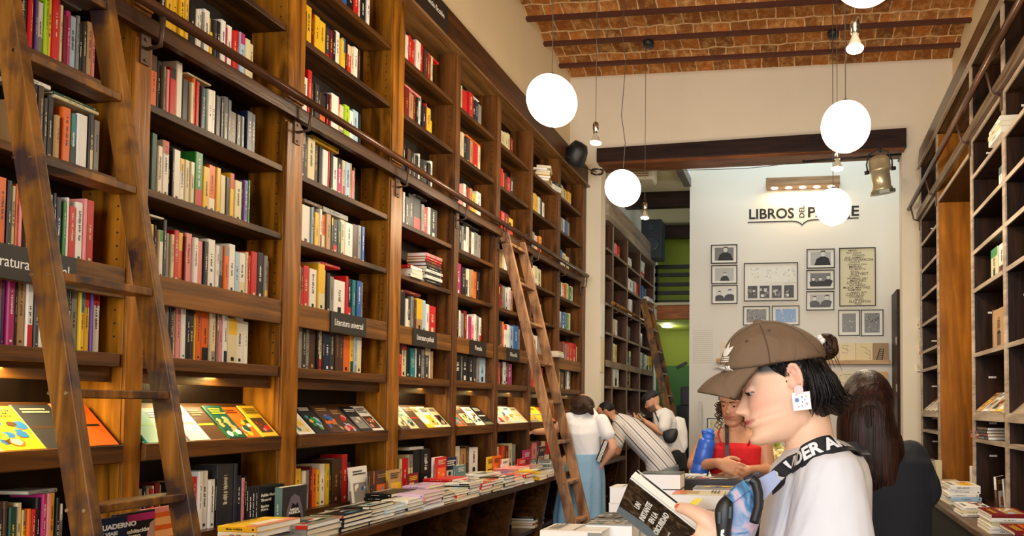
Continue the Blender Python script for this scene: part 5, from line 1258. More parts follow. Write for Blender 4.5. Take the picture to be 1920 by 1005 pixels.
def rotM(px_dir, up_hint=(0, 0, 1), loc=(0, 0, 0)):
    """head frame: x forward"""
    x = Vector(px_dir).normalized(); y = Vector(up_hint).cross(x).normalized(); z = x.cross(y)
    m_ = Matrix((x, y, z)).transposed().to_4x4(); m_.translation = Vector(loc); return m_
def inflate(mb, poly, Y0, half, steps=14, pivot=None, power=.5, skew=(0, 0), yn=1.0):
    """closed body whose outline seen by the camera is poly (pixels at depth Y0); depth 2*half"""
    P = [at(x, y, Y=Y0) for x, y in poly]; n = len(P)
    c = at(pivot[0], pivot[1], Y=Y0) if pivot else sum(P, Vector())/n
    vs = []; L_ = [sin(-pi/2+pi*(i+.5)/steps) for i in range(steps)]
    for t in L_:
        s_ = (1-t*t)**power
        for p in P:
            q = c+(p-c)*s_; vs.append(Vector((q.x+skew[0]*t, Y0+half*t, q.z+skew[1]*t)))
    fs = [(i*n+k, i*n+(k+1) % n, (i+1)*n+(k+1) % n, (i+1)*n+k) for i in range(steps-1) for k in range(n)]
    a = len(vs); vs += [Vector((c.x, Y0-half, c.z)), Vector((c.x, Y0+half, c.z))]
    fs += [(a, (k+1) % n, k) for k in range(n)]+[(a+1, (steps-1)*n+k, (steps-1)*n+(k+1) % n) for k in range(n)]
    return mb.add(vs, fs, True)
def smooth_poly(pts, n=4):
    out = []; m_ = len(pts)
    for i in range(m_):
        p0, p1, p2, p3 = [Vector(pts[(i+k-1) % m_]) for k in range(4)]
        for k in range(n):
            t = k/n; out.append(tuple(.5*((2*p1)+(p2-p0)*t+(2*p0-5*p1+4*p2-p3)*t*t+(3*p1-p0-3*p2+p3)*t**3)))
    return out
def finger(mb, pts, r0, r1):
    P = [Vector(p) for p in pts]; q = []; n = len(P)
    for i in range(n-1):
        for k in range(4): q.append(P[i].lerp(P[i+1], k/4))
    q.append(P[-1]); q2 = [q[0]]+[(q[i-1]+q[i]*2+q[i+1])/4 for i in range(1, len(q)-1)]+[q[-1]]
    mb.tube(q2, [r0+(r1-r0)*i/(len(q2)-1) for i in range(len(q2))], 12); mb.ball(q2[-1], r1*.98, 10); mb.ball(q2[0], r0*.98, 10)
def hand_mb(mb, wrist, fwd, palm_n, s=1.0, side=1, curl=.5, spread=.12):
    """side=1: thumb on the +across side; palm_n points out of the palm"""
    f = Vector(fwd).normalized(); pn = Vector(palm_n); pn = (pn-f*pn.dot(f)).normalized(); ac = f.cross(pn)*side
    w = Vector(wrist); L_ = .092*s
    ring_loft(mb, [(w-f*.012*s, ac*.026*s, pn*.019*s), (w+f*.015*s, ac*.031*s, pn*.017*s), (w+f*.05*s, ac*.040*s, pn*.014*s), (w+f*.078*s, ac*.041*s, pn*.011*s), (w+f*.094*s, ac*.037*s, pn*.009*s)], 18)
    for k, (o_, ln) in enumerate(((.029, .070), (.010, .079), (-.010, .074), (-.028, .058))):
        b = w+f*(.085-.004*abs(k-1))*s+ac*o_*s; d = (f+ac*spread*(1.5-k)/1.5).normalized(); p = [b-f*.01*s, b]
        a = 0
        for seg, c_ in ((.45, .45), (.32, .9), (.23, .7)):
            a += curl*c_*1.35; dd = d*cos(a)+pn*sin(a); p.append(p[-1]+dd*ln*seg*s)
        finger(mb, p, .0095*s, .007*s)
    b = w+f*.02*s+ac*.024*s+pn*.004*s; d = (ac*.75+f*.65+pn*.35).normalized()
    finger(mb, [b, b+d*.034*s, b+(d*.6+f*.55+pn*.25*curl*2).normalized()*.03*s+d*.034*s, b+d*.034*s+(f*.9+ac*.15+pn*.4*curl*2).normalized()*.056*s], .0125*s, .0082*s)
def lids(mb, M, s, closed=.9, wf=IDW):
    for sd in (-1, 1):
        c = Vector((.0605, sd*.031, .0105)); r = .0137; cut = .006-closed*.0105; vs = []; n = 20; h = 10
        for i in range(h+1):
            a = pi*i/h
            for k in range(n):
                b = 2*pi*k/n; z = max(cut, r*cos(a)); vs.append(M @ (wf(c+Vector((r*sin(a)*cos(b), r*sin(a)*sin(b)*1.05, z)))*s))
        mb.add(vs, [(i*n+k, (i+1)*n+k, (i+1)*n+(k+1) % n, i*n+(k+1) % n) for i in range(h) for k in range(n)]+[tuple(range(n)), tuple(range(h*n, h*n+n))[::-1]], True)
def eyes(M, s, parent, iris='#1a100c', closed=.45, brow='#1c1412', small=False, wf=IDW):
    Vector_ = Vector
    def V3(*a): return wf(Vector_(*a))
    for sd in (1, -1):
        e = MB(); R3 = M.to_3x3(); c = M @ (V3((.0605, sd*.031, .0105))*s)
        e.ball(c, .0118*s, 16); ob = e.build('eyeball', plain('eye_white', '#b8b0a8', .3), parent)
        d = MB(); d.ball(M @ (V3((.0685, sd*.031, .0065))*s), (.0056*s, .0068*s, .0062*s), 12, R3); d.build('iris', plain('iris_dark', iris, .1), ob)
        l = MB(); pts = [M @ (V3((.0715-.25*abs(t)**2*.03-.0035*abs(t), sd*(.031+.0135*t), .0145-.006*t*t-closed*.006))*s) for t in (-1, -.6, -.2, .2, .6, 1)]
        l.tube(pts, [.0006*s, .0011*s, .0013*s, .0014*s, .0014*s, .0009*s], 6)
        if not small:
            for t in (.1, .3, .5, .7, .9):
                a = V3((.0715-.0035*t, sd*(.031+.0135*t), .0145-.006*t*t-closed*.006)); l.tube([M @ (a*s), M @ ((a+Vector((.0045, sd*.003*t, -.002)))*s)], [.0006*s, .0002*s], 4)
        l.build('eyelash', plain('lash_black', '#0d0a0a', .5), parent)
        b = MB(); b.tube([M @ (V3((.0835-.3*(y-.031)**2*20, sd*y, .030+.004*sin((y-.016)*90)))*s) for y in (.014, .022, .030, .038, .046)], [.0014*s, .0022*s, .0022*s, .0018*s, .0008*s], 6)
        b.build('eyebrow', plain('brow_'+brow.strip('#'), brow, .7), parent)
def surf(obs):
    vs, fs = [], []
    for o in obs:
        a = len(vs); off = wloc(o); vs += [v.co+off for v in o.data.vertices]; fs += [[a+i for i in p.vertices] for p in o.data.polygons]
    return BVHTree.FromPolygons(vs, fs)
def cast(bvh, px, py, back=None):
    d = (at(px, py, Y=10)-CAM).normalized(); h = bvh.ray_cast(CAM+d*.2, d); return (h[0], h[1]) if h[0] is not None else None
def decal(txt, size, mat, parent, bvh, px, py, right_px, name, lift=.0012, sx=1.0, bold=.001):
    """writing laid on a curved surface around the pixel px,py; right_px = neighbouring pixel in reading direction"""
    a = cast(bvh, px, py); b = cast(bvh, *right_px)
    if not a or not b: return None
    r_ = (b[0]-a[0]).normalized(); n_ = a[1]; u_ = n_.cross(r_).normalized(); M = frame_M(a[0]+n_*.03, r_, u_)
    o = text_mesh(txt, size, mat, None, M, name, extrude=0, sx=sx, bold=bold)
    return wrap(o, n_, bvh, parent, lift)
def wrap(o, n_, bvh, parent, lift=.0012):
    off = wloc(parent)
    for v in o.data.vertices:
        h = bvh.ray_cast(v.co, -n_)
        if h[0] is not None: v.co = h[0]+h[1]*lift
        v.co -= off
    o.parent = parent; return o

# ---------------- the person in the foreground, reading
YW = 1.14
def P3(px, py, Y=YW): return at(px, py, Y=Y)
pw = thing('person', 'person in brown cap and white T-shirt reading a book, earring, in the foreground', 'person', (P3(1540, 900).x, YW, 0))
HS = 1.0
hd = Vector((-1, -.10, -.31)).normalized()
def _sst(t): t = min(1, max(0, t)); return t*t*(3-2*t)
def _bk(z): return .62-.16*_sst((z-.0)/.06)
def _zs(z): return z*.92 if z > 0 else z*(.92-.12*_sst(-z/.05))
def WF(p): return Vector((p.x*(1.12 if p.x > 0 else _bk(p.z))+(.010*_sst((-.03-p.z)/.07) if p.x > 0 else 0), p.y*.97, _zs(p.z)))
def WI(p):
    z = p.z/(.80 if p.z < -.04 else .86 if p.z < 0 else .92); x = p.x-(.010*_sst((-.03-z)/.07) if p.x > 0 else 0); return Vector((x/(1.12 if x > 0 else .6), p.y/.97, z))
MH = rotM(hd, (0.0, .02, 1), (0, 0, 0))
ear_l = Vector((-.005, .075, .004))*HS            # the ear towards the camera
ear_w = at(1494, 709, Y=YW-.08)
MH.translation = ear_w-(MH.to_3x3() @ ear_l)
hc = MH.translation
body = MB(); head_mb(body, MH, HS, nose=.95, nz=110, nf=150, wf=WF); lids(body, MH, HS, 1.0, WF)
neck_b = P3(1530, 880, YW+.02)
nk = P3(1512, 790, YW+.0)
ring_loft(body, [(nk+Vector((-.005, 0, .02)), (.044, 0, 0), (0, .050, 0)), (nk.lerp(neck_b, .35), (.045, 0, -.006), (0, .052, 0)), (nk.lerp(neck_b, .7), (.050, 0, -.012), (0, .060, 0)), (neck_b, (.072, 0, -.01), (0, .10, 0)), (neck_b+Vector((-.005, 0, -.06)), (.072, 0, 0), (0, .13, 0))], 32)
# trunk, legs
cx = P3(1524, 950).x
ring_loft(body, [((cx+.005, YW, 1.22), (.085, 0, 0), (0, .15, 0)), ((cx-.0, YW, 1.10), (.09, 0, 0), (0, .14, 0)), ((cx-.01, YW, .95), (.085, 0, 0), (0, .125, 0)), ((cx, YW, .82), (.10, 0, 0), (0, .155, 0)), ((cx, YW, .72), (.10, 0, 0), (0, .16, 0))], 28)
shL, elL, wrL = at(1556, 915, Y=YW-.15), at(1556, 1120, Y=YW-.165), at(1352, 1012, Y=1.0)
shR, elR, wrR = at(1530, 900, Y=YW+.15), at(1520, 1090, Y=YW+.16), at(1330, 1075, Y=1.22)
for s_, e_, w_ in ((shL, elL, wrL), (shR, elR, wrR)): limb(body, [s_, e_, w_], [.048, .038, .024])
# the hand holding the open book
thumb = [at(1348, 1000, Y=1.0), at(1322, 972, Y=.995), at(1295, 957, Y=1.01), at(1273, 951, Y=1.03)]
palm_c = at(1330, 1000, Y=1.01)
ring_loft(body, [(wrL, (0, .020, .0), (.012, 0, .024)), (at(1338, 1003, Y=1.0), (0, .018, 0), (.022, 0, .030)), (at(1318, 1003, Y=1.0), (0, .016, 0), (.016, 0, .034)), (at(1300, 1012, Y=1.0), (0, .012, 0), (.008, 0, .030))], 18)
finger(body, thumb, .0165, .0088)
body.ball(at(1333, 982, Y=1.0), (.020, .014, .020), 14)
for k, (x_, y_) in enumerate(((1302, 1010), (1306, 1026), (1311, 1041), (1317, 1054))):
    finger(body, [at(x_+10, y_, Y=.995), at(x_-14, y_+8, Y=.975), at(x_-36, y_+14, Y=.972), at(x_-58+6*k, y_+18, Y=1.0)], .0095, .007)
hand_mb(body, wrR, (-.9, .0, .3), (0, -.3, .9), .95, 1, .6)
for sd in (-1, 1):
    limb(body, [(cx+.005, YW+sd*.085, .76), (cx-.01, YW+sd*.09, .45), (cx+.02, YW+sd*.09, .09)], [.085, .055, .038]); limb(body, [(cx+.03, YW+sd*.09, .035), (cx-.14, YW+sd*.10, .03)], [.035, .028])
bm_ = remesh(body, .0028, 2)
SK = '#efc4a8'
link(bm_, 'body', SKIN, pw, face_cols(MH, HS, SK, '#b8505a', '#e39484', wi=WI, scalp='#141012'))
eyes(MH, HS, pw, closed=.8, brow='#2a1c18', wf=WF)
tn = MB(); tn.ball(at(1273.5, 949.5, Y=1.021), (.0065, .003, .0045), 10); tn.build('thumb_nail', plain('coral_nail', '#e0563c', .25), pw)
# T-shirt
TEE = cloth('white_jersey', '#d4d7e0', .8, 7, (1, 1, .4))
ts = MB()
nb = neck_b
ring_loft(ts, [(at(1556, 838, Y=YW+.01), (.054, 0, -.010), (0, .075, 0)), (at(1550, 856, Y=YW+.01), (.072, 0, -.012), (0, .120, 0)), (at(1538, 885, Y=YW), (.088, 0, -.01), (0, .155, 0), 2.3), ((cx+.004, YW, 1.20), (.096, 0, 0), (0, .165, 0), 2.3),
               ((cx-.002, YW, 1.10), (.102, 0, 0), (0, .165, 0), 2.3), ((cx-.004, YW, .98), (.108, 0, 0), (0, .168, 0), 2.2), ((cx, YW, .84), (.125, 0, 0), (0, .185, 0), 2.2), ((cx, YW, .80), (.12, 0, 0), (0, .18, 0))], 36)
for s_, e_, dx in ((shL, elL, 0), (shR, elR, 0)):
    a_ = s_+Vector((0, .01 if s_ is shL else -.01, .0)); d_ = e_-s_
    limb(ts, [a_+Vector((0, 0, .012)), a_+d_*.35, a_+d_*.62], [.056, .066, .074], 20)
tm = remesh(ts, .005, 4); tee = link(tm, 't_shirt', TEE, pw)
jn = MB()
ring_loft(jn, [((cx, YW, .86), (.108, 0, 0), (0, .165, 0)), ((cx, YW, .76), (.115, 0, 0), (0, .18, 0)), ((cx, YW, .70), (.11, 0, 0), (0, .178, 0))], 28)
for sd in (-1, 1): limb(jn, [(cx+.005, YW+sd*.085, .76), (cx-.01, YW+sd*.09, .45), (cx+.02, YW+sd*.09, .12)], [.094, .066, .052])
link(remesh(jn, .01, 3), 'trousers', cloth('denim', '#39506e', .3), pw)
sh_ = MB()
for sd in (-1, 1): limb(sh_, [(cx+.03, YW+sd*.09, .043), (cx-.15, YW+sd*.10, .038)], [.042, .036])
link(remesh(sh_, .008, 2), 'shoes', plain('white_shoe', '#e2e0da', .6), pw)
# hair
hr = MB()
hp = smooth_poly([(1484, 676), (1506, 668), (1537, 664), (1556, 690), (1572, 716), (1582, 745), (1583, 768), (1572, 781), (1556, 776), (1544, 788), (1526, 781), (1514, 762), (1506, 738), (1502, 716), (1498, 696)], 3)
inflate(hr, hp, YW+.005, .088, 18, (1522, 716), .36)
R3h = MH.to_3x3()
hr.ball(MH @ (Vector((-.004, 0, .006))*HS), (.058*HS, .073*HS, .060*HS), 28, R3h)
hm = link(remesh(hr, .004, 2), 'hair', HBLACK, pw)
st = MB(); r_ = random.Random(8)
for k in range(150):      # strands that fall behind the ear and flick out
    a = r_.uniform(0, 1); y = YW+r_.uniform(-.085, .08); y = YW-.08+.16*abs(r_.random())**1.6
    x0 = 1502+38*a+r_.uniform(-3, 3); x1 = 1512+72*a+r_.uniform(-4, 6); yy = 776-22*a+r_.uniform(-10, 14)
    fl_ = r_.uniform(4, 20) if a > .5 else r_.uniform(-4, 10)
    bulge = r_.uniform(4, 12)
    st.tube([at(x0, 672+r_.random()*10, Y=y), at(x0+(x1-x0)*.35+bulge, 705, Y=y-.004), at(x0+(x1-x0)*.75+bulge, 742, Y=y-.005), at(x1, yy-14, Y=y), at(x1+fl_, yy+r_.uniform(-6, 3), Y=y)], [.0016, .0024, .0022, .0016, .0004], 5)
for k in range(70):       # wisps at the temple
    a = r_.random(); y = YW-.083+.004*r_.random()
    st.tube([at(1440+42*a, 686-9*a, Y=y), at(1452+34*a, 692-6*a+r_.uniform(-2, 4), Y=y-.001), at(1470+18*a, 696+r_.uniform(-3, 12), Y=y+.002)], [.0004, .0009, .0003], 4)
st.build('hair_strands', HBLACK, pw)
bn = MB(); bc = at(1549, 650, Y=YW+.01)
bn.ball(bc, (.021, .021, .020), 18)
for k in range(14):
    a = k*.45; ax = Vector((r_.uniform(-1, 1), r_.uniform(-1, 1), r_.uniform(-1, 1))).normalized(); u = ax.orthogonal().normalized(); v = ax.cross(u)
    bn.tube([bc+(u*cos(t*.42)+v*sin(t*.42))*.0215+ax*.003*sin(t) for t in range(14)], .003, 6)
for k in range(8): bn.tube([bc+Vector((.005*k-.02, -.01, -.012)), bc+Vector((.006*k-.015, -.012, -.035-.01*r_.random()))], [.001, .0003], 4)
bn.build('hair_bun', HBROWN, pw)
sc_ = MB(); sc0 = at(1538, 644, Y=YW-.004)
for k in range(9): sc_.ball(sc0+Vector((.003*sin(k*2), .014*cos(k*.7), .010*sin(k*.7))), (.006, .007, .006), 8)
sc_.build('scrunchie', plain('pearl_white', '#e6e0da', .35), pw)
# cap
CAPC = cloth('brown_twill', '#6f5a45', .35, 14, (1, 1, 1)); 
cp_ = smooth_poly([(1351, 697), (1351, 682), (1357, 660), (1368, 638), (1386, 620), (1412, 607), (1440, 602), (1468, 605), (1500, 616), (1526, 631), (1545, 650), (1546, 674), (1507, 680), (1470, 685), (1430, 694), (1390, 700), (1365, 702)], 3)
cm = MB(); inflate(cm, cp_, YW, .098, 22, (1440, 690), .40)
cap = link(remesh(cm, .0035, 3), 'cap', CAPC, pw)
cbv = surf([cap])
# the peak of the cap: a curved, bent sheet with thickness
bt = MB(); n_, m_ = 22, 12; top = []; 
Am, Bm = (1352, 698), (1311, 738)
for i in range(n_+1):
    u = -1+2*i/n_            # across the forehead, -1 towards the camera
    ang = u*pi/2
    # root line follows the crown front, tip line is the rounded edge
    yo = YW+.088*u
    root = at(1352+56*(1-cos(ang))*1.35, 700-8*(1-cos(ang)), Y=YW); root.y = YW+.090*sin(ang)
    tip = at(1309+66*(1-cos(ang))*1.2, 744-5*(1-cos(ang))+0, Y=YW); tip.y = YW+.082*sin(ang)
    droop = -.020*(u*u)
    for j in range(m_+1):
        v = j/m_; p = root.lerp(tip, v); p.z += .016*sin(pi*v*.55+.2)*(1)+droop*(v**.7)-.003; top.append(p)
th_ = Vector((.0, 0, -.0045))
W2 = m_+1; N2 = len(top)
vs = top+[p+th_ for p in top]
fs = [(i*W2+j, i*W2+j+1, (i+1)*W2+j+1, (i+1)*W2+j) for i in range(n_) for j in range(m_)]
fs += [tuple(N2+q for q in f[::-1]) for f in fs]
edge_ = [i*W2 for i in range(n_+1)]+[n_*W2+j for j in range(1, m_+1)]+[i*W2+m_ for i in range(n_-1, -1, -1)]+[j for j in range(m_-1, 0, -1)]
for a, b in zip(edge_, edge_[1:]+edge_[:1]): fs.append((a, b, N2+b, N2+a))
bt.add(vs, fs, True); bt.build('peak', CAPC, cap)
MB().ball(at(1421, 604, Y=YW), (.009, .009, .005), 12).build('top_button', CAPC, cap)
eh = MB()
for q in ((1442, 620), (1400, 640)):
    h = cast(cbv, *q)
    if h: eh.ball(h[0], .0026, 8)
eh.build('eyelets', plain('dark_thread', '#4a3c2e', .8), cap)
seam = MB()
for a_, b_ in (((1421, 604), (1352, 693)), ((1424, 604), (1445, 690)), ((1428, 603), (1536, 660))):
    pts = []
    for k in range(15):
        t = k/14; h = cast(cbv, a_[0]+(b_[0]-a_[0])*t+14*sin(pi*t)*(-1 if b_[0] < 1400 else .3), a_[1]+(b_[1]-a_[1])*t-(18*sin(pi*t) if b_[0] > 1500 else 12*sin(pi*t) if b_[0] < 1400 else 0)+2)
        if h: pts.append(h[0]+h[1]*.0002)
    if len(pts) > 3: seam.tube(pts, .0011, 5)
seam.build('seams', plain('seam_brown', '#564432', .8), cap)
# three leaved emblem and lettering on the front panel
def leaf2d(cx0, cy0, ang, L_, w):
    pts = []
    for k in range(9):
        t = k/8; pts.append((t*L_, w*sin(pi*t**.8)))
    for k in range(7, 0, -1):
        t = k/8; pts.append((t*L_, -w*sin(pi*t**.8)))
    return [(cx0+x*cos(ang)-y*sin(ang), cy0+x*sin(ang)+y*cos(ang)) for x, y in pts]
h0 = cast(cbv, 1362, 664)
if h0:
    nn = (h0[1]+Vector((-.9, -.3, 0))).normalized(); r0_ = Vector((0, 0, 1)).cross(nn).normalized(); u0_ = nn.cross(r0_)
    em = MB()
    for ang, L_, w in ((R(90), .026, .0062), (R(42), .025, .006), (R(138), .025, .006)):
        for band in (0, 1, 2):
            P_ = leaf2d(0, -.004, ang, L_, w); lo = (.0, .30, .42)[band]
            em.add([h0[0]+nn*.02+r0_*x+u0_*y for x, y in P_], [tuple(range(len(P_)))]) if band == 0 else None
    for k in range(3): em.quad(*[h0[0]+nn*.02+r0_*x+u0_*y for x, y in ((-.016, -.007-.0035*k), (.016, -.007-.0035*k), (.0155, -.005-.0035*k), (-.0155, -.005-.0035*k))])
    eo = em.build('emblem', WHITE_INK, None, local=True); wrap(eo, nn, cbv, cap, .0015)
    tM = frame_M(h0[0]+nn*.02-u0_*.0235, r0_, u0_); to = text_mesh('adidas', .016, WHITE_INK, None, tM, 'emblem_lettering', extrude=0, bold=.0006); wrap(to, nn, cbv, cap, .0015)
# earring
er = MB(); ec = at(1497.5, 731, Y=YW-.098); er.lathe([(.0075, -.0015), (.0075, .0015)], ec, 20, 'y'); e1 = er.build('earring', plain('pink_enamel', '#f0a8a8', .3), pw)
c_ = at(1503, 752, Y=YW-.098); a = R(6); U = Vector((cos(a), 0, sin(a)))*.0145; V_ = Vector((-sin(a), 0, cos(a)))*.0145; D = Vector((0, .0012, 0))
sq = MB().hexa([c_-U-V_-D, c_+U-V_-D, c_+U-V_+D, c_-U-V_+D], [c_-U+V_-D, c_+U+V_-D, c_+U+V_+D, c_-U+V_+D]); e2 = sq.build('square_pendant', plain('white_enamel', '#f4f2f4', .25), e1)
dm = [plain('dot_blue', '#3c5fa8', .4), plain('dot_pink', '#d98a9a', .4), plain('dot_orange', '#d8a060', .4), plain('dot_navy', '#39406a', .4)]; dt = MB()
for x, y, r0, mi in ((-.5, .15, .26, 0), (-.4, -.6, .13, 1), (.55, -.35, .17, 1), (.1, .45, .10, 3), (.1, -.1, .10, 3), (.55, .5, .12, 2), (-.5, .75, .12, 2), (.35, .1, .08, 0), (.0, -.55, .08, 3)):
    dt.mat(mi).add([c_-D*1.2+U*(x+r0*cos(k*pi/8))+V_*(y+r0*sin(k*pi/8)) for k in range(16)], [tuple(range(16))])
dt.build('dots', dm, e2)
MB().tube([ec+Vector((0, 0, -.006)), c_+V_*.9], .0008, 5).ball(at(1499, 720, Y=YW-.092), .0018, 8).build('ear_stud', CHROME, e1)
# ---------------- crossbody bag with printed strap
bag = thing('crossbody_bag', 'tie dye crossbody bag with black straps on the chest of the reading person', 'bag', at(1410, 960, Y=.96))
bvt = surf([tee])
path = [(1450, 897), (1462, 886), (1480, 870), (1500, 853), (1522, 839), (1545, 829), (1568, 824), (1588, 826), (1604, 834), (1614, 846)]
def ribbon(pxs, width, name, mat, lift=.004, across_px=None, n=60, th=.0015):
    pts = []
    for i in range(len(pxs)-1):
        for k in range(6):
            t = k/6; x, y = pxs[i][0]+(pxs[i+1][0]-pxs[i][0])*t, pxs[i][1]+(pxs[i+1][1]-pxs[i][1])*t
            h = cast(bvt, x, y+13)
            if h: 
                q = h[0]+h[1]*.006; pts.append((q, (h[1]+Vector((0, -1.1, .1))).normalized()))
    Q = [p for p, _ in pts]; Nn = [n_ for _, n_ in pts]
    for _ in range(6): Q = [Q[0]]+[(Q[i-1]+Q[i]*2+Q[i+1])/4 for i in range(1, len(Q)-1)]+[Q[-1]]; Nn = [Nn[0]]+[(Nn[i-1]+Nn[i]*2+Nn[i+1]).normalized() for i in range(1, len(Nn)-1)]+[Nn[-1]]
    return Q, Nn
Q, Nn = ribbon(path, .03, 'strap', None)
def frames(Q, Nn):
    out = []; s_ = 0
    for i in range(len(Q)):
        tg = (Q[min(i+1, len(Q)-1)]-Q[max(i-1, 0)]).normalized(); n_ = (Nn[i]-tg*Nn[i].dot(tg)).normalized(); ac = n_.cross(tg)
        if i: s_ += (Q[i]-Q[i-1]).length
        out.append((s_, Q[i], tg, n_, ac))
    return out
FRS = frames(Q, Nn)
def ribbon_mesh(mb, FRS, w, th):
    vs = []; 
    for s_, q, tg, n_, ac in FRS: vs += [q-ac*w/2-n_*th, q+ac*w/2-n_*th, q+ac*w/2, q-ac*w/2]
    fs = [(i*4+k, i*4+(k+1) % 4, (i+1)*4+(k+1) % 4, (i+1)*4+k) for i in range(len(FRS)-1) for k in range(4)]; mb.add(vs, fs+[(3, 2, 1, 0), tuple(len(vs)-4+k for k in range(4))], False)
sm_ = MB(); ribbon_mesh(sm_, FRS, .034, .003)
strap = sm_.build('printed_strap', plain('black_webbing', '#121620', .6, bump=.2, scale=600), bag)
c = bpy.data.curves.new('t', 'FONT'); c.body = 'UR  UNDER ARMOUR'; c.size = .028; c.align_x = 'LEFT'; c.align_y = 'CENTER'; c.offset = .0012; c.resolution_u = 3; c.space_character = 1.0
t_ = bpy.data.objects.new('t', c); COL.objects.link(t_); me = bpy.data.meshes.new_from_object(t_.evaluated_get(bpy.context.evaluated_depsgraph_get())); bpy.data.objects.remove(t_)
import bisect
SS = [f[0] for f in FRS]; tot_ = SS[-1]
bm2 = bmesh.new(); bm2.from_mesh(me)
for v in bm2.verts: v.co.x = v.co.x*.98+.002
bmesh.ops.delete(bm2, geom=[f for f in bm2.faces if max(v.co.x for v in f.verts) > tot_-.002], context='FACES')
for v in bm2.verts:
    s_ = min(tot_-1e-4, max(0, v.co.x)); i = min(len(SS)-2, max(0, bisect.bisect(SS, s_)-1)); t = (s_-SS[i])/(SS[i+1]-SS[i]+1e-9)
    q = FRS[i][1].lerp(FRS[i+1][1], t); ac = FRS[i][4].lerp(FRS[i+1][4], t); n_ = FRS[i][3].lerp(FRS[i+1][3], t); v.co = q+ac*v.co.y+n_*.0018-wloc(strap)
bm2.to_mesh(me); bm2.free(); me.materials.clear(); me.materials.append(plain('strap_white_print', '#dfe3ea', .6))
lo = bpy.data.objects.new('strap_lettering', me); COL.objects.link(lo); lo.parent = strap
# pouch
TD = bpy.data.materials.new('tie_dye_fabric'); TD.use_nodes = True
nt = TD.node_tree; b_ = nt.nodes['Principled BSDF']; tc = nt.nodes.new('ShaderNodeTexCoord'); n1 = nt.nodes.new('ShaderNodeTexNoise'); n1.inputs['Scale'].default_value = 22; n1.inputs['Detail'].default_value = 3; n1.inputs['Distortion'].default_value = 1.2
nt.links.new(tc.outputs['Object'], n1.inputs['Vector']); rp = nt.nodes.new('ShaderNodeValToRGB'); nt.links.new(n1.outputs['Fac'], rp.inputs[0])
e = rp.color_ramp.elements; e[0].position = .33; e[0].color = srgb('#2c4664'); e[1].position = .72; e[1].color = srgb('#e4b4c0')
for p_, c_ in ((.42, '#3f7fae'), (.5, '#9fa8c8'), (.56, '#c8a8b8'), (.63, '#8fa4c4')): q_ = e.new(p_); q_.color = srgb(c_)
nt.links.new(rp.outputs[0], b_.inputs['Base Color']); b_.inputs['Roughness'].default_value = .6
YBg = .97
pb = MB(); inflate(pb, smooth_poly([(1372, 915), (1392, 902), (1412, 897), (1424, 912), (1430, 940), (1426, 975), (1414, 1010), (1400, 1060), (1375, 1060), (1358, 1020), (1356, 970), (1360, 935)], 3), YBg, .035, 12, None, .35)
link(remesh(pb, .003, 2), 'pouch', TD, bag)
pl_ = MB(); 
pl_.hexa([at(1414, 902, Y=.955), at(1432, 938, Y=.955), at(1432, 938, Y=.965), at(1414, 902, Y=.965)], [at(1452, 881, Y=.965), at(1464, 902, Y=.965), at(1464, 902, Y=.975), at(1452, 881, Y=.975)])
pl_.build('strap_panel', plain('blue_grey_fabric', '#9aa6cc', .6, noise=.2, scale=25), bag)
pl_ = MB(); pl_.hexa([at(1361, 930, Y=.93), at(1374, 942, Y=.93), at(1374, 942, Y=.94), at(1361, 930, Y=.94)], [at(1393, 900, Y=.94), at(1409, 917, Y=.94), at(1409, 917, Y=.95), at(1393, 900, Y=.95)]); pl_.build('side_panel', TD, bag)
bs = MB(); pts = [at(*q, Y=.928) for q in ((1408, 898), (1417, 905), (1422, 925), (1422, 950), (1414, 980))]
bs.tube([Vector((q[0], .928, q[2])) for q in [tuple(pts[min(4, i//5)].lerp(pts[min(4, i//5+1)], (i % 5)/5)) for i in range(24)]], .0075, 10, flat=1.0); bs.build('black_strap', BLACK, bag)
bk = MB(); inflate(bk, smooth_poly([(1352, 934), (1364, 927), (1374, 944), (1374, 972), (1370, 1000), (1368, 1040), (1348, 1040), (1344, 1000), (1340, 962), (1344, 945)], 2), .935, .012, 8, None, .3); bk.build('buckle_strap', BLACK, bag)
bk = MB()
for q in ((1346, 960), (1366, 950)): bk.hexa([at(q[0], q[1]+22, Y=.920), at(q[0]+5, q[1]+22, Y=.920), at(q[0]+5, q[1]+22, Y=.926), at(q[0], q[1]+22, Y=.926)], [at(q[0]+1, q[1], Y=.920), at(q[0]+6, q[1], Y=.920), at(q[0]+6, q[1], Y=.926), at(q[0]+1, q[1], Y=.926)])
bk.build('zip_pullers', plain('gunmetal', '#3a3f44', .3, .8), bag)
MB().add([at(x, y, Y=.9195) for x, y in ((1352, 994), (1358, 992), (1358, 998), (1355, 1001), (1360, 1006), (1354, 1010), (1351, 1003))], [tuple(range(7))]).build('white_mark', WHITE_INK, bag)

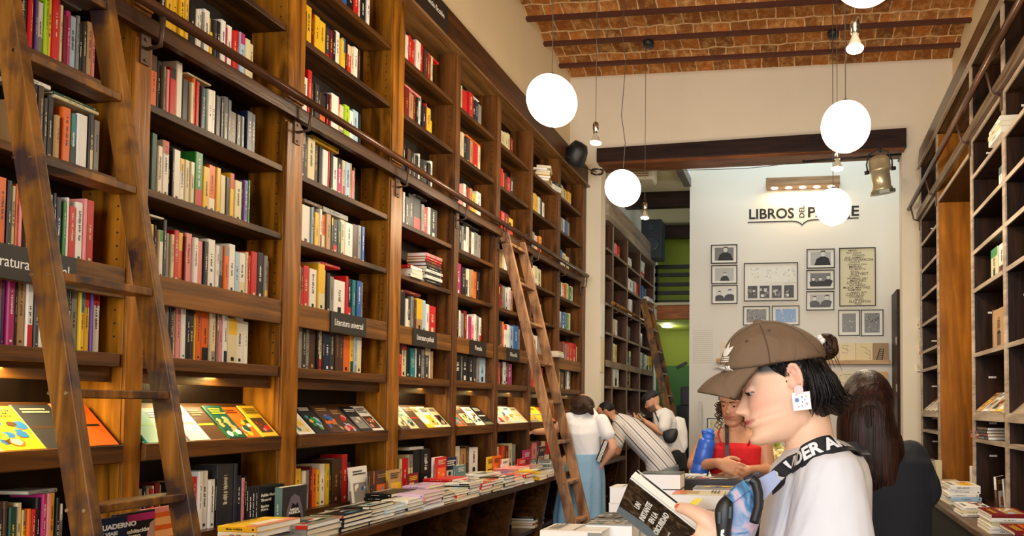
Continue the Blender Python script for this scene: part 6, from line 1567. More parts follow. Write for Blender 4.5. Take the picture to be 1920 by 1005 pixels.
# ---------------- the book being read
hb = thing('open_book', 'open paperback with dark photo cover and white title held by the reading person', 'book', at(1240, 960, Y=1.1))
A0 = at(1147, 952, Y=1.20); B0_ = at(1181, 899, Y=1.085)
dn = (at(1309, 1000, Y=1.085)-B0_).normalized(); wv = A0-B0_; wv = wv-dn*wv.dot(dn); wid = wv.length; wv.normalize()
hgt = .215; nrm = dn.cross(wv).normalized()
if nrm.y > 0: nrm = -nrm
O = B0_; back = -nrm
BCV = bpy.data.materials.new('forest_photo_cover'); BCV.use_nodes = True
nt = BCV.node_tree; b_ = nt.nodes['Principled BSDF']; tc = nt.nodes.new('ShaderNodeTexCoord'); n1 = nt.nodes.new('ShaderNodeTexNoise'); n1.inputs['Scale'].default_value = 40; n1.inputs['Detail'].default_value = 6; n1.inputs['Distortion'].default_value = 1.5
nt.links.new(tc.outputs['Object'], n1.inputs['Vector']); rp = nt.nodes.new('ShaderNodeValToRGB'); nt.links.new(n1.outputs['Fac'], rp.inputs[0]); e = rp.color_ramp.elements
e[0].position = .38; e[0].color = srgb('#1c1a14'); e[1].position = .75; e[1].color = srgb('#9a8468')
for p_, c_ in ((.5, '#352c20'), (.6, '#5c4a34')): q_ = e.new(p_); q_.color = srgb(c_)
nt.links.new(rp.outputs[0], b_.inputs['Base Color']); b_.inputs['Roughness'].default_value = .3
def slab(o, a, la, b, lb, c, lc): return MB().hexa([o, o+a*la, o+a*la+b*lb, o+b*lb], [o+c*lc, o+c*lc+a*la, o+c*lc+a*la+b*lb, o+c*lc+b*lb])
sl_ = slab(O, dn, hgt, wv, wid, back, .0012); cv_ = sl_.build('front_cover', BCV, hb)
gr_ = MB(); lf0 = nrm*.0004
gr_.add([O+wv*(wid*.80)+lf0, O+wv*wid+lf0, O+wv*wid+dn*hgt+lf0, O+wv*(wid*.86)+dn*hgt+lf0, O+wv*(wid*.82)+dn*hgt*.5+lf0, O+wv*(wid*.72)+dn*hgt*.3+lf0], [(0, 1, 2, 3, 4, 5)]); gr_.build('grey_road', plain('road_grey', '#77858c', .4, noise=.2, scale=60), cv_)
# page block opens away from the cover, fanned
pgm = MB()
for k in range(9):
    a_ = R(3+k*2.2); d_ = (wv*cos(a_)+back*sin(a_)); o_ = O-wv*.002*k*.4+back*(.002+k*.0015)-dn*.001
    m2 = slab(o_, dn, hgt-.002, d_, wid-.003, back, .0012); pgm.v += []; base = len(pgm.v); pgm.add(m2.v, m2.f)
pgm.build('pages', PAPERW, hb)
spn = MB(); o_ = O-wv*.007-dn*.001; m2 = slab(o_+back*.003, dn, hgt-.002, wv, .010, back, .012); spn.add(m2.v, m2.f); spn.build('page_block', plain('fore_edge', '#efeade', .8, noise=.08, scale=300), hb)
bk2 = MB(); a_ = R(24); d_ = (wv*cos(a_)+back*sin(a_)); m2 = slab(O-wv*.008+back*.0185, dn, hgt, d_, wid, back, .001); bk2.add(m2.v, m2.f); bk2.build('back_cover', PAPERW, hb)
rd = -wv                                   # reading direction: towards the spine side at upper right
for s_, v_ in (('UN', .155), ('INSTANTE', .238), ('EN LA', .320), ('OSCURIDAD', .403)):
    text_mesh(s_, .0152, WHITE_INK, cv_, frame_M(O+wv*(wid*.43)+dn*(hgt*v_)+nrm*.0008, rd, -dn), 'cover_title', extrude=.0001, bold=.0007, sx=1.15)
text_mesh('novela', .006, WHITE_INK, cv_, frame_M(O+wv*(wid*.52)+dn*(hgt*.50)+nrm*.0008, rd, -dn), 'cover_author', extrude=.0001)
gp = MB().add([O+wv*(wid*.22+.012*cos(k*pi/8))+dn*(hgt*.74+.014*sin(k*pi/8))+lf0*1.5 for k in range(16)], [tuple(range(16))]); gp.build('green_spot', BM['g'], cv_)
# ---------------- helpers for the people further away
def person(lab, base, fwd, name='person'):
    return thing('person', lab, 'person', base)
def up(p, dz): return Vector((p.x, p.y, p.z+dz))
# ---- person in the red top, facing the camera
Y2 = 3.35
A2 = lambda x, y, d=0: at(x, y, Y=Y2+d)
t = person('person in red strappy top holding a blue bottle, standing behind the centre table', (A2(1378, 850).x, Y2, 0), None)
M2 = rotM((-.42, -1, -.30), (.06, 0, 1), A2(1378, 757)); S2 = .98
b = MB(); head_mb(b, M2, S2, nz=60, nf=80); lids(b, M2, S2, .75)
ring_loft(b, [(A2(1382, 778, .02), (.050, 0, 0), (0, .05, 0)), (A2(1382, 796, .03), (.052, 0, 0), (0, .05, 0)), (A2(1381, 806, .03), (.105, 0, 0), (0, .06, 0)), (A2(1380, 818, .03), (.155, 0, 0), (0, .075, 0)), (A2(1379, 840, .02), (.15, 0, 0), (0, .085, 0)), (A2(1378, 870, .02), (.135, 0, 0), (0, .09, 0)), (A2(1378, 895, .02), (.125, 0, 0), (0, .085, 0)), (A2(1378, 930, .02), (.155, 0, 0), (0, .10, 0)), (A2(1378, 970, .02), (.165, 0, 0), (0, .11, 0))], 28)
wl, wr_ = A2(1347, 868, -.22), A2(1402, 882, -.20)
limb(b, [A2(1327, 822, .02), A2(1298, 874, -.02), wl], [.045, .038, .024]); limb(b, [A2(1431, 820, .02), A2(1440, 884, .0), wr_], [.045, .040, .025])
hand_mb(b, wl, (1, -.15, -.30), (-.1, .9, -.3), .95, 1, .35, .14); hand_mb(b, wr_, (-1, -.25, .02), (0, .9, -.3), .95, 1, .35, .16)
for sd in (-1, 1): limb(b, [A2(1378, 985)+Vector((sd*.085, .02, 0)), A2(1378, 1100)+Vector((sd*.09, .0, 0)), (A2(1378, 990).x+sd*.09, Y2+.03, .09)], [.085, .055, .04]); limb(b, [(A2(1378, 990).x+sd*.09, Y2+.03, .035), (A2(1378, 990).x+sd*.1, Y2-.12, .03)], [.035, .028])
link(remesh(b, .0055, 2), 'body', SKIN, t, face_cols(M2, S2, '#c98f6c', '#b05a54', '#c87862')); eyes(M2, S2, t, closed=.5, small=True)
r = MB()
ring_loft(r, [(A2(1379, 829, .02), (.115, 0, -.004), (0, .088, 0)), (A2(1379, 838, .015), (.150, 0, 0), (0, .098, 0), 2.3), (A2(1378, 868, .015), (.143, 0, 0), (0, .102, 0), 2.3), (A2(1378, 884, .015), (.135, 0, 0), (0, .097, 0)), (A2(1378, 888, .015), (.130, 0, 0), (0, .09, 0))], 36)
rt = link(remesh(r, .006, 3), 'red_top', cloth('red_knit', '#d31a22', .35, 20), t)
for q in (((1352, 834, -.068), (1346, 812, -.03), (1352, 800, .03)), ((1402, 834, -.066), (1414, 812, -.03), (1408, 799, .03))):
    MB().tube([A2(*k) for k in q], .0045, 6).build('shoulder_strap', plain('red_strap', '#c8181f', .6), t)
sk = MB(); ring_loft(sk, [(A2(1378, 893, .02), (.133, 0, 0), (0, .096, 0)), (A2(1378, 930, .02), (.165, 0, 0), (0, .115, 0)), (A2(1378, 1010, .02), (.185, 0, 0), (0, .135, 0))], 28); link(remesh(sk, .01, 2), 'shorts', cloth('navy_cloth', '#1e2436', .4), t)
h = MB(); R3 = M2.to_3x3(); h.ball(M2 @ Vector((-.026, 0, .042)), (.094, .088, .088), 24, R3); rr = random.Random(5)
link(remesh(h, .006, 1), 'hair', HCURL, t)
cw = MB()
for k in range(46):
    sd = 1 if k % 2 else -1; a0 = M2 @ Vector((rr.uniform(-.05, .045), sd*rr.uniform(.068, .085), rr.uniform(-.02, .05))); ln = rr.uniform(.06, .13); ph = rr.random()*6; pts = []
    for j in range(14): s_ = j/13; pts.append(a0+Vector((.014*cos(ph+s_*15)+sd*-.01*s_*0, .014*sin(ph+s_*15), -ln*s_)))
    cw.tube(pts, [.0035*(1-.6*j/13) for j in range(14)], 5)
cw.build('curls', HCURL, t)
er = MB()
for k in range(4): er.ball(M2 @ Vector((.0, .083, -.025-.013*k)), .0055, 8)
er.build('earring', plain('silver_bead', '#d8d4cc', .25, .8), t)
st = MB(); pts = [A2(1362, 795, -.02), A2(1363, 812, -.072), A2(1363, 835, -.100), A2(1364, 862, -.115)]
for a_, b2 in zip(pts, pts[1:]): st.beam(a_, b2, .020, .003, up=(0, -1, .2))
st.build('bag_strap', BLACK, t)
wb = MB(); inflate(wb, smooth_poly([(1372, 884), (1400, 876), (1428, 886), (1440, 900), (1424, 912), (1380, 912), (1366, 900)], 2), Y2-.16, .05, 8); tag(link(remesh(wb, .006, 2), 'waist_bag', plain('purple_navy_nylon', '#2a2440', .5, noise=.4, scale=15)), 'dark purple waist bag in front of the red top person', 'bag')
# blue bottle
bp = A2(1313, 880, -.10); t3 = thing('water_bottle', 'blue ribbed water bottle under the arm of the red top person', 'bottle', bp)
mbt = MB(); mbt.T = Matrix.Translation(bp) @ Matrix.Rotation(R(14), 4, 'Y')
mbt.lathe([(.01, -.03), (.044, -.028), (.047, -.02), (.047, .02), (.044, .026), (.047, .032), (.047, .10), (.045, .105), (.046, .112), (.045, .145), (.030, .165)], n=24); mbt.build('flask', plain('bottle_blue', '#2f62c8', .35), t3)
mbt = MB(); mbt.T = Matrix.Translation(bp) @ Matrix.Rotation(R(14), 4, 'Y'); mbt.lathe([(.030, .160), (.032, .165), (.032, .185), (.022, .19), (.022, .21), (.010, .214)], n=20).tube([(-.03, 0, .175), (-.035, -.02, .195), (0, -.03, .20), (.03, -.02, .19)], .006, 6); mbt.build('cap', plain('bottle_cap_blue', '#3a74de', .35), t3)

# ---- person with long dark hair seen from behind
Y4 = 2.25
A4 = lambda x, y, d=0: at(x, y, Y=Y4+d)
t = person('person with very long dark red brown hair in black clothes, seen from behind', (A4(1655, 850).x, Y4, 0), None)
M4 = rotM((-.15, 1, -.35), (0, 0, 1), A4(1626, 762)); b = MB(); head_mb(b, M4, .98, nz=40, nf=60)
ring_loft(b, [(A4(1628, 780), (.05, 0, 0), (0, .05, 0)), (A4(1635, 820), (.055, 0, 0), (0, .055, 0)), (A4(1640, 840), (.14, 0, 0), (0, .07, 0)), (A4(1645, 900), (.15, 0, 0), (0, .09, 0)), (A4(1655, 1000), (.13, 0, 0), (0, .09, 0)), (A4(1655, 1060), (.16, 0, 0), (0, .11, 0))], 26)
limb(b, [A4(1708, 855), A4(1738, 925, -.02), A4(1712, 938, .20)], [.05, .04, .028]); limb(b, [A4(1585, 855), A4(1568, 940, .0), A4(1590, 950, .2)], [.05, .04, .028])
hand_mb(b, A4(1712, 938, .20), (-.2, 1, 0), (0, 0, -1), .95, 1, .5); hand_mb(b, A4(1590, 950, .2), (.1, 1, 0), (0, 0, -1), .95, -1, .5)
bx = A4(1655, 1000).x
for sd in (-1, 1): limb(b, [(bx+sd*.085, Y4, .75), (bx+sd*.09, Y4, .45), (bx+sd*.09, Y4, .09)], [.085, .055, .04]); limb(b, [(bx+sd*.09, Y4, .035), (bx+sd*.1, Y4+.14, .03)], [.035, .028])
link(remesh(b, .008, 1), 'body', SKIN, t, face_cols(M4, .98, '#d9a888', '#b05a54', '#c87862'))
d = MB()
ring_loft(d, [(A4(1640, 822), (.07, 0, 0), (0, .06, 0)), (A4(1648, 838, -.005), (.145, 0, -.01), (0, .085, 0)), (A4(1650, 860, -.01), (.175, 0, -.012), (0, .11, 0), 2.2), (A4(1655, 920, -.01), (.165, 0, 0), (0, .12, 0), 2.2), (A4(1662, 1000), (.150, 0, 0), (0, .12, 0)), (A4(1664, 1060), (.175, 0, 0), (0, .14, 0)), (A4(1664, 1200), (.20, 0, 0), (0, .16, 0)), ((bx+.01, Y4, .35), (.24, 0, 0), (0, .20, 0))], 32)
limb(d, [A4(1706, 858, -.01), A4(1737, 922, -.02), A4(1712, 938, .20)], [.062, .056, .045], 18); limb(d, [A4(1590, 858, -.01), A4(1572, 935, .0), A4(1590, 950, .20)], [.06, .054, .045], 18)
link(remesh(d, .007, 4), 'black_dress', cloth('black_cotton', '#10141d', .6, 8), t)
h = MB(); inflate(h, smooth_poly([(1590, 735), (1604, 716), (1626, 710), (1650, 717), (1667, 740), (1675, 770), (1682, 800), (1692, 822), (1697, 860), (1694, 900), (1688, 945), (1660, 952), (1640, 948), (1610, 930), (1585, 890), (1572, 850), (1568, 800), (1574, 765)], 3), Y4-.045, .095, 14, (1634, 830), .33); h.ball(M4 @ Vector((-.004, 0, .012)), (.112, .092, .118), 24, M4.to_3x3())
link(remesh(h, .006, 3), 'long_hair', HRED, t)
hs = MB()
for k in range(120):
    a = rr.uniform(-1, 1); x0 = 1632+40*a; y_ = Y4-.045-.092*math.sqrt(max(0, 1-a*a))**.8
    hs.tube([at(1632+20*a, 722+10*a*a, Y=Y4-.09), at(x0*.98+1632*.02, 770, Y=y_), at(1636+52*a, 840, Y=y_+.002), at(1641+48*a+rr.uniform(-3, 3), 900, Y=y_+.006), at(1645+42*a+rr.uniform(-5, 5), 946+rr.uniform(-10, 9), Y=y_+.02)], [.002, .0035, .0035, .003, .0008], 5)
hs.build('hair_strands', HRED, t)

# ---- bent person in white T-shirt and blue skirt
Y5 = 5.6
A5 = lambda x, y, d=0: at(x, y, Y=Y5+d)
t = person('person in white T-shirt and long pale blue skirt leaning over the bench', (A5(1090, 900).x, Y5, 0), None)
M5 = rotM((.05, .6, -1.0), (0, .9, .5), A5(1092, 762, .10)); b = MB(); head_mb(b, M5, .98, nz=40, nf=60)
ring_loft(b, [(A5(1096, 850), (.13, 0, 0), (0, .10, 0)), (A5(1094, 820, -.02), (.14, 0, 0), (0, .10, .03)), (A5(1094, 785, .0), (.16, 0, 0), (0, .09, .05)), (A5(1092, 768, .06), (.06, 0, 0), (0, .04, .05)), (A5(1092, 762, .10), (.05, 0, 0), (0, .03, .04))], 24)
eL, wL = A5(1022, 808, .0), A5(1000, 808, .12)
limb(b, [A5(1068, 785), A5(1038, 808, -.05), A5(1003, 810, .15)], [.05, .04, .027]); hand_mb(b, A5(1003, 810, .15), (-.8, .5, .0), (0, .2, -1), .95, 1, .5)
wR = A5(1130, 868, -.02); limb(b, [A5(1128, 790), A5(1150, 842, -.03), wR], [.05, .042, .028]); hand_mb(b, wR, (-.25, .1, -1), (-1, .1, 0), .95, 1, .8)
bx = A5(1088, 900).x
for sd in (-1, 1): limb(b, [(bx+sd*.09, Y5, .9), (bx+sd*.09, Y5, .45), (bx+sd*.09, Y5, .09)], [.09, .06, .04]); limb(b, [(bx+sd*.09, Y5, .035), (bx+sd*.1, Y5+.14, .03)], [.035, .028])
link(remesh(b, .008, 1), 'body', SKIN, t, face_cols(M5, .98, '#d69c7e', '#b05a54', '#c87862'))
d = MB(); ring_loft(d, [(A5(1098, 856), (.150, 0, 0), (0, .12, 0)), (A5(1096, 835, -.01), (.145, 0, 0), (0, .12, .02)), (A5(1094, 805, -.02), (.145, 0, 0), (0, .115, .04)), (A5(1094, 784, .0), (.15, 0, 0), (0, .10, .06)), (A5(1092, 768, .05), (.09, 0, 0), (0, .06, .07))], 32)
limb(d, [A5(1128, 789), A5(1140, 815, -.02)], [.064, .064], 18); limb(d, [A5(1068, 785), A5(1054, 798, -.02)], [.06, .06], 18)
link(remesh(d, .008, 4), 't_shirt', cloth('white_cotton', '#e2e0e4', .6, 7), t)
d = MB(); ring_loft(d, [(A5(1098, 850), (.155, 0, 0), (0, .13, 0)), (A5(1096, 862), (.165, 0, 0), (0, .15, 0)), (A5(1092, 900), (.20, 0, 0), (0, .18, 0)), (A5(1087, 960), (.225, 0, 0), (0, .20, 0)), ((bx+.02, Y5, .12), (.245, 0, 0), (0, .25, 0))], 64)
for i in range(len(d.v)):
    k = i % 64; p = d.v[i]; row = i//64
    c_ = Vector((A5(1092, 900).x, Y5, p.z)); q = p-c_; d.v[i] = c_+q*(1+.045*min(row, 3)/3*sin(k*11*2*pi/64))
link(remesh(d, .008, 1), 'skirt', plain('chambray_blue', '#7fa3c0', .85, noise=.1, scale=30), t)
h = MB(); h.ball(A5(1091, 761, .08), (.115, .125, .10), 20)
h.tube([A5(1095, 757, .02), A5(1106, 768, -.03), A5(1112, 778, -.03)], [.05, .035, .012], 10)
link(remesh(h, .007, 2), 'hair', HBROWN, t)
bk = thing('book', 'pale book held at the side of the person in the blue skirt', 'book', A5(1126, 862, -.06))
m_ = MB(); m_.hexa([A5(1117, 862, -.10), A5(1126, 867, -.10), A5(1126, 867, .04), A5(1117, 862, .04)], [A5(1132, 824, -.10), A5(1141, 829, -.10), A5(1141, 829, .04), A5(1132, 824, .04)]); m_.build('cover', BM['k'], bk)
for k in range(3):
    o_ = .25+k*.22; m_ = MB(); m_.hexa([A5(1117+9*o_, 862.5+5*o_, -.104), A5(1118+9*o_, 863+5*o_, -.104), A5(1118+9*o_, 863+5*o_, -.09), A5(1117+9*o_, 862.5+5*o_, -.09)], [A5(1132+9*o_, 824.5+5*o_, -.104), A5(1133.3+9*o_, 825+5*o_, -.104), A5(1133.3+9*o_, 825+5*o_, -.09), A5(1132+9*o_, 824.5+5*o_, -.09)]); m_.build('page_edge', PAPERW, bk)

# ---- man in striped shirt bending
Y6 = 6.55
A6 = lambda x, y, d=0: at(x, y, Y=Y6+d)
t = person('person in striped shirt with glasses and beard, bent forward over the bench', (A6(1245, 900).x, Y6, 0), None)
M6 = rotM((-1, -.25, -.75), (-.5, 0, 1), A6(1138, 775, -.02)); b = MB(); head_mb(b, M6, 1.02, nz=44, nf=64)
AX = lambda x, y, r0, r1, dx, dz, d=0: (A6(x, y, d), (dx*r0, 0, dz*r0), (0, r1, 0))
ring_loft(b, [AX(1146, 782, .05, .05, .5, .87), AX(1158, 790, .06, .07, .5, .87), AX(1170, 800, .10, .17, .5, .87), AX(1200, 825, .11, .16, .6, .8), AX(1235, 862, .08, .13, .8, .6), (A6(1245, 885), (.09, 0, 0), (0, .14, 0)), (A6(1247, 905), (.12, 0, 0), (0, .16, 0))], 24)
limb(b, [A6(1160, 800, -.16), A6(1158, 850, -.2), A6(1120, 862, -.12)], [.05, .042, .03]); hand_mb(b, A6(1120, 862, -.12), (-1, .1, -.1), (0, .1, -1), 1, 1, .5)
limb(b, [A6(1165, 798, .16), A6(1140, 850, .2), A6(1105, 865, .12)], [.05, .042, .03]); hand_mb(b, A6(1105, 865, .12), (-1, .1, -.1), (0, .1, -1), 1, -1, .5)
bx = A6(1250, 900).x
for sd in (-1, 1): limb(b, [(bx, Y6+sd*.09, .70), (bx-.02, Y6+sd*.09, .42), (bx+.02, Y6+sd*.1, .09)], [.10, .065, .045]); limb(b, [(bx+.02, Y6+sd*.1, .035), (bx-.16, Y6+sd*.1, .03)], [.038, .03])
link(remesh(b, .008, 1), 'body', SKIN, t, face_cols(M6, 1.02, '#c08a6a', '#a05a50', '#b87460', beard='#2a1c16')); eyes(M6, 1.02, t, closed=.5, small=True)
STR = bpy.data.materials.new('striped_shirt'); STR.use_nodes = True
nt = STR.node_tree; b_ = nt.nodes['Principled BSDF']; N = nt.nodes.new; L = nt.links.new
tc = N('ShaderNodeTexCoord'); sx = N('ShaderNodeSeparateXYZ'); L(tc.outputs['Object'], sx.inputs[0])
m1 = N('ShaderNodeMath'); m1.operation = 'MULTIPLY'; L(sx.outputs['X'], m1.inputs[0]); m1.inputs[1].default_value = .72
m2 = N('ShaderNodeMath'); m2.operation = 'MULTIPLY_ADD'; L(sx.outputs['Z'], m2.inputs[0]); m2.inputs[1].default_value = .69; L(m1.outputs[0], m2.inputs[2])
m3 = N('ShaderNodeMath'); m3.operation = 'MULTIPLY_ADD'; L(sx.outputs['Y'], m3.inputs[0]); m3.inputs[1].default_value = .35; L(m2.outputs[0], m3.inputs[2])
m4 = N('ShaderNodeMath'); m4.operation = 'MULTIPLY'; L(m3.outputs[0], m4.inputs[0]); m4.inputs[1].default_value = 11.0
m5 = N('ShaderNodeMath'); m5.operation = 'FRACT'; L(m4.outputs[0], m5.inputs[0])
rp = N('ShaderNodeValToRGB'); rp.color_ramp.interpolation = 'CONSTANT'; L(m5.outputs[0], rp.inputs[0]); e = rp.color_ramp.elements; e[0].position = 0; e[0].color = srgb('#4a4a5a'); e[1].position = .11; e[1].color = srgb('#dcd6d2')
for p_, c_ in ((.36, '#b08a88'), (.42, '#dcd6d2'), (.66, '#8a8c9a'), (.71, '#dcd6d2')): q_ = e.new(p_); q_.color = srgb(c_)
L(rp.outputs[0], b_.inputs['Base Color']); b_.inputs['Roughness'].default_value = .85
d = MB(); ring_loft(d, [AX(1155, 786, .075, .09, .5, .87), AX(1164, 793, .10, .16, .5, .87), AX(1180, 804, .13, .20, .55, .83), AX(1205, 826, .14, .19, .62, .78), AX(1232, 853, .145, .185, .8, .6), (A6(1240, 876), (.155, 0, .04), (0, .185, 0)), (A6(1240, 893), (.15, 0, .06), (0, .18, 0))], 32)
limb(d, [A6(1162, 798, -.16), A6(1157, 832, -.19)], [.075, .068], 18); limb(d, [A6(1167, 796, .16), A6(1148, 832, .19)], [.075, .068], 18)
link(remesh(d, .008, 4), 'shirt', STR, t)
d = MB(); ring_loft(d, [(A6(1246, 878), (.145, 0, .04), (0, .178, 0)), (A6(1250, 895), (.135, 0, 0), (0, .18, 0)), (A6(1250, 920), (.13, 0, 0), (0, .175, 0))], 28)
for sd in (-1, 1): limb(d, [(bx, Y6+sd*.09, .70), (bx-.02, Y6+sd*.09, .42), (bx+.02, Y6+sd*.1, .12)], [.115, .08, .065])
link(remesh(d, .01, 3), 'trousers', cloth('grey_trousers', '#6d7072', .4), t)
h = MB(); h.ball(M6 @ Vector((-.015, 0, .035)), (.094, .082, .088), 20, M6.to_3x3()); link(remesh(h, .007, 1), 'hair', HBLACK, t)
g = MB(); 
for sd in (1, -1):
    cc = Vector((.084, sd*.032, .008)); g.tube([M6 @ (cc+Vector((-abs(cos(k*pi/6))*.004, .022*cos(k*pi/6), .017*sin(k*pi/6)))) for k in range(13)], .0018, 5); g.tube([M6 @ Vector((.080, sd*.054, .012)), M6 @ Vector((.0, sd*.078, .012))], .002, 5)
g.tube([M6 @ Vector((.086, .010, .010)), M6 @ Vector((.086, -.010, .010))], .0016, 5); g.build('glasses', BLACK, t)

# ---- man with a backwards black cap looking at a phone
Y7 = 7.05
A7 = lambda x, y, d=0: at(x, y, Y=Y7+d)
t = person('person in white T-shirt and backwards black cap looking down at a phone', (A7(1252, 900).x, Y7, 0), None)
M7 = rotM((-1, -.35, -.55), (-.2, 0, 1), A7(1222, 753)); b = MB(); head_mb(b, M7, 1.0, nz=44, nf=64)
ring_loft(b, [(A7(1228, 762), (.048, 0, .01), (0, .05, 0)), (A7(1238, 772), (.06, 0, .02), (0, .07, 0)), (A7(1245, 785), (.11, 0, 0), (0, .17, 0)), (A7(1250, 820), (.11, 0, 0), (0, .15, 0)), (A7(1256, 860), (.12, 0, 0), (0, .16, 0))], 24)
w7 = A7(1212, 792, -.12); limb(b, [A7(1247, 788, -.17), A7(1243, 812, -.20), w7], [.05, .042, .03]); hand_mb(b, w7, (-1, .1, .35), (0, .3, 1), .95, -1, .5)
w8 = A7(1206, 788, .05); limb(b, [A7(1244, 785, .17), A7(1234, 812, .18), w8], [.05, .042, .03]); hand_mb(b, w8, (-1, -.1, .35), (0, -.3, 1), .95, 1, .5)
bx = A7(1262, 900).x
for sd in (-1, 1): limb(b, [(bx, Y7+sd*.09, .9), (bx-.0, Y7+sd*.09, .47), (bx+.02, Y7+sd*.1, .09)], [.10, .065, .045]); limb(b, [(bx+.02, Y7+sd*.1, .035), (bx-.16, Y7+sd*.1, .03)], [.038, .03])
link(remesh(b, .008, 1), 'body', SKIN, t, face_cols(M7, 1.0, '#cf9a78', '#a86058', '#c88470', beard='#6a4c3c')); eyes(M7, 1.0, t, closed=.6, small=True)
d = MB(); ring_loft(d, [(A7(1236, 769), (.07, 0, .03), (0, .085, 0)), (A7(1243, 776), (.105, 0, .03), (0, .16, 0)), (A7(1248, 790), (.13, 0, 0), (0, .19, 0)), (A7(1252, 815), (.13, 0, 0), (0, .18, 0)), (A7(1260, 850), (.15, 0, 0), (0, .19, 0))], 30)
limb(d, [A7(1248, 786, -.17), A7(1246, 800, -.20)], [.075, .07], 18); limb(d, [A7(1246, 785, .17), A7(1240, 800, .19)], [.075, .07], 18)
link(remesh(d, .008, 4), 't_shirt', cloth('white_tee_cotton', '#e6e2de', .5, 8), t)
d = MB(); ring_loft(d, [(A7(1262, 848), (.14, 0, 0), (0, .18, 0)), (A7(1266, 880), (.145, 0, 0), (0, .18, 0))], 28)
for sd in (-1, 1): limb(d, [(bx+.01, Y7+sd*.09, .86), (bx, Y7+sd*.09, .47), (bx+.02, Y7+sd*.1, .12)], [.115, .08, .065])
link(remesh(d, .01, 3), 'trousers', cloth('black_trousers', '#1a1a1e', .4), t)
c7 = MB(); c7.ball(M7 @ Vector((-.008, 0, .055)), (.105, .085, .068), 20, M7.to_3x3()); cap7 = link(remesh(c7, .007, 1), 'cap', plain('black_cap', '#1a1818', .7), t)
c7 = MB(); pts = [(-.10+.02*cos(a), 0, 0) for a in (0,)]
c7.add([M7 @ Vector(p) for p in [(-.085, .06, .045), (-.14, .045, .035), (-.165, 0, .03), (-.14, -.045, .035), (-.085, -.06, .045), (-.085, .06, .052), (-.14, .045, .042), (-.165, 0, .037), (-.14, -.045, .042), (-.085, -.06, .052)]], [(0, 1, 2, 3, 4), (9, 8, 7, 6, 5), (0, 5, 6, 1), (1, 6, 7, 2), (2, 7, 8, 3), (3, 8, 9, 4), (4, 9, 5, 0)]); c7.build('peak', plain('black_cap', '#1a1818', .7), cap7)
ph = thing('phone', 'dark phone held by the person in the backwards cap', 'phone', A7(1192, 782, -.04))
MB().hexa([A7(1188, 786, -.08), A7(1204, 784, -.08), A7(1204, 784, .0), A7(1188, 786, .0)], [A7(1187, 784, -.08), A7(1203, 782, -.08), A7(1203, 782, .0), A7(1187, 784, .0)]).build('phone_body', BLACK, ph)
sb = MB(); inflate(sb, smooth_poly([(1244, 808), (1268, 803), (1271, 815), (1266, 828), (1254, 832), (1244, 824)], 2), Y7-.24, .05, 8); o = link(remesh(sb, .007, 2), 'shoulder_bag', plain('black_nylon', '#202022', .5)); tag(o, 'small black shoulder bag of the person in the backwards cap', 'bag')
o2 = MB().tube([A7(1228, 772, -.10), A7(1236, 792, -.21), A7(1247, 812, -.235)], .009, 6).build('bag_strap', BLACK, o); 
cl = MB(); inflate(cl, smooth_poly([(1258, 786), (1284, 784), (1290, 838), (1276, 850), (1256, 846), (1268, 820)], 2), Y7+.02, .05, 8); link(remesh(cl, .008, 2), 'white_shirt_tail', cloth('linen_white', '#e4e0d8', .6), t)
# ------------------------------------------------------------------ write the books out
def quads_area(B):
    c = [B['M'] @ Vector(p) for p in ((0, 0, 0), (0, B['t'], 0), (0, 0, B['h']), (0, B['t'], B['h']), (-B['d'], B['t'], 0), (-B['d'], B['t'], B['h']), (-B['d'], 0, 0), (-B['d'], 0, B['h']))]
    if any(FW.dot(p-CAM) < .2 for p in c): return 0
    q = [proj(p) for p in c]
    if all(x < 0 or x > 1920 or y < 0 or y > 1005 for x, y in q): return 0
    def cl(p): return (min(1920, max(0, p[0])), min(1005, max(0, p[1])))
    q = [cl(p) for p in q]
    def ar(*i): 
        P = [q[k] for k in i]; return abs(sum(P[k][0]*P[(k+1) % 4][1]-P[(k+1) % 4][0]*P[k][1] for k in range(4)))/2
    a = ar(0, 1, 3, 2)+(ar(1, 4, 5, 3) if B['art'] else 0)
    return a*B['prio']*(1 if B['art'] else 1)
for B in BOOKS: B['a'] = quads_area(B)
vis = [B for B in BOOKS if B['a'] > 0 and B['h'] > .02 and B['t'] > .001]
vis.sort(key=lambda B: -B['a'])
IND = vis[:315]; REST = vis[315:]
seen = {}
for B in IND:
    if len(B['label'].split()) > 16: print('LONG', B['label'])
    l = B['label']; k = seen.get(l, 0); seen[l] = k+1
    if k: print('DUP', l)
mats_c = MSL
for B in IND:
    mb = MB(); cover_mb(mb, B)
    used = sorted(set(mb.m)); mb.m = [used.index(i) for i in mb.m]
    o = mb.build('book', [MSL[i] for i in used], local=True); o.matrix_world = B['M']
    tag(o, B['label'], 'book', B['group'])
    pg = MB(); pages_mb(pg, B); p_ = pg.build('pages', PAPERW if B['white'] else PAPER, local=True); p_.parent = o
    B['obj'] = o
mb = MB()
for B in REST:
    mb.T = B['M']; cover_mb(mb, B); pages_mb(mb, B, IPW if B['white'] else IP)
mb.T = None
o = mb.build('books', MSL, local=True); tag(o, 'all the smaller books further along the shelves and in the piles', 'books', kind='stuff')
print('books', len(BOOKS), 'individual', len(IND), 'rest', len(REST), 'min area', IND[-1]['a'])
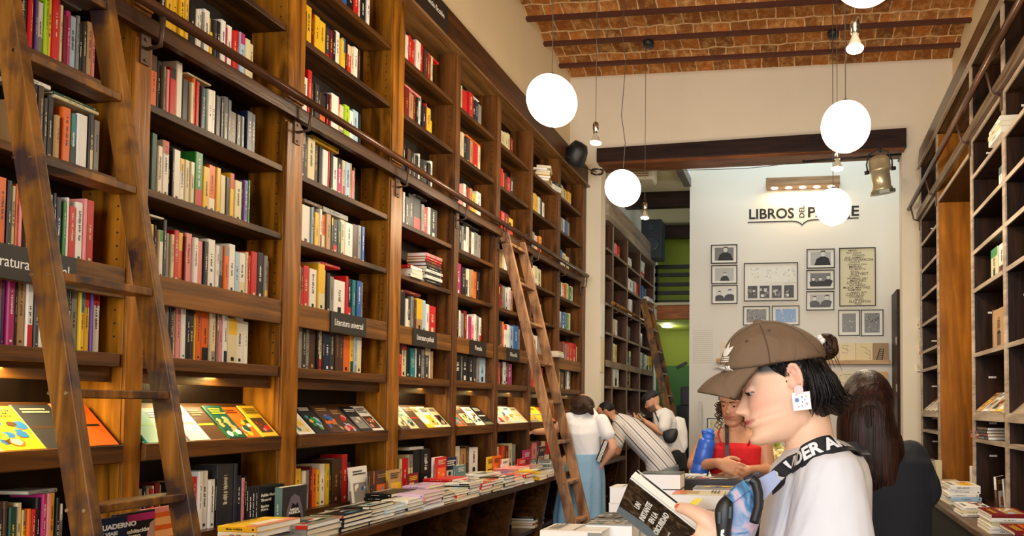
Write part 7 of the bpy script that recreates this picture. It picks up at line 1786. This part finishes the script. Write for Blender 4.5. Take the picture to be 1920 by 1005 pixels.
# titles on the front covers
def ctext(B, s, size, u, v, mat=WHITE_INK, sx=1.0, align='LEFT', bold=0.0, name='cover_title'):
    M = Matrix(((-1, 0, 0, -u*B['d']), (0, 0, 1, B['t']+.0012), (0, 1, 0, v*B['h']), (0, 0, 0, 1)))
    o = text_mesh(s, size, mat, None, M, name, extrude=.0002, align=align, sx=sx, bold=bold); o.parent = B['obj']; return o
def cpoly(B, pts, mat, name='cover_picture', lift=.0008, mats=None):
    m_ = MB(); m_.add([(-u*B['d'], B['t']+lift, v*B['h']) for u, v in pts], [tuple(range(len(pts)))]); o = m_.build(name, mat, local=True); o.parent = B['obj']; return o
for B, kind in TITLED:
    if 'obj' not in B: continue
    if kind == 'fab':
        ctext(B, 'Fabián Martínez', .0175, .1, .80, sx=.9, bold=.0006); ctext(B, 'Siccardi', .0175, .1, .70, bold=.0006); ctext(B, 'Bestias\nafuera', .0165, .1, .53, sx=.95, bold=.0006)
        cpoly(B, [(.62, .0), (1, 0), (1, .28), (.86, .24), (.7, .12)], plain('pale_flesh', '#d9a584', .5))
    elif kind == 'hab':
        cpoly(B, [(0, .86), (1, .86), (1, .97), (0, .97)], BM['m']); cpoly(B, [(.55, 0), (1, 0), (1, .85), (.88, .8), (.62, .2)], plain('dusty_pink', '#b98a84', .5))
        ctext(B, 'La habitación\nde hierro', .0185, .07, .68, bold=.0006)
    elif kind == 'navy':
        ctext(B, 'CUADERNO', .021, .06, .86, bold=.001); ctext(B, 'DE VIAJE', .016, .06, .76, bold=.0005); cpoly(B, [(.02, 0), (.98, 0), (.98, .55), (.02, .5)], BM['c'])
    elif kind == 'pink':
        cpoly(B, [(.2, 0), (.98, 0), (.98, .92), (.2, .92)], BM['o'])
        for k in range(4): cpoly(B, [(.3, .12+k*.2), (.9, .12+k*.2), (.9, .24+k*.2), (.3, .24+k*.2)], plain('peach', '#f2b070', .5), lift=.0012)
    elif kind == 'mask':
        cpoly(B, [(0.02, 0), (1, 0), (1, 1), (0.02, 1)], BM['K'])
        cpoly(B, [(.15, 0), (.2, .45), (.35, .75), (.5, .82), (.7, .74), (.85, .4), (.9, 0)], plain('violet_grey', '#6f6478', .5), lift=.0012)
        cpoly(B, [(.25, 0), (.3, .35), (.42, .62), (.55, .55), (.62, .62), (.75, .35), (.8, 0)], BM['k'], lift=.0016)
        o = ctext(B, 'NADA\nNUNCA', .016, .5, .42, align='CENTER', bold=.0008); o.location.y += .001
